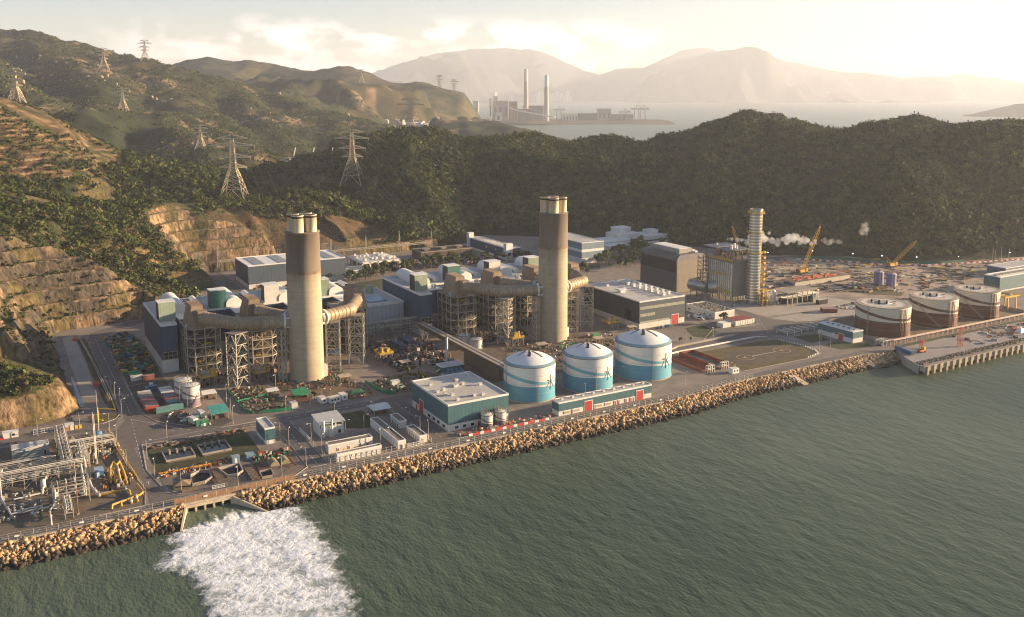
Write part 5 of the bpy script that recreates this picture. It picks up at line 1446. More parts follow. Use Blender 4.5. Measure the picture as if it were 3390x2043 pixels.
t = thing("new_boiler", "tall new boiler with white ribbed casing and yellow walkways beside the silver stack", "boiler", (458.5, 477, 0))
mb = MB().box(0,0,4.5,20,28,30.5)
mb.build("casing", mat("boiler_grey", (.19,.175,.155), .7, var=.12, scale=.3, stain=.2), t)
mb = MB()
for k in range(13): mb.box(-1.1,1.2+2.1*k,4.6,-.02,1.75+2.1*k,29)
mb.build("buckstay", mat("rib_white",(.70,.66,.58),.7), t)
mb = MB()
for x in (0,5,10,15,20):
    for y in (0,7,14,21,28): mb.beam((x,y,0),(x,y,4.5),.6)
mb.build("support_frame", M_grey, t)
MB().box(-2,-1,30.6,21,28,31.0).build("top_deck", M_grey, t)
MB().box(-3,3,37.5,18,13,38.2).build("upper_roof", mat("roof_slate",(.10,.12,.15),.6), t)
MB().box(-5,14,38.6,17,27,39.3).build("upper_roof", MATS["roof_slate"], t)
mb = MB()
for x in (-2,5,11,17):
    for y in (3.4,12.6,14.4,26.6): mb.beam((x,y,31),(x,y,38.6),.35)
    mb.beam((x,3.4,34.5),(x,26.6,34.5),.3)
for k in range(30):
    x, y = random.uniform(-1,18), random.uniform(3,26); mb.tube((x,y,31),(x+random.uniform(-2,2),y,random.uniform(33,37.4)),random.uniform(.2,.6),7)
mb.build("drum_frame", M_brown, t)
mb = MB()
for k in range(5): x, y = random.uniform(0,14), random.choice([6,9,18,22]); mb.tube((x,y,38.2 if y < 13 else 39.3),(x,y,40.4+random.uniform(0,1.4)),.8,10)
mb.build("silencer", M_trim, t)
for z, y0, y1 in ((30.9,-1,28),(20,4,20),(8,-1,28)):
    mb = MB().box(-2.6,y0,z-.3,-1.15,y1,z)
    for zz in (.6,1.2): mb.beam((-2.5,y0,z+zz),(-2.5,y1,z+zz),.16)
    for k in range(int((y1-y0)/2)+1): mb.beam((-2.5,y0+2*k,z),(-2.5,y0+2*k,z+1.3),.14)
    mb.build("walkway", M_yel, t)
mb = MB()
for (x0, y0, w, d, h) in ((-7,24,5,6,31),(19.5,-4.5,6,5,37)):
    for x in (x0,x0+w):
        for y in (y0,y0+d): mb.beam((x,y,0),(x,y,h),.4)
    for z in range(0, h-2, 3):
        mb.beam((x0,y0,z),(x0+w,y0,z+3),.22).beam((x0,y0+d,z+3),(x0+w,y0+d,z),.22).beam((x0,y0,z),(x0,y0+d,z+3),.22)
        for (a, b) in (((x0,y0),(x0+w,y0)),((x0,y0),(x0,y0+d)),((x0+w,y0),(x0+w,y0+d))): mb.beam((*a,z+3),(*b,z+3),.26)
mb.build("stair_tower", mat("stair_rust",(.26,.14,.06),.8), t)
mb = MB()
for z in range(3, 36, 4): mb.box(24.6,-5,z,26.2,-3.6,z+1.5)
mb.build("yellow_box", M_yel, t)
MB().box(12,-6,2,19.8,-.02,26).build("outlet_duct", M_grey, t)
t = thing("exhaust_duct", "silver round exhaust duct joining the new hall to the new boiler", "duct", (452, 505, 0))
MB().tube((0,10,8),(3,-6,8),4.2,24).tube((3,-6,8),(8,-10,9),4.2,24,5.4).build("duct", M_silver, t)
mb = MB()
for y in (-6,0,6):
    for x in (-3,5): mb.beam((x,y,0),(x,y,5),.4)
mb.build("support_frame", M_grey, t)
MB().box(-5,-12,0,-1,-7,4.6).build("machinery", M_grey, t)
t = thing("feed_tank", "white upright tank at the foot of the silver stack", "tank", (484, 463, 0))
MB().lathe([(1.9,0),(1.9,9.2),(.01,10.2)], 24).build("shell", M_trim, t)
t = thing("pump_structure", "yellow railed pump structure with rusty columns under the silver stack", "pump unit", (470, 459, 0))
mb = MB()
for x in (0,4,8):
    for y in (0,5): mb.beam((x,y,0),(x,y,11),.35)
    mb.beam((x,0,11),(x,5,11),.3)
for z in (4,8,11): mb.beam((0,0,z),(8,0,z),.3).beam((0,5,z),(8,5,z),.3).beam((0,0,z),(0,5,z),.3)
mb.beam((0,0,4),(8,0,8),.2).beam((8,0,4),(0,0,8),.2)
mb.build("frame", M_yel, t)
MB().lathe([(1.6,0),(1.6,8.6),(.01,9.4)], 20, (2.4,2.5)).build("vessel", M_rust, t)
MB().lathe([(1.2,0),(1.2,6.6),(.01,7.2)], 20, (6,2.5)).build("vessel", M_silver, t)
mb = MB()
for k in range(24): x, y = random.uniform(-1,14), random.uniform(-3,3); mb.tube((x,y,0),(x+random.uniform(-2,2),y,random.uniform(.8,2.4)),.25,6)
mb.build("small_pipes", M_steel, t)
t = thing("pipe_rack_shed", "long steel pipe rack with a flat grey deck right of the silver stack", "pipe rack", (487, 452, 0))
MB().box(0,0,8.6,31,13,9.0).build("deck", mat("deck_grey",(.27,.24,.20),.85,var=.15), t)
mb = MB()
for x in range(0, 32, 5):
    for y in (0,6,13): mb.beam((x,y,0),(x,y,8.6),.4)
    mb.beam((x,0,5),(x,13,5),.3)
for y in (0,13): mb.beam((0,y,5),(30,y,5),.3).beam((0,y,9.9),(31,y,9.9),.12).beam((0,y,9.4),(31,y,9.4),.1)
mb.build("frame", M_steel, t)
mb = MB()
for k in range(6): mb.tube((-3,1.6+k*1.8,5.5),(33,1.6+k*1.8,5.5),.4,8)
mb.build("pipes", M_pipew, t)
mb = MB().box(2,2,.2,12,10,4).box(16,1,.2,26,9,4.4); mb.build("dark_plant", M_dark, t)
for x in (27, 29): MB().tube((x,-1,0),(x,-1,6.4),.7,10).build("vessel", M_trim, t)
for k, (x, y, l) in enumerate(((33,-4,9),(36,4,7))):
    t2 = thing("plant_container", "dark plant enclosure with a red end beside the long pipe rack" if k == 0 else "grey plant enclosure behind the dark one beside the pipe rack", "enclosure", (487+x-12, 452+y-6, 0))
    MB().box(0,0,.2,l,3,3.2).build("body", M_grey if k else M_dark, t2); MB().box(l+.01,.3,.4,l+.08,2.7,2.8).build("end_door", M_red, t2); MB().box(.5,.5,3.22,l-.5,2.5,3.5).build("roof_unit", M_roof, t2)
# ================================================================ GROUND SURFACES
M_asph = mat("asphalt", (.145,.124,.112), .92, var=.22, scale=.25, stain=.25)
M_grass = mat("lawn_grass", (.05,.058,.018), .95, var=.5, scale=.22, stain=.35, bump=.2)
M_drygr = mat("dry_grass", (.105,.082,.032), .95, var=.45, scale=.15, stain=.3)
M_soil = mat("bare_soil", (.15,.10,.06), .95, var=.4, scale=.18, stain=.4)
M_lconc = mat("light_concrete", (.37,.325,.275), .9, var=.15, scale=.2, stain=.3)
M_black = mat("black_soil", (.045,.036,.03), .95, var=.4, scale=.2)
S = lambda n, poly, z, m, lab, cat: sheet(n, poly, z, m, lab, cat)
S("shore_road", [(-90,336.3),(282,336.3),(300,338),(330,341.8),(441,342.2),(441,347.5),(330,347.3),(300,343.6),(282,342.6),(105,342.6),(98,338.6),(80,338.4),(66,340),(54,343.6),(44,341.5),(-90,341)], .03, M_asph, "narrow asphalt shore road behind the seawall fence", "road")
S("hillside_road", [(43,430),(47.4,440),(47.6,470),(46.5,520),(46.5,600),(50,618),(72,634),(86,640),(86,632),(66,618),(57,604),(55,560),(54.5,500),(54.5,446),(60,430),(75,413),(85,408),(93,407.5),(112,408),(160,408),(160,402.5),(112,401.8),(100,402.6),(93,403.2),(49.5,405),(46,402),(46.5,372),(49,352),(54,343),(43.5,341),(44.5,356),(42.3,380),(40,429)], .04, M_asph, "asphalt road running from the shore past the container rows to the rock cut", "road")
S("yard_road", [(104.5,401.5),(105.4,372),(104.5,343.2),(112,342.8),(112.4,372),(112.8,401.5)], .05, M_asph, "short asphalt road between the sewage basins and the relay rooms", "road")
S("warehouse_road", [(159.5,343),(170,343),(170,402),(222,402.5),(222,409),(160,409)], .05, M_asph, "asphalt road along the left side of the teal warehouse", "road")
S("hill_foot_path", [(33.5,483),(33,557),(33.5,612),(38,616),(40,612),(41,556),(40.5,500),(39,480)], .03, M_lconc, "bare concrete strip at the foot of the rock cut", "path")
S("drain_channel", [(31,470),(31,525),(32.4,525),(33,470)], .06, mat("drain_water",(.06,.08,.10),.1), "narrow drain with standing water below the rock cut", "drain")
S("far_left_road", [(-60,437),(0,443),(20,447),(33,452),(45,445),(42,432),(20,434),(-60,428)], .03, M_asph, "asphalt lane curving along the foot of the bottom left knoll", "road")
S("work_road", [(145,690),(150,780),(168,850),(178,850),(166,780),(164,690)], .03, M_asph, "shaded road climbing behind the blue workshop", "road")
S("junction_road", [(372,410),(396,425),(400,446),(410,446),(412,424),(432,421),(436,446),(446,470),(454,470),(447,440),(449,425),(484,408),(520,404),(520,400),(480,400),(440,402),(416,396),(398,398),(368,401),(340,401),(340,407)], .04, M_asph, "wide asphalt junction between the canteen and the helipad", "road")
S("north_road", [(396,446),(395,520),(398,640),(440,650),(700,560),(900,470),(900,478),(700,572),(440,662),(390,650),(386,520),(386,446)], .04, M_asph, "road past the dark hall towards the building site", "road")
S("stack_apron", [(450,436),(446,520),(480,520),(530,470),(540,437),(510,430)], .05, M_lconc, "pale concrete apron round the silver stack", "apron")
S("laydown_yard", [(449,432),(509,428),(540,436),(600,412),(600,405),(484,406),(457,416)], .06, M_lconc, "pale concrete laydown yard behind the brown tanks", "yard")
S("helipad_lawn", [(349,393),(405,392.5),(413,388.7),(416,372),(412,356.5),(400,353),(349.5,353.5),(349.6,371)], .05, M_drygr, "dry grass helipad field beside the red walled basin", "lawn")
S("helipad_ground", [(356,362),(362,358.5),(385,358),(405,361),(409,372),(404,382),(388,386),(364,384),(356,374)], .08, mat("helipad_grey",(.10,.078,.055),.95,var=.3,scale=.2,stain=.4), "worn grey ground between the two landing circles", "yard")
S("lawn", [(427,390),(444,388),(440,373.5),(425.5,374.5)], .06, M_grass, "square lawn left of the green and white pump house", "lawn")
S("lawn", [(426.5,367),(438.5,368.7),(455,358),(452,351),(430,355)], .06, M_grass, "lawn with a lamp post in front of the green and white pump house", "lawn")
S("lawn", [(382,439.3),(398,442.3),(394.5,422.2),(378.7,414.2),(373.4,421)], .05, M_grass, "corner lawn right of the dark ventilated hall", "lawn")
S("lawn", [(412,426),(432,425.5),(436,434),(434,445),(431,440),(412,440)], .06, M_grass, "lawn round the red roofed shed", "lawn")
S("basin_lawn", [(50.5,402),(92,401.5),(92,369),(78,369),(68,370),(50.5,370.5)], .05, M_grass, "mossy lawn round the two sewage basins", "lawn")
S("basin_yard", [(50.5,369.5),(92,368.5),(103,368),(102.8,346),(95,339),(80,339.4),(62,343),(55,346.5),(50.5,357)], .05, mat("basin_concrete",(.17,.14,.115),.92,var=.25,scale=.2,stain=.5), "stained concrete yard round the sewage pits", "yard")
S("relay_lawn", [(131,398),(147,398),(148,375),(140,375),(131,380)], .05, M_grass, "strip of grass behind the white control house", "lawn")
S("knoll_verge", [(33,455),(45,453),(46.5,446),(38,441),(33,444)], .05, M_drygr, "grass verge with a bent yellow pipe beside the junction", "verge")
S("pipe_verge", [(41,612),(41.5,540),(42,470),(44,456),(46.4,456),(46.2,520),(46,605)], .05, M_drygr, "dry grass verge between the hillside road and the pipeline", "verge")
S("gas_yard", [(-60,426),(22,432),(38,430),(40.5,380),(43,357),(41.5,341.3),(-60,341.2)], .04, mat("gas_yard_ground",(.15,.118,.085),.95,var=.4,scale=.16,stain=.5), "brown gravel yard of the gas receiving station", "yard")
S("net_garden", [(98.7,461),(98.5,424),(101,420),(104.5,418),(117.5,415),(119,426),(117.5,441.5),(118,462)], .04, M_soil, "bare soil work plot inside the green net fence", "plot")
S("shelter_plot", [(122,437),(123.5,426),(128,421.5),(133,429),(134,437),(128,441)], .05, mat("red_soil",(.13,.06,.04),.95,var=.4,scale=.3), "reddish plot under the green awning", "plot")
S("chimney_plot", [(122,470),(121,440),(134,440),(136,420),(160,415),(162,424),(157,440),(158,480)], .03, M_soil, "trodden earth round the left chimney", "plot")
S("round_plot", [(164,424),(168,413),(180,410.5),(198,411),(203,420),(201,436),(190,443),(176,441),(167,436)], .05, M_soil, "rounded earth plot with green net fencing right of the left chimney", "plot")
S("tank_plot", [(205,412),(207,440),(215,470),(250,470),(320,462),(330,430),(322,398),(280,398),(220,404)], .02, mat("littered_ground",(.135,.10,.075),.95,var=.45,scale=.25,stain=.5), "littered ground between the second chimney and the water tanks", "plot")
S("container_yard", [(55.5,492),(74,494),(74,430),(88,424),(90.5,415),(84,409.5),(70,413),(57,440)], .05, mat("yard_asphalt",(.10,.082,.07),.92,var=.3,scale=.3,stain=.4), "dark yard under the container rows", "yard")
S("laydown_plot", [(56,600),(70,612),(74,590),(74,494),(56,494)], .05, mat("scrap_ground",(.085,.07,.055),.95,var=.4,scale=.3), "dark storage plot beside the turbine hall", "plot")
S("site_ground", [(520,470),(505,640),(560,660),(700,560),(900,490),(1150,480),(1150,420),(660,402),(612,404),(560,440)], .03, mat("site_earth",(.36,.275,.205),.95,var=.35,scale=.07,stain=.45), "tan trodden earth of the large building site", "yard")
for k, (poly, lab) in enumerate((([(686,480),(690,497),(713,492),(719,470.5)],"black soil bed at the back of the building site"),([(678,474),(699,477),(704,476),(698.5,449),(678,447.7)],"black soil bed nearer the oil tanks on the building site"))):
    S("soil_bed", poly, .07, M_black, lab, "soil bed")
S("excavation", [(533.4,508),(534,489.4),(632,490.6),(632,493),(537,492.6),(536.5,508)], .07, M_black, "dark trench round the foundation on the building site", "trench")
S("tree_belt", [(233,640),(232,676),(300,690),(400,694),(440,690),(448,655),(460,640),(440,636),(398,646),(330,640),(260,600)], .06, M_grass, "grass under the tree belt behind the turbine halls", "lawn")
# kerbs and painted road lines
mb = MB()
def line(mb, pts, w=.3, z=.05, h=.14):
    for (a, b), (c, d) in zip(pts[:-1], pts[1:]):
        l = math.hypot(c-a, d-b) or 1; nx, ny = -(d-b)/l*w/2, (c-a)/l*w/2
        mb.prism([(a-nx,b-ny),(c-nx,d-ny),(c+nx,d+ny),(a+nx,b+ny)], z-.05, z+h)
for pts in ([(49.5,404.5),(93,402.8),(104,401.6),(104.9,372),(104.2,346),(95.6,338.7),(80,338.7),(62,341.6),(54.2,345.5),(49.6,356),(47,376),(49.5,404.5)],
            [(113,401),(112.6,372),(112.4,346),(116,343.2),(158.5,343.2),(159.2,348),(159.2,402)],[(113,408.6),(160,409.6)],[(75.5,413.5),(85,408.7),(93,408.2),(111,408.9)],
            [(60,430.5),(75.5,413.5)],[(55.2,446),(60,430.5)],[(55.2,500),(55.2,446)],[(33,441),(38,440.5),(44,444.5),(47,452),(46.9,520)],[(39.3,429),(41.6,380),(43.8,356),(41.6,341.3),(26,340.9)],
            [(349,352.8),(400,352.4),(413,356),(416.6,372),(413.4,389)],[(170.2,343),(223,343)],[(450,436),(540,436)],[(395,428),(373,412)],[(434,446),(436.4,434),(432,424.8),(412,425.4)]):
    line(mb, pts)
tag(mb.build("kerb", mat("kerb_stone",(.36,.32,.27),.9,var=.15,stain=.2)), "pale concrete kerbs along the plant roads", "kerb", kind='structure')
M_line = mat("road_paint", (.62,.60,.56), .8, var=.12)
mb = MB()
def dash(p, q, n, w=.22, fill=.45, z=.075):
    for k in range(n):
        a = (p[0]+(q[0]-p[0])*k/n, p[1]+(q[1]-p[1])*k/n); b = (p[0]+(q[0]-p[0])*(k+fill)/n, p[1]+(q[1]-p[1])*(k+fill)/n)
        l = math.hypot(b[0]-a[0], b[1]-a[1]); nx, ny = -(b[1]-a[1])/l*w/2, (b[0]-a[0])/l*w/2
        mb.add([(a[0]-nx,a[1]-ny,z),(b[0]-nx,b[1]-ny,z),(b[0]+nx,b[1]+ny,z),(a[0]+nx,a[1]+ny,z)], [(3,2,1,0) if False else (0,1,2,3)])
dash((51,600),(50.8,446),34); dash((50,440),(46,372),14); dash((60,417),(90,405.6),9); dash((92,405.4),(158,405.4),16); dash((108.8,400),(108.4,346),14); dash((165,400),(165,346),14)
dash((-60,338.6),(60,338.6),26); dash((110,339.6),(280,339.6),36)
dash((50,407.5),(76,409),1,.2,1); dash((49.8,404.8),(47,372),1,.2,1); dash((105.2,344.6),(112,344.6),1,.4,1); dash((50,440),(68,416),1,.2,1)
dash((391,450),(391,640),26); dash((420,405),(446,440),7)
for (x, y) in ((57.6,425),(108.6,352),(45.8,360)):
    dash((x,y),(x,y+3),1,.3,1); dash((x-.8,y+2.2),(x,y+3),1,.25,1); dash((x+.8,y+2.2),(x,y+3),1,.25,1)
tag(mb.build("road_marking", M_line), "white painted lines and arrows on the plant roads", "road marking", kind='structure')
# helipad circles with the letter H
for u, v, w in ((368.6,371.5,"helipad circle marked with a white H, nearer the red walled basin"),(397.6,371.5,"helipad circle marked with a white H, farther from the basin")):
    t = thing("landing_circle", w, "helipad", (u, v, .12), R(14), "helipad circles")
    MB().ring((0,0), 4.7, 0, .4, .05, 48).build("ring_marking", mat("faded_marking",(.36,.29,.19),.9,var=.25), t)
    mb = MB().add([(4.6*math.cos(2*math.pi*i/40),4.6*math.sin(2*math.pi*i/40),.0) for i in range(40)],[tuple(range(40))]); mb.build("pad", mat("pad_earth",(.10,.07,.04),.95,var=.35,scale=.4), t)
    MB().box(-1.3,-1.6,.01,-.75,1.6,.06).box(.75,-1.6,.01,1.3,1.6,.06).box(-.74,-.28,.01,.74,.28,.06).build("letter_marking", MATS["faded_marking"], t)
S("helipad_path", [(373.4,371),(392.8,371),(392.8,372),(373.4,372)], .11, M_lconc, "faint path between the two landing circles", "path")

# ================================================================ SHORE FENCE
def fence(name, label, pts, h, gap, m, rails, post=.14, mesh=None):
    t = thing(name, label, "fence", (pts[0][0], pts[0][1], 0))
    ox, oy = pts[0]; rl = MB(); first = None
    for (a, b), (c, d) in zip(pts[:-1], pts[1:]):
        l = math.hypot(c-a, d-b); n = max(1, int(round(l/gap)))
        for k in range(n+(1 if (c, d) == pts[-1] else 0)):
            x, y = a+(c-a)*k/n-ox, b+(d-b)*k/n-oy
            if first is None:
                first = MB().beam((0,0,0),(0,0,h),post).build("post", m, t); first.location = (x, y, 0)
            else:
                o = first.copy(); COL.objects.link(o); o.parent = t; o.location = (x, y, 0)
        for z in rails: rl.beam((a-ox,b-oy,z*h),(c-ox,d-oy,z*h),.055)
    rl.build("rail", m, t)
    if mesh:
        mb = MB()
        for (a, b), (c, d) in zip(pts[:-1], pts[1:]):
            l = math.hypot(c-a, d-b); nx, ny = -(d-b)/l*.03, (c-a)/l*.03
            mb.prism([(a-ox-nx,b-oy-ny),(c-ox-nx,d-oy-ny),(c-ox+nx,d-oy+ny),(a-ox+nx,b-oy+ny)], .15, h*.92)
        mb.build("netting", mesh, t)
    return t
M_fence = mat("fence_metal", (.50,.46,.40), .6, .2, var=.1)
fence("shore_fence", "tall wire fence along the seawall from the left edge to the outfall", [(-60,336),(51,336)], 2.6, 3.8, M_fence, (.1,.36,.68,1))
fence("shore_fence", "wire fence hung with brown netting above the outfall", [(51,336),(96,336)], 2.6, 3.6, M_fence, (.1,.6,1), mesh=mat("brown_netting",(.26,.15,.085),.9,var=.25,scale=.8))
fence("shore_fence", "long wire fence along the seawall beside the teal warehouse and pump house", [(96,336),(283,336),(300,337.6),(345,341.6)], 2.6, 3.6, M_fence, (.1,.36,.68,1))
M_sign = mat("blank_sign_white", (.70,.68,.62), .6, var=.05)
sg = thing("fence_sign", "small white notice board fixed to the shore fence", "sign", (-20, 335.85, 0), 0, "white notice boards along the shore fence")
MB().box(-.75,-.05,1.0,.75,0,1.6).build("board", M_sign, sg); MB().beam((0,.03,0),(0,.03,1.3),.07).build("post", M_fence, sg)
for x in (0,20,38,62,100,116,135,154,172,190,208,226,244,262,278): dup(sg, (x, 335.85, 0))

# ================================================================ LAMP POSTS
def lamp(u, v, h, label, rz=0):
    t = thing("street_lamp", label, "street lamp", (u, v, 0), rz, "grey street lamps on the plant roads")
    MB().tube((0,0,0),(0,0,h),.13,6,.08).build("pole", M_steel, t)
    MB().tube((0,0,h-.1),(-1.5,0,h+.15),.06,5).build("arm", M_steel, t)
    MB().box(-2.2,-.18,h+.05,-1.4,.18,h+.25).build("lamp_head", M_trim, t)
    return t
L0 = lamp(46.7, 487.1, 8.2, "grey street lamp on the verge of the hillside road below the rock cut")
def lamps(pts, label):
    for u, v in pts: dup(L0, (u, v, 0), R(random.uniform(-180,180)), label)
lamps([(47.1,473.1),(48.1,462.2),(46.9,446.6),(46.4,520),(46.6,560)], "grey street lamp on the verge of the hillside road below the rock cut")
lamps([(11.4,438),(28.1,437),(39.6,429.6),(40.6,412.9),(40.5,380.6)], "grey street lamp at the edge of the gas station yard")
lamps([(60.3,407.1),(48.9,366.5),(49,386.7),(55.4,346.9),(75.4,341.9),(92.5,342),(103.6,370),(103.9,347),(102.5,379.4)], "grey street lamp round the kerb of the sewage basins")
lamps([(89.5,410),(94,442.7),(91.4,422.5),(113.9,409.9),(120,448.6),(127.9,416.3),(132.6,414.2),(137.1,413.1)], "grey street lamp beside the work plots below the left chimney")
lamps([(148.3,395.7),(159.1,368.5),(158.5,356.1),(158.8,348.1),(137.7,370.4),(128.2,368.3),(138.1,351.7),(141.8,351.3),(113.5,356),(114,372),(131,390),(147.6,383)], "slim grey mast lamp inside the fenced relay yard")
lamps([(378.3,409),(357.8,409.9),(335,345.5),(304.4,348.5),(325.7,352.2),(280,372),(247,356),(192.2,447.6)], "grey street lamp between the water tanks and the helipad")
lamps([(429.3,363.3),(434.6,374.9),(480.4,348.5),(579.8,354.5),(416,360)], "grey street lamp near the green and white pump house and the oil tanks")

# ================================================================ CONTAINERS
cols = {"red":(.42,.045,.03),"orange":(.50,.15,.03),"blue":(.05,.13,.25),"steel blue":(.12,.22,.28),"rust":(.24,.08,.05),"grey":(.26,.24,.22),"white":(.62,.60,.56),"green":(.03,.20,.09),"teal":(.10,.24,.23),"pink":(.36,.11,.12),"tan":(.30,.22,.15)}
def container(u, v, col, label, l=6.0, w=2.45, h=2.6, rz=0, group="shipping containers in the storage yard", z=0):
    m = mat("container_"+col.replace(" ", "_"), cols[col], .65, var=.2, scale=.5, corr='x', rib=.28, stain=.3)
    mt = mat("container_top_"+col.replace(" ", "_"), tuple(min(1, c*.8+.12) for c in cols[col]), .75, var=.25, scale=.5, stain=.35)
    t = thing("shipping_container", label, "container", (u, v, z), rz, group)
    MB().box(0,0,.15,l,w,h-.06).build("body", m, t)
    MB().box(-.03,-.03,h-.06,l+.03,w+.03,h).build("roof", mt, t)
    mb = MB()
    for x in (-.04,l-.14):
        for y in (-.04,w-.14): mb.box(x,y,0,x+.18,y+.18,h+.02)
    mb.build("corner_frame", m, t)
    dr = MB().box(-.09,.2,.25,-.045,w-.2,h-.2).build("door", m, t)
    MB().beam((-.12,w/2,.3),(-.12,w/2,h-.3),.06).build("lock_bar", M_steel, dr)
    return t
rowA = ["red","tan","orange","rust","red","pink","grey","tan","grey","white"]
for k, c in enumerate(rowA):
    o = ("first (nearest the shore)","second","third","fourth","fifth","sixth","seventh","eighth","ninth","tenth")[k]
    container(57.4, 445.9+2.75*k, c, f"{c} shipping container, {o} in the left row of the yard")
rowB = ["teal","grey","orange","pink","steel blue","rust","white","blue","blue","steel blue"]
for k, c in enumerate(rowB):
    o = ("first (nearest the shore)","second","third","fourth","fifth","sixth","seventh","eighth","ninth","tenth")[k]
    container(67.4, 447.6+2.75*k, c, f"{c} shipping container, {o} in the row beside the white tanks")
container(61.4, 441.6, "teal", "long weathered pale green container lying across the end of the left row", 6.4)
container(67.9, 442.6, "teal", "weathered pale green container lying across the end of the right row", 6.0)
container(62, 478, "blue", "blue container bridging the back ends of the two rows", 6.2, rz=R(3))
container(58, 500, "white", "white container beside the green awning behind the left row")
container(63.5, 498, "rust", "rust coloured container behind the two rows, near the hall", 6)
container(74.2, 414.6, "green", "short green container at the kerb in front of the white truck", 5.4, 2.4)
container(71.5, 421, "green", "dark green tank container on the corner plot", 5.5)
container(118.4, 415.4, "white", "white container at the corner of the green net fence", 3, 4, 3)
for u, v, w in ((133.2,415.8,"leftmost of three white cabins below the left chimney"),(137,414.4,"middle one of three white cabins, the longest, below the left chimney"),(143.6,415.6,"rightmost of three white cabins, beside the orange hut")):
    t = thing("site_cabin", w, "cabin", (u, v, 0), R(6), "white site cabins")
    l = 5.6 if u < 140 and u > 136 else 3
    MB().box(0,0,.15,l,3.2 if l > 4 else 5,2.7).build("wall", M_trim, t); MB().box(-.1,-.1,2.7,l+.1,(3.2 if l > 4 else 5)+.1,2.85).build("roof", M_white, t)
    for x in ((.8,2.4,4.0) if l > 4 else (1,)):
        MB().box(x,-.04,1.1,x+.8,-.005,2.0).build("window", M_glass, t)
container(173.5, 424, "white", "small white cabin standing inside the round green fenced plot", 4.4, 3)
container(491.5, 424, "rust", "brown red container block in the pale laydown yard behind the oil tanks", 10, 5.4, 2.8, R(-30))
container(165, 494, "blue", "blue container at the foot of the left block's boilers", 5)
container(318, 450, "green", "pale green container lying among litter right of the second chimney", 5, 2.4, 2.2)
container(345, 436, "blue", "blue container with a white end beside the dark ventilated hall", 7, 2.6, 2.8, R(-25))
# open shelters and awnings
def awning(label, poly, z0, z1, m, posts=True, cat="awning"):
    cx = sum(p[0] for p in poly)/len(poly); cy = sum(p[1] for p in poly)/len(poly)
    t = thing("awning", label, cat, (cx, cy, 0))
    q = [(x-cx, y-cy) for x, y in poly]
    mb = MB(); n = len(q)
    zs = [z0+(z1-z0)*i%2 if False else (z0 if i < 2 else z1) for i in range(n)]
    mb.add([(x,y,z) for (x,y),z in zip(q,zs)]+[(x,y,z-.12) for (x,y),z in zip(q,zs)], [tuple(range(n)), tuple(range(2*n-1,n-1,-1))]+[(i,n+i,n+(i+1)%n,(i+1)%n) for i in range(n)])
    mb.build("cover", m, t)
    for (x, y), z in zip(q, zs): MB().beam((x*.92,y*.92,0),(x*.92,y*.92,z-.1),.16).build("post", M_steel, t)
    mb = MB()
    for k in range(9):
        x, y = random.choice(q); s = random.uniform(.1,.7); mb.box(x*s,y*s,0,x*s+random.uniform(.5,1.6),y*s+random.uniform(.5,1.4),random.uniform(.5,1.6))
    mb.build("stored_goods", M_brown, t)
    return t
random.seed(21)
M_tealsh = mat("teal_sheet", (.07,.32,.28), .6, var=.15, scale=.5, corr='x', rib=.5)
awning("turquoise roofed open workshop beside the white truck", [(81.6,418),(90,419.4),(90.4,429),(82.2,429)], 3.3, 4.1, M_tealsh, cat="workshop")
awning("green fabric awning over the reddish plot below the left chimney", [(123.5,427),(132,428.5),(131.6,436.5),(123.8,436)], 2.2, 3.2, M_green)
awning("small white canopy over a pump by the white tank pair", [(84,449),(91,448.5),(91,455),(84.4,455)], 3.4, 3.6, M_trim)
awning("white canopy beside the yellow pump unit left of the left chimney", [(113,438),(119,438),(119,443),(113.2,443)], 3.2, 3.4, M_trim)
awning("tan canopy on posts right of the left chimney's foot", [(152,442),(158.6,442),(158.6,447),(152,447)], 3.2, 3.4, mat("tan_cover",(.46,.37,.28),.8))
awning("tan canopy in front of the right boilers of the left block", [(190,450),(196,450),(196,455),(190,455)], 3.2, 3.4, MATS["tan_cover"])
awning("tan canopy at the foot of the second chimney, on its left", [(274,443),(281,443),(281,448),(274,448)], 3.2, 3.4, MATS["tan_cover"])
awning("tan canopy right of the second chimney among scattered litter", [(311,437),(317,437),(317,442),(311,442)], 3.2, 3.4, MATS["tan_cover"])
awning("tan canopy against the dark ventilated hall", [(345,449),(351,449),(351,453),(345,453)], 3.2, 3.4, MATS["tan_cover"])
awning("green roof shelter behind the left container row", [(58,504),(64,504),(64,511),(58,511)], 2.6, 2.8, M_green)
t = thing("site_hut", "orange hut with a green hipped roof beside the white cabins", "hut", (148.6, 416, 0))
MB().box(0,0,0,6.4,5,2.4).build("wall", mat("orange_timber",(.34,.13,.05),.8,var=.2), t)
MB().add([(-.8,-.8,2.3),(7.2,-.8,2.3),(7.2,6.4,2.3),(-.8,6.4,2.3),(1.5,2.8,3.7),(4.9,2.8,3.7)],[(0,1,5,4),(1,2,5),(2,3,4,5),(3,0,4),(3,2,1,0)]).build("roof", mat("dark_green_roof",(.03,.11,.06),.8,var=.2), t)
MB().box(1,-.04,.9,2,-.005,1.8).build("window", M_trim, t); MB().box(4.2,-.04,.9,5.2,-.005,1.8).build("window", M_trim, t)
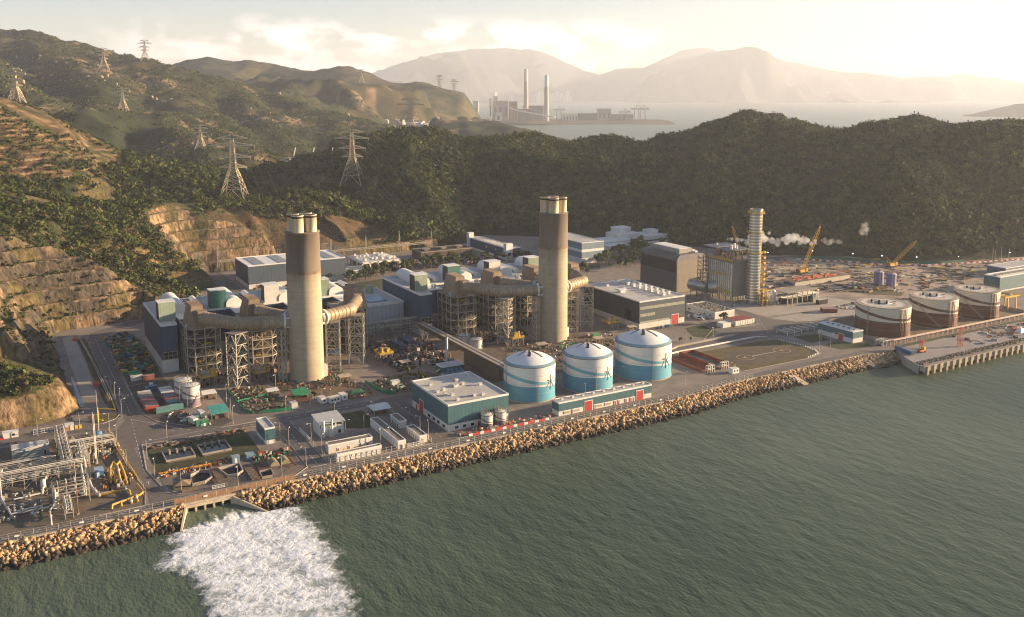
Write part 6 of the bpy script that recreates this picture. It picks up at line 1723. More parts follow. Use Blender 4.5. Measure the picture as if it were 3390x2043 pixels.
# green net fences
def net(label, pts, h=1.5):
    return wall_run("net_fence", label, pts, h, .18, M_green, "net fence")
net("green net fence along the left of the earth plot by the white tank pair", [(98.4,461),(98.2,436),(98.6,425),(101,419.6)], 1.1)
net("green net fence along the front of the earth plot with the white container", [(105,417.6),(111,416.2),(117.8,415)], 1.7)
net("long low green net across the earth plot under the duct tower", [(98.8,440),(108,441.5),(117,443)], .9)
net("curved green net fence on the left of the round plot", [(163.6,437),(164.4,424),(166.5,416),(170.5,412.4)], 1.7)
net("curved green net fence at the front right of the round plot", [(178.6,410.6),(186,410),(199,410.6)], 1.7)
net("green netting heap strip below the second chimney", [(288,442),(297,444),(305,442)], 1.0)
net("green netting strip behind the middle water tank", [(281,430),(288,424),(296,430)], 1.4)
# loose site clutter: uncountable small stuff lying in the plots
def debris(name, label, poly, n, r, pal, s=(.3,1.5), h=(.2,1.2)):
    xs = [p[0] for p in poly]; ys = [p[1] for p in poly]
    parts = [MB() for _ in pal]; k = 0
    while k < n:
        x, y = random.uniform(min(xs), max(xs)), random.uniform(min(ys), max(ys))
        if not bool(inside(np.array([x]), np.array([y]), poly)[0]): continue
        k += 1; mb = random.choice(parts)
        a = random.uniform(0, 3.14); w, d = random.uniform(*s), random.uniform(*s)*.6; hh = random.uniform(*h)
        c_, s_ = math.cos(a), math.sin(a)
        if random.random() < .25: mb.tube((x-c_*w*1.6,y-s_*w*1.6,.25),(x+c_*w*1.6,y+s_*w*1.6,.25+hh*.4),.16,6)
        else: mb.prism([(x+c_*i*w-s_*j*d, y+s_*i*w+c_*j*d) for i, j in ((-.5,-.5),(.5,-.5),(.5,.5),(-.5,.5))], .05, .05+hh)
    al = MB(); idx = []
    for i, p in enumerate(parts):
        b = len(al.f); al.add(p.v, p.f); idx += [i]*(len(al.f)-b)
    o = al.build(name, pal)
    o.data.polygons.foreach_set('material_index', idx)
    return tag(o, label, "debris", kind='stuff')
D1 = [M_brown, M_grey, M_brown, M_green, M_rust, M_steel, M_soil, M_dark, M_soil]; mat("container_blue",cols["blue"])
debris("scrap_debris", "scrap, drums and green gear heaped beside the turbine hall", [(56,600),(68,606),(73.5,590),(73.5,512),(57,512)], 300, .5, [M_dark, M_grey, M_brown, M_green, mat("dull_green_gear",(.03,.10,.07),.8), MATS["dull_green_gear"], M_rust, M_yel, MATS["container_blue"]], (.5,4.2), (.3,1.8))
debris("yard_debris", "small white crates and scrap on the kerb island by the containers", [(64,440),(70,440),(79,430),(84,412),(76,414.6),(66,430)], 130, .5, [M_grey, M_trim, M_brown, M_rust])
debris("plot_debris", "timber and green sheeting littered over the net fenced plot", [(99.6,460),(99.4,425),(104,419.4),(116.4,416.6),(117.6,441),(117,460)], 240, .5, D1)
debris("chimney_debris", "rubble and timber scattered round the left chimney", [(122,466),(122,442),(134,439),(150,440),(162,424),(160,470)], 260, .5, [M_brown, M_rust, M_grey, M_green, M_soil, M_soil])
debris("round_debris", "bushes of scrap and grey sheets in the round fenced plot", [(166,434),(170,414.5),(198,412.5),(201,432),(190,441),(176,440)], 220, .5, [M_brown, M_grey, M_dark, M_green, M_steel])
debris("process_debris", "dense small plant, pipes and skids between the gallery and the halls", [(186,446),(186,505),(222,505),(222,446)], 420, .5, [M_brown, M_dark, M_grey, mat("maroon_plant",(.10,.035,.035),.8), MATS["maroon_plant"], M_steel, M_blue], (.5,3), (.5,3.2))
debris("tank_debris", "litter, boards and red gear behind the water tanks", [(250,432),(255,456),(330,458),(336,418),(318,404),(300,400),(284,402),(272,404)], 420, .5, D1+[M_red, M_trim])
debris("foot_debris", "pumps and pipes under the left boilers", [(88,470),(88,492),(135,492),(130,472)], 220, .5, [M_brown, M_dark, M_grey, M_rust], (.5,2), (.5,2.5))
debris("foot_debris", "pumps and pipes under the middle boilers", [(246,470),(246,492),(290,492),(286,474)], 220, .5, [M_brown, M_dark, M_grey, M_rust], (.5,2), (.5,2.5))
debris("switchyard_debris", "grey electrical gear spread over the switchyard behind the halls", [(306,714),(306,756),(330,756),(330,730),(384,730),(396,716),(396,704),(330,704)], 330, .5, [M_grey, M_steel, M_brown, MATS["maroon_plant"]], (.4,2), (.6,3))
debris("road_debris", "orange and red traffic gear round the small striped tanks", [(171.5,343.5),(171.5,351),(222,349.5),(222,343.5)], 130, .5, [M_red, mat("orange_plastic",(.55,.13,.03),.6), MATS["orange_plastic"], M_trim, M_grey], (.3,1.2), (.3,1.2))
debris("site_debris", "steel bundles, timber and yellow gear strewn over the building site", [(520,480),(525,620),(560,640),(700,540),(800,480),(800,440),(640,410),(600,440)], 800, .5, [M_brown, M_steel, M_rust, M_brown, M_soil, M_grey, M_dark, M_brown, M_lconc, M_yel], (1,7), (.2,1.2))
debris("laydown_debris", "pale pipes and steel laid out behind the oil tanks", [(500,430),(560,437),(596,418),(596,408),(540,407)], 90, .5, [M_steel, M_trim, M_brown, M_grey], (.8,4), (.4,1.6))
# ================================================================ GAS RECEIVING STATION (bottom left)
random.seed(31)
M_opipe = mat("orange_pipe", (.52,.30,.06), .55, var=.15, scale=.5, stain=.2)
bldg("control_building", "white flat control building with a grey roof in the gas station yard", .8, 414.6, 13.8, 5.4, 4.0, M_white, M_roof, par=.2, parts=[('window','f',1.2,1.4,.8,.9,M_glass),('window','f',2.4,1.4,.8,.9,M_glass),('panel','f',6,.6,3.2,1.8,mat("olive_panel",(.2,.17,.08),.8)),('door','f',11.6,0,1.2,2.2,M_dark)])
t = thing("compressor_shed", "grey green sheet roof shed on open posts before the control building", "shelter", (1.2, 404.6, 0))
MB().add([(0,0,2.8),(11.2,0,2.8),(11.2,5.6,3.9),(0,5.6,3.9),(0,0,3.0),(11.2,0,3.0),(11.2,5.6,4.1),(0,5.6,4.1)],[(0,3,2,1),(4,5,6,7),(0,1,5,4),(1,2,6,5),(2,3,7,6),(3,0,4,7)]).build("roof", mat("sage_sheet",(.16,.18,.145),.7,var=.1,corr='x',rib=.5), t)
for x in (.3,5.6,10.9):
    for y in (.3,5.3): MB().beam((x,y,0),(x,y,2.8 if y < 1 else 3.8),.22).build("post", M_grey, t)
MB().box(1,1,0,10,4.6,1.6).build("machinery", M_brown, t)
def rack(name, label, u, v, l, w, h, along='x', levels=(.6,1.0), npipe=5, r=.2, pm=None, bay=4.0, rz=0):
    t = thing(name, label, "pipe rack", (u, v, 0), rz)
    X = (lambda a, b, z: (a, b, z)) if along == 'x' else (lambda a, b, z: (b, a, z))
    mb = MB(); n = int(l/bay)
    for k in range(n+1):
        a = l*k/n
        for b in (0, w): mb.beam(X(a,b,0),X(a,b,h),.26)
        for lv in levels: mb.beam(X(a,0,h*lv),X(a,w,h*lv),.24)
        if k < n and k % 2 == 0:
            for b in (0, w): mb.beam(X(a,b,0),X(a+l/n,b,h*levels[0]),.12)
    for b in (0, w):
        for lv in levels: mb.beam(X(0,b,h*lv),X(l,b,h*lv),.22)
        mb.beam(X(0,b,h+1.0),X(l,b,h+1.0),.08)
    mb.build("frame", M_steel, t)
    mb = MB()
    for lv in levels:
        for k in range(npipe):
            b = w*(k+.6)/(npipe+.2); rr = r*random.uniform(.6,1.4)
            mb.tube(X(random.uniform(-1,2),b,h*lv+.3+rr),X(l-random.uniform(-1,2),b,h*lv+.3+rr),rr,8)
    mb.build("pipes", pm or M_pipew, t)
    return t
rack("pipe_rack", "long white pipe rack running along the shore through the gas station yard", -60, 379.5, 84, 4.6, 6.2, 'x', (.6,1.0), 3, .17)
rack("pipe_rack", "white pipe rack running inland from the long rack past the control building", 17.6, 385, 44, 4.0, 6.6, 'y', (.6,1.0), 3, .16)
rack("pipe_rack", "short pipe rack crossing behind the tall vent poles to the yellow gas pipes", 20, 405, 19, 3.4, 5.6, 'x', (.6,1.0), 3, .17)
rack("pipe_rack", "compact steel frame of ladders and pipes at the middle of the gas station yard", 12.6, 356, 6, 12, 7.5, 'y', (.35,.65,1.0), 4, .22, bay=3)
def pipes(name, label, paths, r, m, cat="pipework", loc=None, valves=0):
    t = thing(name, label, cat, (paths[0][0][0], paths[0][0][1], 0))
    ox, oy = paths[0][0][:2]
    for p in paths:
        mb = MB().path([(x-ox, y-oy, z) for x, y, z in p], r, 12)
        for x, y, z in p[1:-1:2]: mb.beam((x-ox,y-oy,0),(x-ox,y-oy,max(.05,z-r)),.16)
        mb.build("pipe", m, t)
    if valves:
        mb = MB()
        for k in range(valves):
            p = random.choice(paths); i = random.randrange(len(p)-1); a = Vector(p[i]).lerp(Vector(p[i+1]), random.random())
            mb.ball((a.x-ox,a.y-oy,a.z), r*1.9, 8); mb.tube((a.x-ox,a.y-oy,a.z),(a.x-ox,a.y-oy,a.z+1.3),.12,6).tube((a.x-ox,a.y-oy,a.z+1.25),(a.x-ox,a.y-oy,a.z+1.4),.4,8)
        mb.build("valve", M_steel, t)
    return t
pipes("gas_pipework", "big white pipes looping down from the long rack to the yellow header", [[(23.5,386,6.6),(25.4,384,6.6),(25.4,376,3.2),(26.2,366,1.2),(27.4,358,1.0),(33,358,1.0)],[(22,384,6.0),(23.8,381,6.0),(23.9,366,1.6),(23.6,360,.9),(18.6,369,.9)]], .42, M_pipew, valves=4)
pipes("gas_pipework", "low white pipe loop on short supports round the front of the yard", [[(-3,388,6),(-4,384,5.5),(-4,372,1.2),(-1.3,356,1.0),(11,355.5,1.0)],[(0,369,.9),(9.5,370.4,.9),(11.4,379,3.5)],[(0,364,.8),(0,358,.8),(9,358.5,.8)]], .34, M_pipew, valves=9)
pipes("gas_pipework", "tall white riser pipe bending down to the ground by the fence", [[(12.4,362,6.5),(13.2,356,6.0),(13.1,355,2.4),(10.8,349,2.2),(10.8,341.6,2.0),(10.8,341.4,.1)]], .33, M_pipew, valves=2)
pipes("gas_pipework", "upper orange gas pipes arched like hairpins beside the blue kiosk", [[(33.0,367,.6),(33.4,370,5.8),(35.0,375,6.0),(36,370,5.8),(36.4,364,.6)],[(34.6,366,.6),(34.8,370,5.4),(37.4,376,5.4),(38.2,370,3),(38.4,364,.6)]], .42, M_opipe, valves=3)
pipes("gas_pipework", "long low orange pipe bent at the end near the shore fence", [[(27.6,357.4,.9),(33,356.4,1.6),(37.2,355,2.0),(38,353.5,1.8),(38,351,.4)]], .40, M_opipe, valves=2)
pipes("gas_pipework", "orange header with downturned branches along the kerb corner", [[(41.4,360,1.4),(42.4,351,1.4),(41,349,1.4),(31,345,1.4),(30.6,344.2,.2)],[(34,346.2,1.4),(34,344.4,.2)],[(37.2,347.4,1.4),(37.6,345.4,.2)],[(39.4,348.2,1.4),(39.8,346,.2)]], .42, M_opipe, valves=2)
pipes("gas_pipework", "rusty brown pipes lying along the kerb edge of the gas yard", [[(39.6,424,.8),(40.6,404,.8),(41.6,382,.8),(42.6,366,.8)],[(38.4,420,1.2),(39.4,402,1.2),(40.4,384,1.2)],[(37.4,428,.7),(38.2,414,.7)]], .3, mat("tan_pipe",(.34,.22,.12),.7,var=.25), valves=5)
pipes("gas_pipework", "bent yellow pipe standing out of the verge beside the junction", [[(36.4,443,.2),(37,448,2.4),(37.4,456.4,2.6),(45,454,1.4),(45.4,470,1.0)],[(36.4,446,.6),(38.4,443.6,.6)]], .3, M_yel)
pipes("gas_pipework", "long twin pipeline on the verge below the rock cut", [[(42.6,611,.7),(44,574,.7),(44.8,536,.7),(45.2,506,.7),(45.4,472,.7)],[(42,611,.7),(43.3,574,.7),(44,536,.7),(44.4,506,.7),(44.6,472,.7)]], .28, M_steel)
for u, v, h, m_, w in ((19.7,346.3,20,M_steel,"tall bare vent pole nearest the shore fence"),(30.6,392.1,21,M_pipew,"tall white vent pole beside the blue drum, in front"),(30.9,401.4,19,M_pipew,"tall white vent pole beside the blue drum, behind its twin"),(35.4,432.8,18.5,M_steel,"tall thin vent pole at the junction corner"),(26.9,377.8,9.7,M_steel,"short lamp pole by the blue kiosk")):
    t = thing("vent_pole", w, "pole", (u, v, 0)); MB().tube((0,0,0),(0,0,h*.5),.24,8,.2).build("lower_pole", M_rust if h > 19 and m_ is M_steel else m_, t); MB().tube((0,0,h*.5),(0,0,h),.18,8,.12).build("upper_pole", m_, t)
    MB().box(-.5,-.5,-.05,.5,.5,.3).build("footing", M_cope, t)
t = thing("windsock_pole", "pole with a small red windsock at the junction corner", "windsock", (33.2, 432, 0)); MB().tube((0,0,0),(0,0,8),.1,6).build("pole", M_steel, t); MB().tube((0,0,7.8),(-.6,0,6.6),.3,8,.16).build("windsock", M_red, t)
t = thing("windsock_pole", "pole with a red and white windsock beside the helipad cabin", "windsock", (344.6, 354.6, 0)); MB().tube((0,0,0),(0,0,6.2),.1,6).build("pole", M_steel, t); MB().tube((0,0,6.1),(.1,0,4.6),.36,8,.2).build("windsock", M_red, t)
t = thing("blue_drum", "upright blue drum tank behind the tall vent poles", "tank", (34.2, 422, 0)); MB().lathe([(1.7,0),(1.7,2.6)],20).build("shell", mat("drum_blue",(.05,.17,.36),.5,var=.15), t); MB().lathe([(1.75,2.6),(1.75,2.75),(.01,2.95)],20).build("lid", mat("drum_lid",(.10,.26,.46),.5), t)
t = thing("kiosk", "small blue kiosk with a pale blue roof in the gas yard", "kiosk", (28.6, 377, 0)); MB().box(0,0,0,3,4.4,2.6).build("wall", mat("kiosk_blue",(.04,.14,.34),.6,var=.12), t); MB().box(-.2,-.2,2.6,3.2,4.6,2.8).build("roof", mat("kiosk_roof",(.30,.42,.56),.6), t); MB().box(.5,-.05,.1,1.4,-.005,2.1).build("door", M_trim, t)
t = thing("gate_house", "small white hut with a red mark by the fence at the knoll", "hut", (-2, 441.6, 0)); MB().box(0,0,0,6,3,2.5).build("wall", M_white, t); MB().box(-.2,-.2,2.5,6.2,3.2,2.7).build("roof", M_trim, t); MB().box(3.6,-.05,.9,4.6,-.005,1.9).build("window", M_glass, t); MB().box(-1.8,-.6,0,.4,-.1,.8).build("red_barrier", M_red, t)
t = thing("guard_hut", "white hut with an orange side beside two yellow bins near the junction", "hut", (22.4, 438.4, 0)); MB().box(0,0,0,3.4,3,2.6).build("wall", M_white, t); MB().box(-.2,-.2,2.6,3.6,3.2,2.8).build("roof", M_trim, t); MB().box(.3,-.05,.2,1.3,-.005,2).build("door", mat("door_orange",(.5,.22,.06),.6), t)
for x in (26.4, 28): 
    t = thing("bin", "yellow bin beside the white hut near the junction", "bin", (x, 438.8, 0), 0, "yellow bins"); MB().box(0,0,.1,1.2,1.2,1.5).build("body", M_yel, t); MB().box(-.05,-.05,1.5,1.25,1.25,1.62).build("lid", M_yel, t)
def railgate(label, u, v, l, h=1.8, rz=0):
    t = thing("white_gate", label, "gate", (u, v, 0), rz); mb = MB()
    for z in (.2, h*.5, h): mb.beam((0,0,z),(l,0,z),.14)
    n = int(l/1.1)
    for k in range(n+1): mb.beam((l*k/n,0,0),(l*k/n,0,h),.12)
    mb.build("frame", M_trim, t)
    return t
railgate("white railed gate on the knoll side of the gas station yard", 9.8, 441.0, 7.8, 2.2)
railgate("white railed gate at the corner of the relay yard by the shore", 147.6, 344.2, 7.4)
railgate("white railed barrier along the left side of the relay yard", 113.2, 372, 14, 2.0, R(90))
railgate("grey rail barrier on the sewage yard kerb", 66, 343.4, 5.6, 1.4)
railgate("grey rail barrier beside the teal warehouse driveway", 157.6, 352, 12, 2.2, R(90))
for u, v, h, w in ((13.4,357.5,5.6,"white upright vessel beside the riser pipe"),(24.2,396,5.2,"pale upright vessel under the inland pipe rack"),(21,412,4.6,"grey upright vessel behind the cross rack"),(10.2,375,4.4,"slim white vessel in front of the compact frame")):
    t = thing("pressure_vessel", w, "vessel", (u, v, 0)); MB().lathe([(.9,.8),(.95,1.0),(.95,h-.5),(.6,h-.1),(.01,h)],16).build("shell", M_pipew, t)
    for a in range(3): MB().beam((.75*math.cos(a*2.1),.75*math.sin(a*2.1),0),(.75*math.cos(a*2.1),.75*math.sin(a*2.1),1.2),.16).build("leg", M_steel, t)
rack("pipe_rack", "low white pipe rack behind the long rack, nearest the control building", -10, 396, 26, 3.0, 4.4, 'x', (.6,1.0), 3, .16)
rack("pipe_rack", "low white pipe rack running towards the shore beside the riser pipe", 15.5, 344, 12, 2.6, 3.6, 'y', (.6,1.0), 3, .18, bay=3)
rack("pipe_rack", "grey ladder framed rack beside the tall white vent poles", 24.5, 388, 16, 3.0, 6.0, 'y', (.4,.7,1.0), 3, .16, bay=3)
pipes("gas_pipework", "row of short white meter runs on the left front of the gas yard", [[(-24+5*k,372,.9),(-24+5*k,362,.9),(-22+5*k,360,.9)] for k in range(4)], .3, M_pipew, valves=8)
debris("gas_debris", "white pipe spools and pumps packed between the pipe racks", [(-14,386),(16,386),(16,400),(-14,400)], 120, .5, [M_pipew, M_steel, M_grey, M_brown], (.5,2.4), (.4,2.0))
debris("gas_debris", "small valves, meters and supports crowding the gas station yard", [(20,388),(39,396),(40,426),(22,428),(16,400)], 190, .5, [M_steel, M_brown, M_grey, M_rust, M_pipew], (.3,1.6), (.4,2.2))
debris("gas_debris", "small valves and supports round the orange gas pipes", [(29,362),(40.6,362),(41.5,380),(31,382)], 90, .5, [M_steel, M_brown, M_rust, M_opipe, M_dark], (.3,1.3), (.4,1.8))
debris("gas_debris", "white flanges and pipe supports along the front of the gas yard", [(-24,352),(18,352),(18,376),(-24,376)], 120, .5, [M_pipew, M_steel, M_grey], (.3,1.6), (.4,1.6))
fence("yard_fence", "post and wire fence along the kerb of the gas yard", [(39.2,428),(41.4,380),(43.4,357)], 2.2, 3.0, M_yel, (.5,1))
fence("yard_fence", "pale fence round the front and left of the relay yard", [(113.2,371),(113.2,344.2),(147,343.6)], 2.3, 2.4, M_fence, (.5,1))
fence("yard_fence", "pale fence between the relay yard and the warehouse road", [(158.6,344.5),(158.6,400)], 2.3, 2.6, M_fence, (.5,1))
fence("yard_fence", "brown hand rail along the foot of the bottom left knoll", [(-60,444.5),(0,449.4),(20,452.6),(30,456)], 1.1, 3.0, M_brown, (.5,1))
fence("yard_fence", "rusty fence round the round domed tanks of the sewage yard", [(84,342.4),(84,358.6),(100.6,358.6),(100.6,347),(94,342.6)], 1.5, 1.8, M_rust, (.5,1))

# ================================================================ SEWAGE WORKS
def basin(label, u, v, w, d):
    t = thing("settling_basin", label, "basin", (u, v, 0)); k = .4
    mb = MB().box(0,0,.02,w,k,1.1).box(0,d-k,.02,w,d,1.1).box(0,k,.02,k,d-k,1.1).box(w-k,k,.02,w,d-k,1.1)
    mb.build("wall", M_bund, t)
    MB().box(k,k,.02,w-k,d-k,.14).build("dark_water", mat("basin_water",(.015,.02,.022),.08), t)
    for i in (1,2,3): MB().box(w*i/4-.35,d-2.6,.14,w*i/4+.35,d-.3,1.6).build("buttress", M_bund, t)
    mb = MB().box(.6,-.9,.02,w-.6,-.1,.4); mb.build("step", M_brown, t)
    return t
basin("left concrete settling basin holding dark water on the mossy lawn", 55.2, 378.6, 11.8, 11)
basin("right concrete settling basin holding dark water on the mossy lawn", 69.6, 378.6, 12, 11.8)
M_bluehut = mat("hut_blue",(.13,.24,.33),.6,var=.15)
for u, v, w in ((78.6,364.4,"small blue hut with a white door on the sewage yard"),(84.4,364.6,"small dark blue hut beside the paler one on the sewage yard")):
    t = thing("blue_hut", w, "hut", (u, v, 0)); MB().box(0,0,0,3.0,2.6,2.5).build("wall", M_bluehut, t); MB().box(-.15,-.15,2.5,3.15,2.75,2.65).build("roof", mat("hut_roof",(.26,.34,.40),.6), t); MB().box(.9,-.05,.1,1.8,-.005,2.0).build("door", M_trim if u < 80 else M_bluehut, t)
def pit(label, poly, h=1.3):
    cx = sum(p[0] for p in poly)/len(poly); cy = sum(p[1] for p in poly)/len(poly)
    t = thing("sewage_pit", label, "pit", (cx, cy, 0)); q = [(x-cx,y-cy) for x, y in poly]; n = len(q)
    mb = MB()
    for i in range(n):
        (a, b), (c, d) = q[i], q[(i+1)%n]; l = math.hypot(c-a,d-b); nx, ny = -(d-b)/l*.2, (c-a)/l*.2
        mb.prism([(a-nx,b-ny),(c-nx,d-ny),(c+nx,d+ny),(a+nx,b+ny)], .02, h+.003*i)
    mb.build("wall", M_bund, t)
    MB().prism([(x*.93,y*.93) for x, y in q], .03, .12).build("dark_floor", M_dark, t)
pit("hexagonal concrete pit at the left front of the sewage yard", [(60,350),(64.5,350),(68,353),(68.4,360),(65,361.6),(61,359)])
pit("pointed concrete pit in the middle of the sewage yard", [(71.8,360.6),(73.6,351.6),(77,350.6),(80,353),(80.6,361)])
pit("rectangular rusty pit before the domed tanks", [(85,343.4),(89.6,343.2),(90.4,349.6),(85.6,349.6)], 1.0)
t = thing("tarpaulin_shed", "brown tarpaulin shed with green netting at the front of the sewage yard", "shed", (56.4, 351.5, 0))
MB().add([(-3.4,-2,1.5),(2.6,-3.4,1.5),(3.8,2,1.5),(-2.6,3,1.5),(.2,0,2.9)],[(0,1,4),(1,2,4),(2,3,4),(3,0,4),(3,2,1,0)]).build("cover", mat("brown_tarp",(.25,.165,.10),.85,var=.2), t)
MB().prism([(-3.6,-2.2),(-3.2,-2.4),(-2.4,3),(-2.8,3.2)],0,1.5).build("net", M_green, t)
MB().box(-1,-5.6,0,5,-5.3,1.2).build("screen_wall", M_brown, t)
t = thing("steel_screen", "grey walkway frame standing between the sewage pits", "walkway", (69, 347, 0)); mb = MB().box(0,0,.8,2.6,12,1.0)
for y in range(0,13,2): mb.beam((0,y,0),(0,y,2),.14).beam((2.6,y,0),(2.6,y,2),.14)
mb.beam((0,0,2),(0,12,2),.1).beam((2.6,0,2),(2.6,12,2),.1); mb.build("frame", M_brown, t)
t = thing("steel_screen", "grey inclined screen frame beside the rusty pit", "walkway", (81, 343, 0)); mb = MB().box(0,0,.5,3,12,.8)
for y in range(0,13,2): mb.beam((0,y,0),(0,y,1.6),.14).beam((3,y,0),(3,y,1.6),.14).beam((0,y,.9),(3,y,.9),.2)
mb.build("frame", M_brown, t)
for u, w in ((92.6,"left domed olive tank on the rusty deck"),(97,"right domed olive tank on the rusty deck")):
    t = thing("domed_tank", w, "tank", (u, 354.5, .6), 0, "domed olive tanks"); MB().yprism([(1.9*math.cos(math.pi*i/12),1.9*math.sin(math.pi*i/12)) for i in range(13)],-2.6,2.6).build("cover", mat("olive_dome",(.26,.22,.12),.75,var=.2,corr='x',rib=.8), t); MB().box(-2,-2.7,-.55,2,2.7,.02).build("plinth", M_bund, t)
MB_ = MB().box(86,350.4,.06,100.4,358.4,.55); tag(MB_.build("rusty_deck", mat("deck_rust",(.13,.075,.06),.85,var=.3)), "low rusty deck below the two domed tanks", "deck")
M_or = MATS["orange_plastic"]
random.seed(33)
BA = [(50.4+1.9*k, 367.2+.1*k*.2) for k in range(13)]
t = thing("road_barrier", "orange and yellow plastic road barrier in the line on the sewage yard", "barrier", (*BA[0], 0), 0, "orange road barriers on the sewage yard")
MB().yprism([(0,0),(1.8,0),(1.7,1.0),(.1,1.0)],-.3,.3).build("body", mat("amber_plastic",(.62,.30,.03),.5,var=.2), t)
for p in BA[1:]: dup(t, (*p, 0))
debris("sewage_debris", "red and orange valves, hoses and crates beside the barriers", [(50.6,364),(50.6,370),(78,370.4),(78,365)], 110, .5, [M_red, M_or, M_brown, M_grey, M_steel], (.3,1.4), (.3,1.1))
debris("sewage_debris", "rusty pipes and pumps behind the two domed tanks", [(86,360),(86,369),(102,368),(102,360)], 110, .5, [M_rust, M_brown, M_red, M_steel, M_green], (.4,2), (.4,1.8))
debris("sewage_debris", "pipework along the back edge of the mossy lawn", [(50.8,396),(50.8,401),(92,400.6),(92,398)], 90, .5, [M_brown, M_grey, M_rust], (.6,3), (.3,1.0))

# ================================================================ RED WALLED BASIN, JETTY, QUAY
M_redw = mat("red_wall", (.24,.065,.03), .85, var=.3, scale=.4, stain=.4)
t = thing("red_walled_basin", "rectangular basin with rust red walls and pale green water beside the helipad", "basin", (338.5, 363, 0))
mb = MB().box(0,0,.02,.5,30,2.4).box(9.5,0,.02,10,30,2.4).box(.5,29.5,.02,9.5,30,2.4).box(.5,0,.02,9.5,.5,1.0); mb.build("wall", M_redw, t)
MB().box(.5,.5,.02,9.5,29.5,.5).build("green_water", mat("basin_green",(.13,.19,.16),.12,var=.1), t)
t = thing("red_channel", "dry red walled channel between the water tank and the green basin", "channel", (327.5, 363, 0))
mb = MB().box(0,0,.02,.5,30,1.6).box(10.4,0,.02,10.9,30,2.3); mb.build("wall", M_redw, t); MB().box(.5,0,.02,10.4,30,.3).build("red_floor", M_redw, t)
for u, v, w in ((330,360,"white sluice frame at the left front of the red walled basin"),(341,361,"white sluice frame at the right front of the red walled basin")):
    t = thing("sluice_frame", w, "sluice", (u, v, 0)); mb = MB()
    for x in (0,1.6,3.2,4.8): mb.beam((x,0,0),(x,0,3.8),.2).beam((x,1.6,0),(x,1.6,3.8),.2).beam((x,0,3.8),(x,1.6,3.8),.2)
    for z in (1.9,3.8): mb.beam((0,0,z),(4.8,0,z),.2).beam((0,1.6,z),(4.8,1.6,z),.2)
    mb.build("frame", M_trim, t); MB().box(0,.2,0,4.8,1.4,.9).build("base", M_brown, t)
t = thing("helipad_cabin", "small white cabin beside the windsock and the red walled basin", "cabin", (340.4, 352, 0)); MB().box(0,0,0,4.6,3.2,2.6).build("wall", M_trim, t); MB().box(-.1,-.1,2.6,4.7,3.3,2.75).build("roof", M_white, t)
for x in (1,2.9): MB().box(x,-.05,1,x+.9,-.005,1.9).build("window", M_glass, t)
wall_run("pipeline_wall", "long pale pipe casing between the junction and the helipad lawn", [(326,398.6),(349,408.2),(397,410.3)], 1.0, 1.6, M_lconc, "pipeline")
pipes("helipad_pipeline", "twin white pipeline along the back of the helipad field", [[(326,396.4,.8),(341,398.4,.8),(402,400.2,.8),(411,396,.8)],[(326,395.2,.8),(341,397.2,.8),(402,399,.8)]], .34, M_pipew, "pipeline")
t = thing("pipe_bridge_small", "bundle of grey pipes on frames left of the green and white pump house", "pipe rack", (425, 394, 0)); mb = MB()
for k in range(6): mb.tube((0,1.4*k,1.0+.3*(k%2)),(40,1.4*k+2,1.0+.3*(k%2)),.4,8)
mb.build("pipes", M_steel, t); mb = MB()
for x in range(0,41,6): mb.beam((x,-1,0),(x,-1,2.6),.25).beam((x,8,0),(x,8,2.6),.25).beam((x,-1,2.6),(x,8,2.6),.25)
mb.build("frame", M_trim, t)
mb = MB()
for k in range(24): mb.box(413+.1*k*0, 357+1.3*k, .05, 413.7, 357.7+1.3*k, .75)
for k in range(20): mb.box(398+.8*k, 352.2+.16*k, .05, 398.5+.8*k, 352.6+.16*k, .7)
wb = None
t0 = thing("kerb_block", "white painted kerb block along the rounded end of the helipad field", "kerb block", (413.2, 389, 0), 0, "white kerb blocks along the helipad field")
MB().add([(-.35,-.3,0),(.35,-.3,0),(.35,.3,0),(-.35,.3,0),(-.22,-.18,.75),(.22,-.18,.75),(.22,.18,.75),(-.22,.18,.75)],[(4,5,6,7),(0,1,5,4),(1,2,6,5),(2,3,7,6),(3,0,4,7)]).build("block", M_trim, t0)
edge = [(413.2,389),(414.8,380),(415.8,372),(414.6,362),(411.5,356.6),(404,354.4),(398,353.4)]
tot = []
for (a, b), (c, d) in zip(edge[:-1], edge[1:]):
    n = max(1, int(math.hypot(c-a, d-b)/1.7)); tot += [(a+(c-a)*k/n, b+(d-b)*k/n) for k in range(n)]
for p in tot[1:]: dup(t0, (*p, 0))
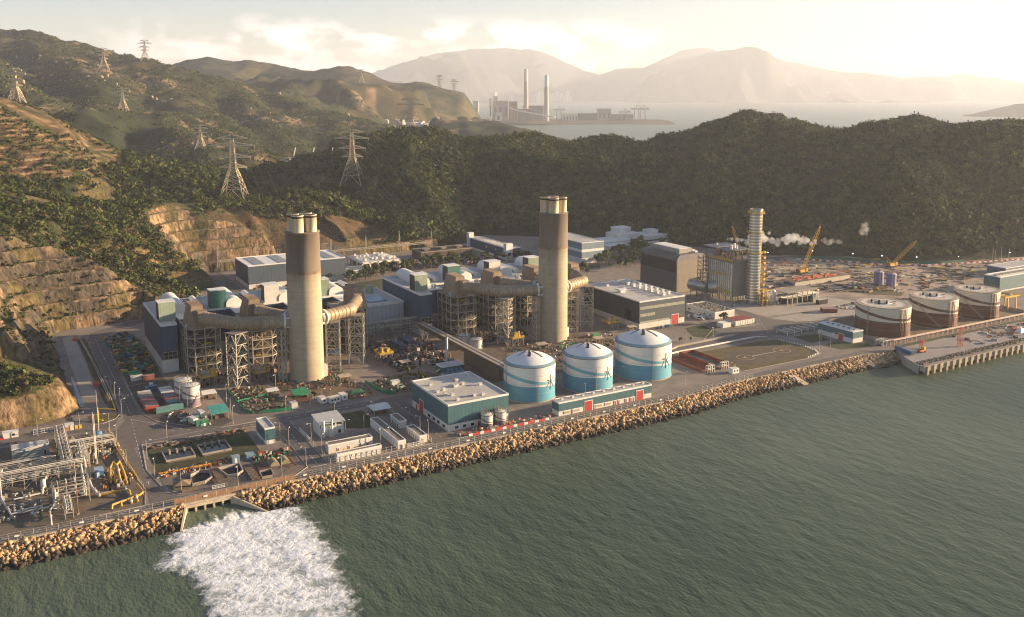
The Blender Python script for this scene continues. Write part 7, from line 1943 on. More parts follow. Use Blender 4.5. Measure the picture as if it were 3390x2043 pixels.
# jetty
t = thing("jetty", "concrete jetty with a fendered quay face at the right of the shore", "jetty", (449, 309, 0))
MB().prism([(-7,.2),(300,.2),(300,3),(-7,3)], -3.2, -.06).build("quay_beam", M_lconc, t)
M_rub = mat("quay_rough",(.22,.17,.12),.95,var=.5,scale=.8,bump=.8)
for k in range(46): x = -5+k*5.6; MB().box(x,-.5,-5.6,x+1.6,1.4,-.3).build("fender_pier", mat("pier_tan",(.36,.28,.18),.9,var=.2), t)
q1 = np.random.default_rng(14)
for pa, w_, n_, lab in (([(430,341),(443,337.5),(453,338)],9,330,"rock mound between the seawall and the jetty"),):
    pts_ = slope_stones(pa, w_, .1, -5.2, 1.3, q1); v_, f_ = rocks(pts_, q1.uniform(.6,1.3,len(pts_)), q1); tag(np_mesh("jetty_rocks", v_, f_, M_arm), lab, "rocks", kind='stuff')
for u_, w_, lab in ((366,4.2,"pale concrete slipway crossing the rock seawall below the helipad"),(424,5.5,"dark worn boat ramp through the rocks left of the jetty")):
    tt = thing("slipway", lab, "slipway", (u_, 341, 0)); MB().add([(0,0,.3),(w_,0,.3),(w_+4,-11,-4.4),(4,-11,-4.4),(0,0,-2),(w_,0,-2),(w_+4,-11,-6.5),(4,-11,-6.5)],[(3,2,1,0),(0,1,5,4),(1,2,6,5),(2,3,7,6),(3,0,4,7)]).build("ramp", M_cope if u_ < 400 else mat("ramp_dark",(.11,.095,.085),.9,var=.2), tt)
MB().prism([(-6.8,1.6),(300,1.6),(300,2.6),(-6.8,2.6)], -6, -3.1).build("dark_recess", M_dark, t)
MB().prism([(-8,3.2),(-.6,18),(9,30.6),(9.4,29.8),(.4,17.6),(-7,3.2)], -5.6, .02).build("end_wall", M_bund, t)
mb = MB()
v_, f_ = rocks(np.stack([np.random.default_rng(4).uniform(-5,170,900), np.random.default_rng(5).uniform(2.6,7.6,900), np.random.default_rng(6).uniform(-.1,.5,900)], -1), np.random.default_rng(8).uniform(.3,.9,900), np.random.default_rng(9))
o = np_mesh("quay_rubble", v_, f_, M_rub); o.location = (449,309,0); tag(o, "broken rubble strip along the top of the jetty edge", "rubble", kind='stuff')
S("jetty_deck", [(450,329),(459.5,340.4),(600,342.6),(760,343),(760,316.8),(443,316.8)], .04, mat("jetty_concrete",(.29,.26,.245),.9,var=.15,scale=.15,stain=.3), "pale grey concrete deck of the jetty", "deck")
S("jetty_verge", [(459.6,340.6),(462,344.6),(760,345),(760,342.8)], .05, M_grass, "weedy green verge along the jetty road", "verge")
container(456.4, 326.4, "blue", "blue container standing on the left end of the jetty", 12.5, 2.5, 2.6, R(80))
t = thing("site_truck", "orange and yellow machine beside the blue container on the jetty", "machine", (463, 327, 0)); MB().box(0,0,.6,5,2.4,1.6).build("body", M_or, t); MB().box(3.4,.2,1.6,4.8,2.2,3.2).build("cab", M_yel, t)
for x in (1,4):
    for y in (0,2.4): MB().tube((x,y-.2,.5),(x,y+.2,.5),.5,12).build("wheel", M_dark, t)
for u, v, h, w in ((496,324.6,11,"taller red lattice mast on the jetty"),(469.5,330.8,5.4,"shorter red lattice mast on the jetty")):
    t = thing("lattice_mast", w, "mast", (u, v, 0)); mb = MB(); s = 1.1
    for x in (-s,s):
        for y in (-s,s): mb.beam((x,y,0),(x,y,h),.22)
    n = int(h/1.8)
    for k in range(n):
        z, z2 = h*k/n, h*(k+1)/n
        for p, q in (((-s,-s),(s,-s)),((s,-s),(s,s)),((s,s),(-s,s)),((-s,s),(-s,-s))): mb.beam((*p,z),(*q,z2),.14).beam((*p,z2),(*q,z2),.14)
    mb.build("frame", mat("mast_red",(.40,.12,.08),.7), t); MB().box(-1.5,-1.5,h,1.5,1.5,h+.3).build("platform", M_red, t)
for k in range(5):
    t = thing("wrapped_load", "white sheeted load stacked on the jetty at the right edge", "load", (560+9*k, 322+random.uniform(0,9), 0), R(random.uniform(-20,20)), "white sheeted loads"); l = random.uniform(4,8)
    MB().add([(-l/2,-2,0),(l/2,-2,0),(l/2,2,0),(-l/2,2,0),(-l*.4,-1.4,2.2),(l*.42,-1.2,1.8),(l*.36,1.3,2.6),(-l*.38,1.4,2.0),(0,0,3)],[(0,1,5,4),(1,2,6,5),(2,3,7,6),(3,0,4,7),(4,5,8),(5,6,8),(6,7,8),(7,4,8)]).build("cover", mat("sheet_white",(.70,.68,.66),.7,var=.1,bump=.3), t)
debris("jetty_debris", "pipes, steel and orange mats laid out on the jetty deck", [(510,320),(510,340),(600,341),(640,336),(640,318)], 90, .5, [M_steel, M_brown, M_or, M_grey, M_dark], (.8,4.5), (.3,1.2))
# gantry crane
t = thing("gantry_crane", "yellow gantry crane behind the last brown tank", "gantry crane", (609, 365, 0)); M_crn = mat("crane_yellow",(.62,.34,.02),.5,var=.12)
for x in (0,10):
    for y in (0,9): MB().beam((x,y,0),(x*.9+.5,y*.8+.9,8.6),.7).build("leg", M_crn, t)
for y in (.9,8.1): MB().box(-3,y-.4,8.6,14,y+.4,9.8).build("girder", M_crn, t)
MB().box(-3.2,.4,9.0,-2.4,8.6,9.9).build("end_beam", M_crn, t); MB().box(13,.4,9.0,13.8,8.6,9.9).build("end_beam", M_crn, t); MB().box(4,1.5,9.9,7,7.5,11).build("trolley", M_grey, t)
# crawler cranes
def crane(label, u, v, h, out, side):
    t = thing("crawler_crane", label, "crane", (u, v, 0)); R_ = Vector((st, -ct, 0))*side
    for s in (-2.2,2.2): MB().box(-4,s-.6,0,4,s+.6,1.3).build("track", M_dark, t)
    MB().box(-4.2,-2,1.3,3.2,2,3.6).build("machinery_house", M_crn, t); MB().box(2.2,-2.4,1.8,4.2,-.9,4.4).build("cab", M_crn, t)
    MB().box(-5.4,-2,1.6,-4.2,2,3.8).build("counterweight", M_rust, t)
    a = Vector((0,0,2.6)); b = R_*out+Vector((0,0,h)); d = (b-a).normalized(); n1 = d.cross(Vector((0,1,0))).normalized(); n2 = d.cross(n1)
    mb = MB(); n = 14; w = 1.0
    cs = [n1*w+n2*w, n1*w-n2*w, -n1*w-n2*w, -n1*w+n2*w]
    taper = lambda k: .35+.65*min(1, min(k, n-k)/2.5)
    for i in range(4):
        for k in range(n): mb.beam(a.lerp(b,k/n)+cs[i]*taper(k), a.lerp(b,(k+1)/n)+cs[i]*taper(k+1), .22).beam(a.lerp(b,k/n)+cs[i]*taper(k), a.lerp(b,(k+1)/n)+cs[(i+1)%4]*taper(k+1), .13)
    mb.build("boom", M_crn, t)
    c = -R_*5+Vector((0,0,9)); MB().beam(Vector((0,0,3)),c,.35).beam(-R_*4+Vector((0,0,3)),c,.25).build("mast", M_crn, t)
    MB().tube(c,b,.08,4).tube(b,b-Vector((0,0,h*.5)),.06,4).build("rope", M_dark, t)
crane("yellow crawler crane with the steep boom right of the steam plume", 587, 530, 40, 13, 1)
crane("yellow crawler crane with the low slanting boom at the back of the building site", 676, 511, 23, 20, 1)
crane("yellow crane half hidden behind the new boiler, boom leaning left", 606, 622, 27, 9, -1)
# building site pieces
t = thing("foundation_block", "long white walled foundation block with red steel on top at the building site", "foundation", (540, 494, 0)); MB().box(0,0,0,62,15,3.4).build("wall", mat("formwork",(.42,.38,.32),.85,var=.2), t); MB().box(.4,.4,3.42,61.6,14.6,3.6).build("top", M_soil, t)
mb = MB()
for k in range(40): x, y = random.uniform(4,50), random.uniform(2,12); mb.box(x,y,3.6,x+random.uniform(1,5),y+.6,3.6+random.uniform(.3,1.2))
mb.build("red_steel", mat("primer_red",(.50,.10,.03),.7), t); MB().box(-.1,2,.2,-.02,12,2.6).build("blue_band", M_blue2, t)
for k, (u, v) in enumerate(((598,520),(612,508),(626,498),(640,486),(575,545),(596,560))):
    t = thing("steel_cage", "rusty reinforcement frame standing at the building site", "steel frame", (u, v, 0), R(random.uniform(-8,8)), "reinforcement frames"); mb = MB()
    for x in range(0,15,3):
        for y in (0,7): mb.beam((x,y,0),(x,y,2.4),.25)
        mb.beam((x,0,2.4),(x,7,2.4),.25)
    for y in (0,3.5,7): mb.beam((0,y,2.4),(12,y,2.4),.25)
    mb.build("frame", M_rust if k % 2 else M_steel, t); MB().box(0,0,0,12,7,.25).build("slab", M_lconc, t)
t = thing("excavator", "dark green excavator on the earth mound before the purple silos", "excavator", (574, 466, 0)); 
for s in (-1.2,1.2): MB().box(-2,s-.35,0,2,s+.35,.9).build("track", M_dark, t)
MB().box(-1.8,-1.3,.9,1.4,1.3,2.4).build("body", mat("digger_green",(.06,.14,.09),.6), t); MB().box(.2,-1.3,2.4,1.4,0,3.3).build("cab", M_glass, t); MB().beam((1.2,.5,1.8),(3.6,.5,4.2),.5).beam((3.6,.5,4.2),(5.2,.5,1.2),.4).build("arm", MATS["digger_green"], t); MB().box(4.8,-.1,.5,5.8,1.1,1.4).build("bucket", M_dark, t)
S("earth_mound", [(560,466),(575,474),(592,452),(596,438),(584,432),(568,446)], .09, M_drygr, "low brown earth mound behind the oil tanks", "earth")
t = thing("green_hoarding", "long green hoarding along the foot of the wooded ridge", "hoarding", (640, 584, 0)); mb = MB()
gp_ = [(639.4,583.9),(670.1,549.5),(689.8,520.4),(724.4,497.8),(751,492.9)]
for (a, b), (c, d) in zip(gp_[:-1], gp_[1:]):
    l = math.hypot(c-a,d-b); nx, ny = -(d-b)/l*.1, (c-a)/l*.1
    mb.prism([(a-nx-640,b-ny-584),(c-nx-640,d-ny-584),(c+nx-640,d+ny-584),(a+nx-640,b+ny-584)], 0, 2.6)
mb.build("panel", mat("hoarding_green",(.02,.13,.075),.8), t)
path = [(632,577),(661.3,541),(680,512),(705,500),(722,495),(750,487),(811,474)]
bp = []
for (a, b), (c, d) in zip(path[:-1], path[1:]):
    l = math.hypot(c-a,d-b); n = int(l/3.0); bp += [(a+(c-a)*k/n, b+(d-b)*k/n, math.atan2(d-b, c-a)) for k in range(n)]
protos = []
for m_, nm in ((M_trim,"white"),(M_red,"red")):
    k = 0 if nm == "white" else 1
    t = thing("water_barrier", f"{nm} plastic water barrier in the line along the site road below the ridge", "barrier", bp[k][:2], bp[k][2], f"{nm} water barriers")
    MB().xprism([(-.4,0),(.4,0),(.2,1.4),(-.2,1.4)][::-1], 0, 2.6).build("body", m_, t); protos.append(t)
for i, (x, y, a) in enumerate(bp[2:]): dup(protos[i % 2], (x, y, 0), a)
bp2 = [(176+1.9*k, 343.0) for k in range(22)]
for i, (x, y) in enumerate(bp2): dup(protos[1 if i % 3 else 0], (x, y, 0), 0, "plastic water barrier in the red and white line before the striped tanks", "barriers before the striped tanks", .72)
# flag poles and far site lamps
for k, (u, v, h) in enumerate(((750.7,467.1,17),(731.8,453.3,19),(770,471.4,15.4),(780.3,470.8,14))):
    t = thing("mast_pole", "tall bare white pole near the green shed at the right edge", "pole", (u, v, 0), 0, "bare white poles"); MB().tube((0,0,0),(0,0,h),.2,6,.12).build("pole", M_steel, t); MB().box(-.5,-.5,0,.5,.5,.3).build("footing", M_cope, t)
M_lampon = bpy.data.materials.new("lit_lamp"); M_lampon.use_nodes = True
nb = M_lampon.node_tree.nodes['Principled BSDF']; nb.inputs['Emission Color'].default_value = (1,.95,.85,1); nb.inputs['Emission Strength'].default_value = 6
for k, (u, v, h) in enumerate(((651.3,577,6),(671.2,548.8,6),(682.9,527,6.4),(705.6,508.6,6.2),(743.8,494.5,5.4),(800,482,6),(610,592,6))):
    t = thing("site_lamp", "lit site lamp on a thin pole along the green hoarding", "street lamp", (u, v, 0), 0, "lit site lamps"); MB().tube((0,0,0),(0,0,h),.14,6).build("pole", M_dark, t); MB().ball((0,0,h+.3),.3,8).build("lamp_head", M_lampon, t)

# ================================================================ VEHICLES
def car(label, u, v, rz, col, van=False, group="parked cars", scale=1.0):
    t = thing("parked_car", label, "van" if van else "car", (u, v, 0), R(rz), group)
    l, w = (4.4,1.75) if not van else (4.8,1.9); hb, hc = (.95,1.5) if not van else (1.1,2.1)
    pr = [(-l/2,.35),(l/2,.35),(l/2,hb*.8),(l/2-.9,hb),(l/2-1.6,hc),(-l/2+.5 if not van else -l/2+.1,hc),(-l/2,hb)]
    MB().yprism(pr, -w/2, w/2).build("body", mat("car_"+col, cols.get(col, (.6,.6,.6)), .3, var=.05), t)
    pr2 = [(l/2-1.0,hb+.03),(l/2-1.62,hc-.08),(-l/2+.7,hc-.08),(-l/2+.4,hb+.03)]
    MB().yprism(pr2, -w/2-.02, w/2+.02).build("window", M_glass, t)
    for x in (-l/2+.8,l/2-.8):
        for y in (-w/2+.05,w/2-.05): MB().tube((x,y-.12,.34),(x,y+.12,.34),.34,12).build("wheel", M_dark, t)
    for y in (-.6,.6): MB().box(l/2-.02,y-.2,.55,l/2+.03,y+.2,.72).build("headlight", M_trim, t)
    return t
k = 0
for x, y, rz in ((405.5,462,30),(408.4,459,28),(411,456,30),(407,455.6,28),(410,452.8,30),(406,451.6,-60),(412.4,461,28)):
    car(("white parked car in the cluster beside the canteen", "white parked van in the cluster beside the canteen")[k % 2], x, y, rz, "white", k % 2 == 1, "white cars by the canteen"); k += 1
for x, y, rz, c in ((378,449,60,"white"),(374.6,448.4,60,"steel blue"),(371,448.2,60,"white"),(367.6,447.8,60,"grey")): car(f"{c} car parked nose in below the hall's red roller door", x, y, rz, c, False, "cars below the red roller door")
car("white pickup parked behind the container rows", 66, 486, 80, "white", True); car("silver van on the round fenced plot", 176, 420, 20, "grey", True)
car("dark car on the road beside the new boiler", 452, 470, 80, "grey")
def truck(label, u, v, rz, col):
    t = thing("parked_truck", label, "truck", (u, v, 0), R(rz)); MB().box(-3,-1.2,1.0,2.2,1.2,3.4).build("cargo_box", mat("car_"+col, cols[col], .5, var=.05), t); MB().box(2.4,-1.1,.6,4.0,1.1,2.7).build("cab", M_trim, t); MB().box(3.3,-1.0,1.6,4.03,1.0,2.4).build("windscreen", M_glass, t); MB().box(-3,-1,.6,3.6,1,1.0).build("chassis", M_dark, t)
    for x in (-2,2.9):
        for y in (-1,1): MB().tube((x,y-.2,.5),(x,y+.2,.5),.5,12).build("wheel", M_dark, t)
truck("white box truck parked beside the turquoise workshop", 78.8, 426.5, 96, "white"); truck("white truck on the corner plot behind the short green container", 73.6, 419.4, 108, "white")
truck("white tanker truck beside the left boilers of the turbine hall", 82, 470, 92, "grey")
t = thing("red_tank", "dull red tank block beside the pipeline below the rock cut", "tank", (40.2, 500, 0)); MB().tube((0,0,1.6),(2.6,0,1.6),1.5,14).build("shell", M_red, t); MB().box(.2,-1,0,2.4,1,.6).build("saddle", M_bund, t)
t = thing("orange_heap_cover", "orange tarpaulin heap at the top of the concrete strip", "tarpaulin", (40.4, 604, 0)); MB().ball((0,0,.4),2.2,10,.6).build("cover", M_or, t); MB().box(1,-5,0,3,-3,1.2).build("blue_box", MATS["container_blue"], t)
for k in range(4):
    t = thing("blue_water_drum", "tall blue water drum beside the dark blue pump hut", "tank", (206.5+2.6*k, 426.6, 0), 0, "blue drums by the pump hut"); MB().lathe([(.85,0),(.85,3),(.01,3.5)],14).build("shell", mat("drum_blue2",(.07,.20,.38),.5), t); MB().tube((0,-.9,.5),(0,-.9,2.8),.08,6).build("pipe", M_steel, t)
t = thing("slim_stack", "slim pale steel stack rising from the small plant beside the gallery", "chimney", (216, 447, 0)); MB().tube((0,0,0),(0,0,15),.75,14,.65).build("shell", M_pipew, t); MB().ring((0,0),.6,15,.3,.5,14).build("cap", M_grey, t)
for u, v, w in ((201,486,"left long dark blue plant enclosure behind the maroon plant"),(209,492,"right long dark blue plant enclosure behind the maroon plant")):
    t = thing("plant_enclosure", w, "enclosure", (u, v, 0)); MB().box(0,-7,0,4,7,4.4).build("wall", M_blue, t); MB().box(-.2,-7.2,4.4,4.2,7.2,4.7).build("roof", M_blue2, t); MB().tube((2,3,4.7),(2,3,7),.5,10).build("vent", M_steel, t)
# a worker
t = bpy.data.meshes.new("person"); import bmesh
bm = bmesh.new()
J = dict(p=(0,0,.95),c=(0,0,1.3),n=(0,.02,1.5),h=(0,.03,1.66),sl=(-.2,0,1.42),el=(-.27,-.04,1.15),hl=(-.25,-.14,.92),sr=(.2,0,1.42),er=(.28,.02,1.15),hr=(.27,-.1,.93),kl=(-.11,-.06,.5),fl=(-.12,0,.06),tl=(-.12,-.2,.04),kr=(.12,.06,.5),fr=(.12,.1,.06),tr=(.12,-.1,.04),ll=(-.1,0,.9),lr=(.1,0,.9))
vm = {k: bm.verts.new(v) for k, v in J.items()}
for a, b in ("pc","cn","nh"): bm.edges.new((vm[a],vm[b]))
for a, b in (("c","sl"),("sl","el"),("el","hl"),("c","sr"),("sr","er"),("er","hr"),("p","ll"),("ll","kl"),("kl","fl"),("fl","tl"),("p","lr"),("lr","kr"),("kr","fr"),("fr","tr")): bm.edges.new((vm[a],vm[b]))
bm.to_mesh(t); bm.free()
po = bpy.data.objects.new("person", t); COL.objects.link(po); po.location = (-8, 343.5, .05); po.rotation_euler = (0,0,R(30)); t.materials.append(mat("work_clothes",(.50,.42,.03),.9,var=.3))
mo = po.modifiers.new("skin", 'SKIN'); rad = dict(p=.15,c=.17,n=.07,h=.11,sl=.08,el=.055,hl=.045,sr=.08,er=.055,hr=.045,kl=.07,fl=.05,tl=.04,kr=.07,fr=.05,tr=.04,ll=.1,lr=.1)
for i, kx in enumerate(J): t.skin_vertices[0].data[i].radius = (rad[kx], rad[kx])
po.modifiers.new("sub", 'SUBSURF').levels = 1
tag(po, "worker in yellow high visibility clothes walking in the gas yard near the shore fence", "person")
# ================================================================ PYLONS AND LINES
M_pyl = mat("pylon_steel", (.52,.43,.30), .7, .1, var=.15)
def ground_at(a, d):
    aa, dd = np.array([float(a)]), np.array([float(d)])
    if d < 1290: return float(near_height(aa, dd)[0][0])
    if d < 3000 and a < 40: return float(sample(A3, D3, H3, aa, dd)[0])
    return float(sample(A4, D4, H4, aa, dd)[0])
def pylon(label, x, d, h, zb=None, rz=-28, wide=1.0, th=.36):
    a = (x/0.72684-1695)/3027*d; z = ground_at(a, d) if zb is None else zb
    u, v = AD(a, d)
    t = thing("transmission_pylon", label, "pylon", (u, v, z-1), R(rz), "lattice transmission pylons on the hills")
    def half(zf): return h*float(np.interp(zf, [0,.41,.54,1], [.205,.092,.047,.02]))
    mb = MB(); lv = [0,.2,.32,.41,.48,.54,.62,.70,.79,.885,1.0]
    for k in range(len(lv)-1):
        b, c = half(lv[k]), half(lv[k+1]); z0, z1 = lv[k]*h, lv[k+1]*h
        P0 = [(-b,-b,z0),(b,-b,z0),(b,b,z0),(-b,b,z0)]; P1 = [(-c,-c,z1),(c,-c,z1),(c,c,z1),(-c,c,z1)]
        for i in range(4):
            j = (i+1) % 4
            mb.beam(P0[i],P1[i],th*1.3); mb.beam(P1[i],P1[j],th*.8)
            if k == 0:
                m = tuple((P1[i][q]+P1[j][q])/2 for q in range(3)); mb.beam(P0[i],m,th*.8).beam(P0[j],m,th*.8)
            else: mb.beam(P0[i],P1[j],th*.7).beam(P0[j],P1[i],th*.7)
    mb.build("tower", M_pyl, t)
    for zf, L_ in ((.54,.20),(.70,.26),(.885,.33),(1.0,.22)):
        z = zf*h; l = L_*h*wide; c = half(zf); mb = MB()
        for s in (-1,1):
            tip = (s*l,0,z+.004*h)
            for y in (-c,c): mb.beam((s*c,y,z),tip,th*2.3).beam((s*c,y,z+.055*h),tip,th*1.7)
            for k in range(1,4):
                x_ = s*(c+(l-c)*k/4); mb.beam((x_,-c*(1-k/4),z),(x_,c*(1-k/4),z),th*.6).beam((x_,0,z),(s*(c+(l-c)*(k-1)/4),0,z+.035*h*(1-(k-1)/4)),th*.5)
        arm = mb.build("crossarm", M_pyl, t)
        if zf < 1:
            for s in (-1,1): MB().tube((s*l*.97,0,z),(s*l*.97,0,z-.05*h),.22,6).build("insulator", M_grey, arm)
    return (u, v, z-1, h, R(rz), wide)
def hit(x, y):                      # where a sight line first meets the hillside
    for d in np.arange(700, 3600, 12.0):
        a_, _, z_ = RAY(x, y, d)
        if ground_at(a_, d) >= z_: return float(d)
    return 2400.0
def pyl(label, x, yb, yt, **k):
    d = hit(x, yb); return pylon(label, x, d, (yb-yt)/2226*d*1.03, **k)
p1 = pyl("tallest looking pale pylon with long arms on the wooded plateau left of the left chimney", 560, 483, 335, rz=-27, wide=1.1, th=.46)
p2 = pyl("pale pylon standing on the wooded spur between the two big chimneys", 848, 473, 348, rz=-34, th=.46)
p3 = pylon("dark hazy pylon on the ridge crest where the power lines converge", 990, 1215, 55, zb=86, rz=-24, th=.46)
p4 = pyl("small pylon low on the mountain foot behind the tallest pylon", 485, 362, 305, th=.44)
p5 = pyl("small pylon on the dark middle slope of the left mountain", 305, 272, 218, th=.46)
p6 = pyl("pylon above the old terraces at the left edge", 52, 252, 175, th=.46)
p7 = pyl("pylon standing against the sky on the left mountain skyline", 365, 152, 105, rz=-20, th=.55)
p8 = pyl("faint pylon just below the skyline of the left mountain", 266, 172, 124, rz=-20, th=.55)
for x, lab in ((1178,"tiny pylon on the middle hill skyline, leftmost of three"),(1095,"tiny pylon on the middle hill shoulder"),(875,"tiny pylon on the highest part of the middle hill skyline")):
    pylon(lab, x if x < 1170 else 1060, 3250, 46, th=.7)
def arm_tip(p, zf, L_, s):
    u, v, z, h, rz, w = p; l = L_*h*w*s*.97
    return Vector((u+l*math.cos(rz), v+l*math.sin(rz), z+zf*h-.05*h))
M_cab = mat("cable_grey", (.20,.17,.14), .6, .3)
def cable(a, b, sag, label, r=.11):
    mb = MB(); n = 14; pr = None; o = Vector(a)
    for k in range(n+1):
        f = k/n; q = Vector(a).lerp(Vector(b), f)-Vector((0,0,sag*4*f*(1-f)))-o
        if pr is not None: mb.tube(pr, q, r, 4, cap=False)
        pr = q
    ob = mb.build("power_cable", M_cab); ob.location = o
    tag(ob, label, "power cable", "power cables between the pylons")
for a, b, nm, sg in ((p2,p3,"power cable sagging from the spur pylon up to the ridge crest pylon",16),(p1,p4,"power cable from the tallest pylon to the mountain foot pylon",18),(p4,p5,"power cable across the dark mountain slope between two small pylons",9),(p6,p8,"power cable climbing from the terrace pylon towards the skyline",30)):
    for zf, L_ in ((.54,.20),(.70,.26),(.885,.33)):
        for s in (-1,1): cable(arm_tip(a,zf,L_,s), arm_tip(b,zf,L_,s), sg, nm, .12 if a is p2 else .09)
for zf, L_ in ((.54,.20),(.70,.26),(.885,.33)):
    for s in (-1,1):
        cable(arm_tip(p2,zf,L_,s), Vector((336+4*s+zf*30,757,16)), 6, "power cable dropping from the spur pylon to the switchyard gantry", .08)
        cable(arm_tip(p1,zf,L_,s), Vector((200+6*s+zf*30,757,16)), 6, "power cable dropping from the tallest pylon to the switchyard gantry", .08)
# switchyard gantry
t = thing("switchyard_gantry", "long lattice gantry on tall poles along the foot of the back rock cut", "gantry", (160, 758, 0))
for x in range(0, 200, 32):
    mb = MB()
    for s in (-.7,.7): mb.beam((x+s*1.6,0,0),(x+s*.3,0,24),.22)
    for z in range(2,24,3): mb.beam((x-1.1+z*.04,0,z),(x+1.1-z*.04,0,z+3),.13)
    mb.build("mast", M_steel, t)
mb = MB(); mb.truss((0,0,12.4),(192,0,12.4),(0,0,1),1.4,60,.22); mb.truss((0,1.2,12.4),(192,1.2,12.4),(0,0,1),1.4,60,.18); mb.build("lattice_beam", M_steel, t)

# ================================================================ TREES ONE CAN TELL APART
random.seed(44); r = np.random.default_rng(44)
protos = []
for k in range(6):
    t = thing("tree", "proto", "tree", (0, 0, -500))
    h = [7.5, 9, 8, 6.5, 10, 8.5][k]; rw = [2.9, 2.6, 3.3, 2.7, 2.9, 3.6][k]
    cs = [(0,0,h*.66)]+[(random.uniform(-1,1)*rw*.55, random.uniform(-1,1)*rw*.55, h*random.uniform(.5,.85)) for _ in range(5)]
    rr = np.array([rw*.72]+[rw*random.uniform(.42,.62) for _ in range(5)])
    v_, f_, c_ = clumps(np.array(cs), rr, 1.0, 46, .26, r, leaf_shade(6, r, .4)*1.55)
    np_mesh("crown", v_, f_, M_leaf, parent=t, attr={'col': c_})
    mb = MB().tube((0,0,-.6),(0.1,0,h*.45),.26,7,.17).tube((.1,0,h*.42),(.5,.3,h*.66),.15,6,.06).tube((.1,0,h*.4),(-.6,-.2,h*.68),.14,6,.06).tube((.1,0,h*.45),(0,.5,h*.75),.13,6,.05)
    mb.build("trunk", M_bark, t); protos.append(t)
used = set()
def plant(u, v, z, label, group, sc=1.0):
    k = random.randrange(6); s = sc*random.uniform(.75,1.3)
    if k in used:
        dup(protos[k], (u, v, z), random.uniform(0, 6.28), label, group, s)
    else:
        used.add(k); p = protos[k]; p.location = (u, v, z); p.rotation_euler = (0,0,random.uniform(0,6.28)); p.scale = (s,)*3; p["label"] = label; p["group"] = group
def belt(n, poly, label, group, sc=1.0, gap=3.2):
    xs = [p[0] for p in poly]; ys = [p[1] for p in poly]; done = []; tries = 0
    while len(done) < n and tries < 6000:
        tries += 1; x, y = random.uniform(min(xs),max(xs)), random.uniform(min(ys),max(ys))
        if not bool(inside(np.array([x]),np.array([y]),poly)[0]) or any(abs(x-a)+abs(y-b) < gap for a, b in done): continue
        done.append((x, y)); plant(x, y, 0, label, group, sc)
belt(74, [(236,672),(300,690),(370,704),(400,696),(420,694),(420,706),(395,713),(330,724),(290,712),(250,696)], "bushy green tree in the belt behind the second turbine hall", "trees behind the second turbine hall", 1.0)
belt(14, [(160,664),(210,664),(240,680),(240,694),(170,690)], "bushy green tree in front of the slate blue workshop", "trees before the slate blue workshop", .7)
belt(26, [(396,640),(404,704),(418,700),(440,640),(430,610),(402,610)], "green tree beside the office block with white stair towers", "trees by the white towered office block", .9)
belt(52, [(446,632),(452,655),(476,656),(510,690),(548,700),(530,640),(490,618),(460,612)], "dark green tree left of the new turbine hall", "trees left of the new turbine hall", 1.1)
belt(14, [(560,690),(600,700),(610,680),(570,664)], "dark green tree behind the new turbine hall roof", "trees behind the new turbine hall", 1.2)
belt(6, [(180,432),(186,440),(200,436),(200,422),(190,420)], "dark bush in the round fenced plot", "bushes in the round fenced plot", .5, 3)
plant(413, 437.4, 0, "lone round tree between the canteen and the red roofed shed", "lone trees", .9)
plant(132.5, 424.5, 0, "small dark tree beside the white cabins below the left chimney", "lone trees", .6)
for u, v in ((356,414),(360,417),(352,420),(364,413)): plant(u, v, 0, "small shrub by the white tanks on the corner plot near the largest water tank", "corner shrubs", .35)
cnt = 0; tries = 0
while cnt < 118 and tries < 5000:        # the wood on the spur above the back cut
    tries += 1; a = random.uniform(-235, -20); d = random.uniform(850, 960)
    X_, Y_ = AD(a, d); hh, ds, sg, cu_, na_, in_ = near_height(np.array([a]), np.array([d]))
    if in_[0] or hh[0] < 3 or ds[0] < 8 or (sg[0] < NCUT and ds[0] < 52): continue
    plant(X_, Y_, float(hh[0]), "tall green tree in the sunlit wood above the back rock cut", "trees above the back rock cut", 1.15); cnt += 1

# ================================================================ FAR POWER STATION, VILLAGE, BAY
M_fst = mat("far_concrete", (.42,.36,.30), .9, var=.1, scale=.02); M_fwh = mat("far_white", (.66,.62,.58), .85, var=.1, scale=.02); M_fgr = mat("far_grey", (.20,.18,.17), .9, var=.2, scale=.02)
def RB(x, y, d): return RAY((1130+x/2.1212)*.72684, y/2.1212*.72684, d)
for x, y0, top, d, w in ((1297,740,485,4800,"taller left chimney of the hazy distant power station"),(1441,795,528,4650,"shorter right chimney of the hazy distant power station")):
    a, _, zt = RB(x, top, d); u, v = AD(a, d)
    t = thing("far_chimney", w, "chimney", (u, v, 0), 0, "chimneys of the distant power station"); MB().lathe([(14,0),(12,zt*.4),(10.2,zt*.76)],24).build("shaft", M_fst, t); MB().lathe([(10.3,zt*.76),(9.8,zt-1)],24).build("white_band", M_fwh, t); MB().lathe([(9.9,zt-1),(9.9,zt),(.1,zt)],24).build("mouth", M_fgr, t)
def farbox(name, label, x0, x1, yt, d, dep, m, roof=None, cat="building", n=1):
    a0, _, zt = RB(x0, yt, d); a1 = RB(x1, yt, d)[0]; u, v = AD(a0, d)
    t = thing(name, label, cat, (u, v, 0), HEAD-math.pi/2); MB().box(0,0,-2,a1-a0,dep,zt).build("wall", m, t)
    MB().box(-1,-1,zt,a1-a0+1,dep+1,zt+2.5).build("roof", roof or M_fst, t)
    for k in range(n): MB().box((a1-a0)*(k+.3)/n,-.6,zt*.25,(a1-a0)*(k+.7)/n,-.1,zt*.7).build("opening", M_fgr, t)
    return t
farbox("far_boiler_house", "big hazy boiler house of the distant power station", 1062,1172,712,4800,70,M_fst,n=3)
farbox("far_boiler_house", "second hazy block right of the distant boiler house", 1176,1236,716,4850,60,M_fgr,n=2)
farbox("far_block", "tall narrow block at the left end of the distant power station", 1038,1056,695,4760,30,M_fwh)
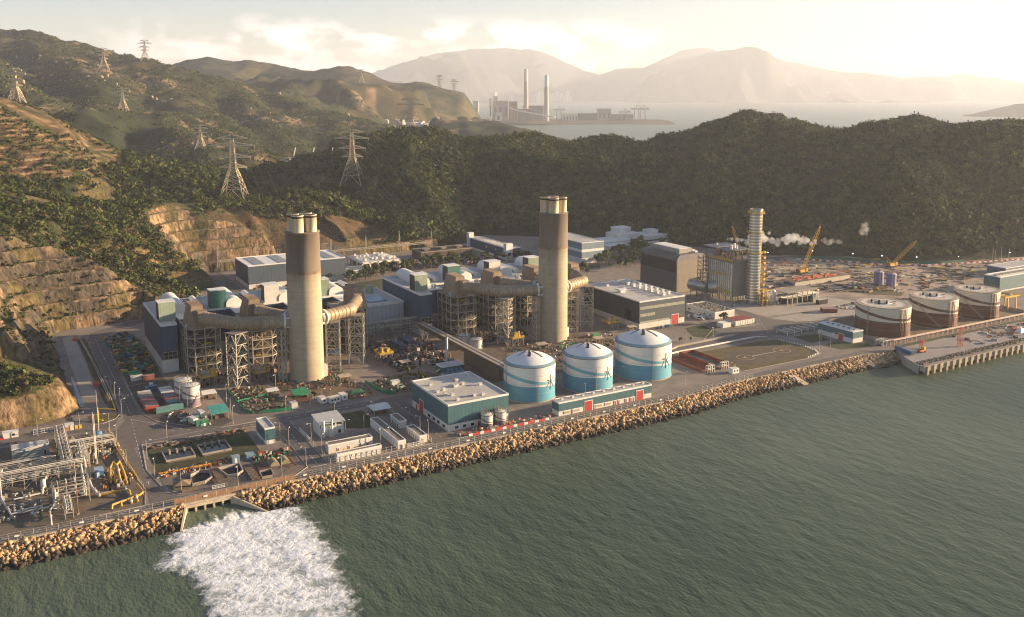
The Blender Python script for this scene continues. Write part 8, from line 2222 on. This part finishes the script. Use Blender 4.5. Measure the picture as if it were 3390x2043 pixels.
farbox("far_block", "tallest narrow block above the distant boiler house", 1068,1100,680,4900,30,M_fwh)
farbox("far_shed", "low grey shed with a pale front below the distant chimneys", 1238,1340,768,4700,60,M_fgr,n=4)
farbox("far_shed", "grey shed between the two distant chimneys", 1275,1420,745,4900,50,M_fgr,n=3)
farbox("far_shed", "long low white shed right of the distant chimneys", 1556,1660,802,4760,40,M_fwh,n=5)
farbox("far_shed", "low white shed at the left foot of the distant boiler house", 1082,1124,794,4650,30,M_fwh)
farbox("far_store", "big tan store on the right half of the distant promontory", 1800,1896,766,4800,60,M_fst,n=3)
farbox("far_shed", "low dark buildings row on the distant promontory", 1660,1796,798,4820,40,M_fgr,n=5)
farbox("far_shed", "low dark buildings at the right end of the distant promontory", 1900,2050,804,4820,40,M_fgr,n=5)
farbox("far_block", "white block on the shore left of the distant power station", 925,962,714,4700,40,M_fwh)
def farcrane(x, yt, d, label):
    a, _, zt = RB(x, yt, d); u, v = AD(a, d); t = thing("ship_unloader", label, "crane", (u, v, 0), HEAD-math.pi/2, "cranes on the distant promontory"); mb = MB()
    for s in (-14,14): mb.beam((s,0,0),(s*.7,0,zt*.7),4)
    mb.build("legs_frame", M_fst, t); MB().box(-30,-3,zt*.7,34,3,zt*.82).build("boom", M_fwh, t); MB().beam((0,0,zt*.8),(0,0,zt),3).beam((0,0,zt),(32,0,zt*.8),2).build("mast", M_fst, t)
farcrane(2075,735,4780,"left hazy ship unloader on the distant promontory"); farcrane(2118,738,4790,"right hazy ship unloader on the distant promontory"); farcrane(1990,765,4760,"smaller hazy jetty crane on the distant promontory"); farcrane(1528,745,4850,"hazy crane right of the shorter distant chimney")
def conveyor():
    a0, d, z0 = RB(1180,756,4700); a1, _, z1 = RB(1240,778,4700); a2, _, z2 = RB(1500,824,4560)
    u, v = AD(a0, d); t = thing("far_conveyor", "long pale conveyor sloping down to the distant shore", "conveyor", (u, v, 0)); mb = MB()
    pr = Vector((0,0,z0))
    for a, dd, z in ((a1,4700,z1),(a2,4560,max(z2,6))):
        x, y = AD(a, dd); q = Vector((x-u, y-v, z)); mb.beam(pr, q, 6); pr = q
    mb.build("gallery", M_fwh, t)
conveyor()
# village of small white houses at the foot of the middle hills
hb = MB().box(-6,-5,-6,6,5,8).add([(-6.3,-5.3,8),(6.3,-5.3,8),(6.3,5.3,8),(-6.3,5.3,8),(-6,0,10),(6,0,10)],[(0,1,5,4),(1,2,5),(2,3,4,5),(3,0,4)])
h0 = None; rv = np.random.default_rng(5)
def ground_at2(a, d): return float(sample(A4, D4, H4, np.array([a]), np.array([d]))[0])
for k in range(120):
    x = rv.uniform(255, 790); d = rv.uniform(2480, 2790); a = RB(x, 880, d)[0]; z = ground_at2(a, d); u, v = AD(a, d)
    if h0 is None:
        h0 = hb.build("village_house", mat("village_white",(.68,.60,.55),.85,var=.25,scale=.01)); o = h0
    else: o = h0.copy(); COL.objects.link(o)
    o.location = (u, v, z); o.rotation_euler = (0,0,rv.uniform(0,3)); s = rv.uniform(.6,1.3); o.scale = (s,s,s)
    tag(o, "small white house in the dense village at the foot of the middle hills", "house", "houses of the hillside village")
for k, (x, w) in enumerate(((1035,"leftmost white tank and hut at the works behind the wooded spur"),(1100,"white sheds at the works behind the wooded spur"),(1180,"pale sheds at the right of the works behind the wooded spur"))):
    a, d, z = RAY(700+45*k, 384, 1230); u, v = AD(a, d); t = thing("far_works", w, "works", (u, v, z-2)); MB().box(-8,-4,-4,8,4,4).build("wall", M_fwh, t); MB().beam((3,0,3),(7,0,18),1.2).build("chute", M_fwh, t); MB().box(-9,-5,4,9,5,4.6).build("roof", M_fst, t)
# city blocks on the far shore and a strip of flat land
rv = np.random.default_rng(6); c0 = None
sheet("far_shore", [AD(-2500,14200),AD(9500,14200),AD(9500,23000),AD(-2500,23000)], -3.5, M_fst, "flat strip of hazy land along the far side of the bay", "shore")
for k in range(46):
    x = rv.choice([rv.uniform(800,860), rv.uniform(880,1240), rv.uniform(1360,1640)]); d = 14400; a, _, _ = RB(x, 640, d); u, v = AD(a, d); h = rv.uniform(60,190)
    if c0 is None: c0 = MB().box(-24,-24,0,24,24,1).build("tower_block", M_fwh); o = c0
    else: o = c0.copy(); COL.objects.link(o)
    o.location = (u, v, -4); o.scale = (rv.uniform(.6,1.6),1,h); tag(o, "very faint tower block on the far shore of the bay", "tower block", "tower blocks on the far shore")
for x, y, l, w in ((940+2397-1130*2.1212*0,885,34,"small dark vessel on the bay above the wooded ridge"),):
    a, d, _ = RAY((2260+940/2.1212)*.72684, 303, 4100); u, v = AD(a, d); t = thing("boat", w, "boat", (u, v, -5), R(-30)); MB().prism([(-24,-6),(20,-6),(30,0),(20,6),(-24,6)],-1,6).build("hull", M_fgr, t); MB().box(-20,-4,6,-6,4,16).build("cabin", M_fwh, t); MB().beam((4,0,6),(4,0,20),1).build("mast", M_fgr, t)

# ================================================================ STEAM
def steam(label, blobs, dens, seed):
    rs = np.random.default_rng(seed); mb = MB(); o = Vector(blobs[0][0])
    for c, rad in blobs:
        for k in range(9):
            j = rs.normal(size=3)*rad*.75; mb.ball((c[0]-o.x+j[0], c[1]-o.y+j[1]*.7, c[2]-o.z+j[2]*.8), rad*rs.uniform(.55,1.0), 10)
    m = bpy.data.materials.get("steam_air_%s" % dens)
    if not m:
        m = bpy.data.materials.new("steam_air_%s" % dens); m.use_nodes = True; nt = m.node_tree; nt.nodes.remove(nt.nodes['Principled BSDF'])
        v = nt.nodes.new('ShaderNodeVolumePrincipled'); v.inputs['Color'].default_value = (1,1,1,1); v.inputs['Density'].default_value = dens; nt.links.new(v.outputs[0], nt.nodes['Material Output'].inputs['Volume'])
    ob = mb.build("steam", m); ob.location = o
    md = ob.modifiers.new("remesh", 'REMESH'); md.mode = 'VOXEL'; md.voxel_size = .45
    tx = bpy.data.textures.new("puff", 'CLOUDS'); tx.noise_scale = 1.6; dm = ob.modifiers.new("puff", 'DISPLACE'); dm.texture = tx; dm.strength = 1.0
    return tag(ob, label, "steam", kind='stuff')
rt = Vector((st, -ct, 0)); b0 = Vector((477, 505, 41))
steam("white steam plume drifting right from the new boiler's vent", [(b0+rt*x+Vector((0,0,z)), q*1.05) for x, z, q in ((1,0,.7),(4,.3,1.0),(8,.2,1.2),(12,.0,1.5),(17,-.4,1.9),(22,1.5,2.6),(25,3.5,2.6),(29,.5,2.4),(34,-1.0,2.0),(39,-2.2,2.0),(44,-1.2,2.4),(48,1.6,2.6),(51,.4,2.2),(56,-.4,2.0),(61,-1.0,1.7),(66,-1.6,1.2))], .15, 1)
steam("thin detached wisp of steam against the dark ridge", [(b0+rt*x+Vector((0,0,z)), q*1.05) for x, z, q in ((101,4,1.5),(103,6,1.8),(104,8.5,2.0),(103,11,1.6))], .06, 2)
steam("faint trailing wisp of steam right of the plume", [(b0+rt*x+Vector((0,0,z)), q*1.05) for x, z, q in ((74,-1,1.4),(79,-2,1.6),(84,-1.6,1.4))], .07, 3)
haze_box()
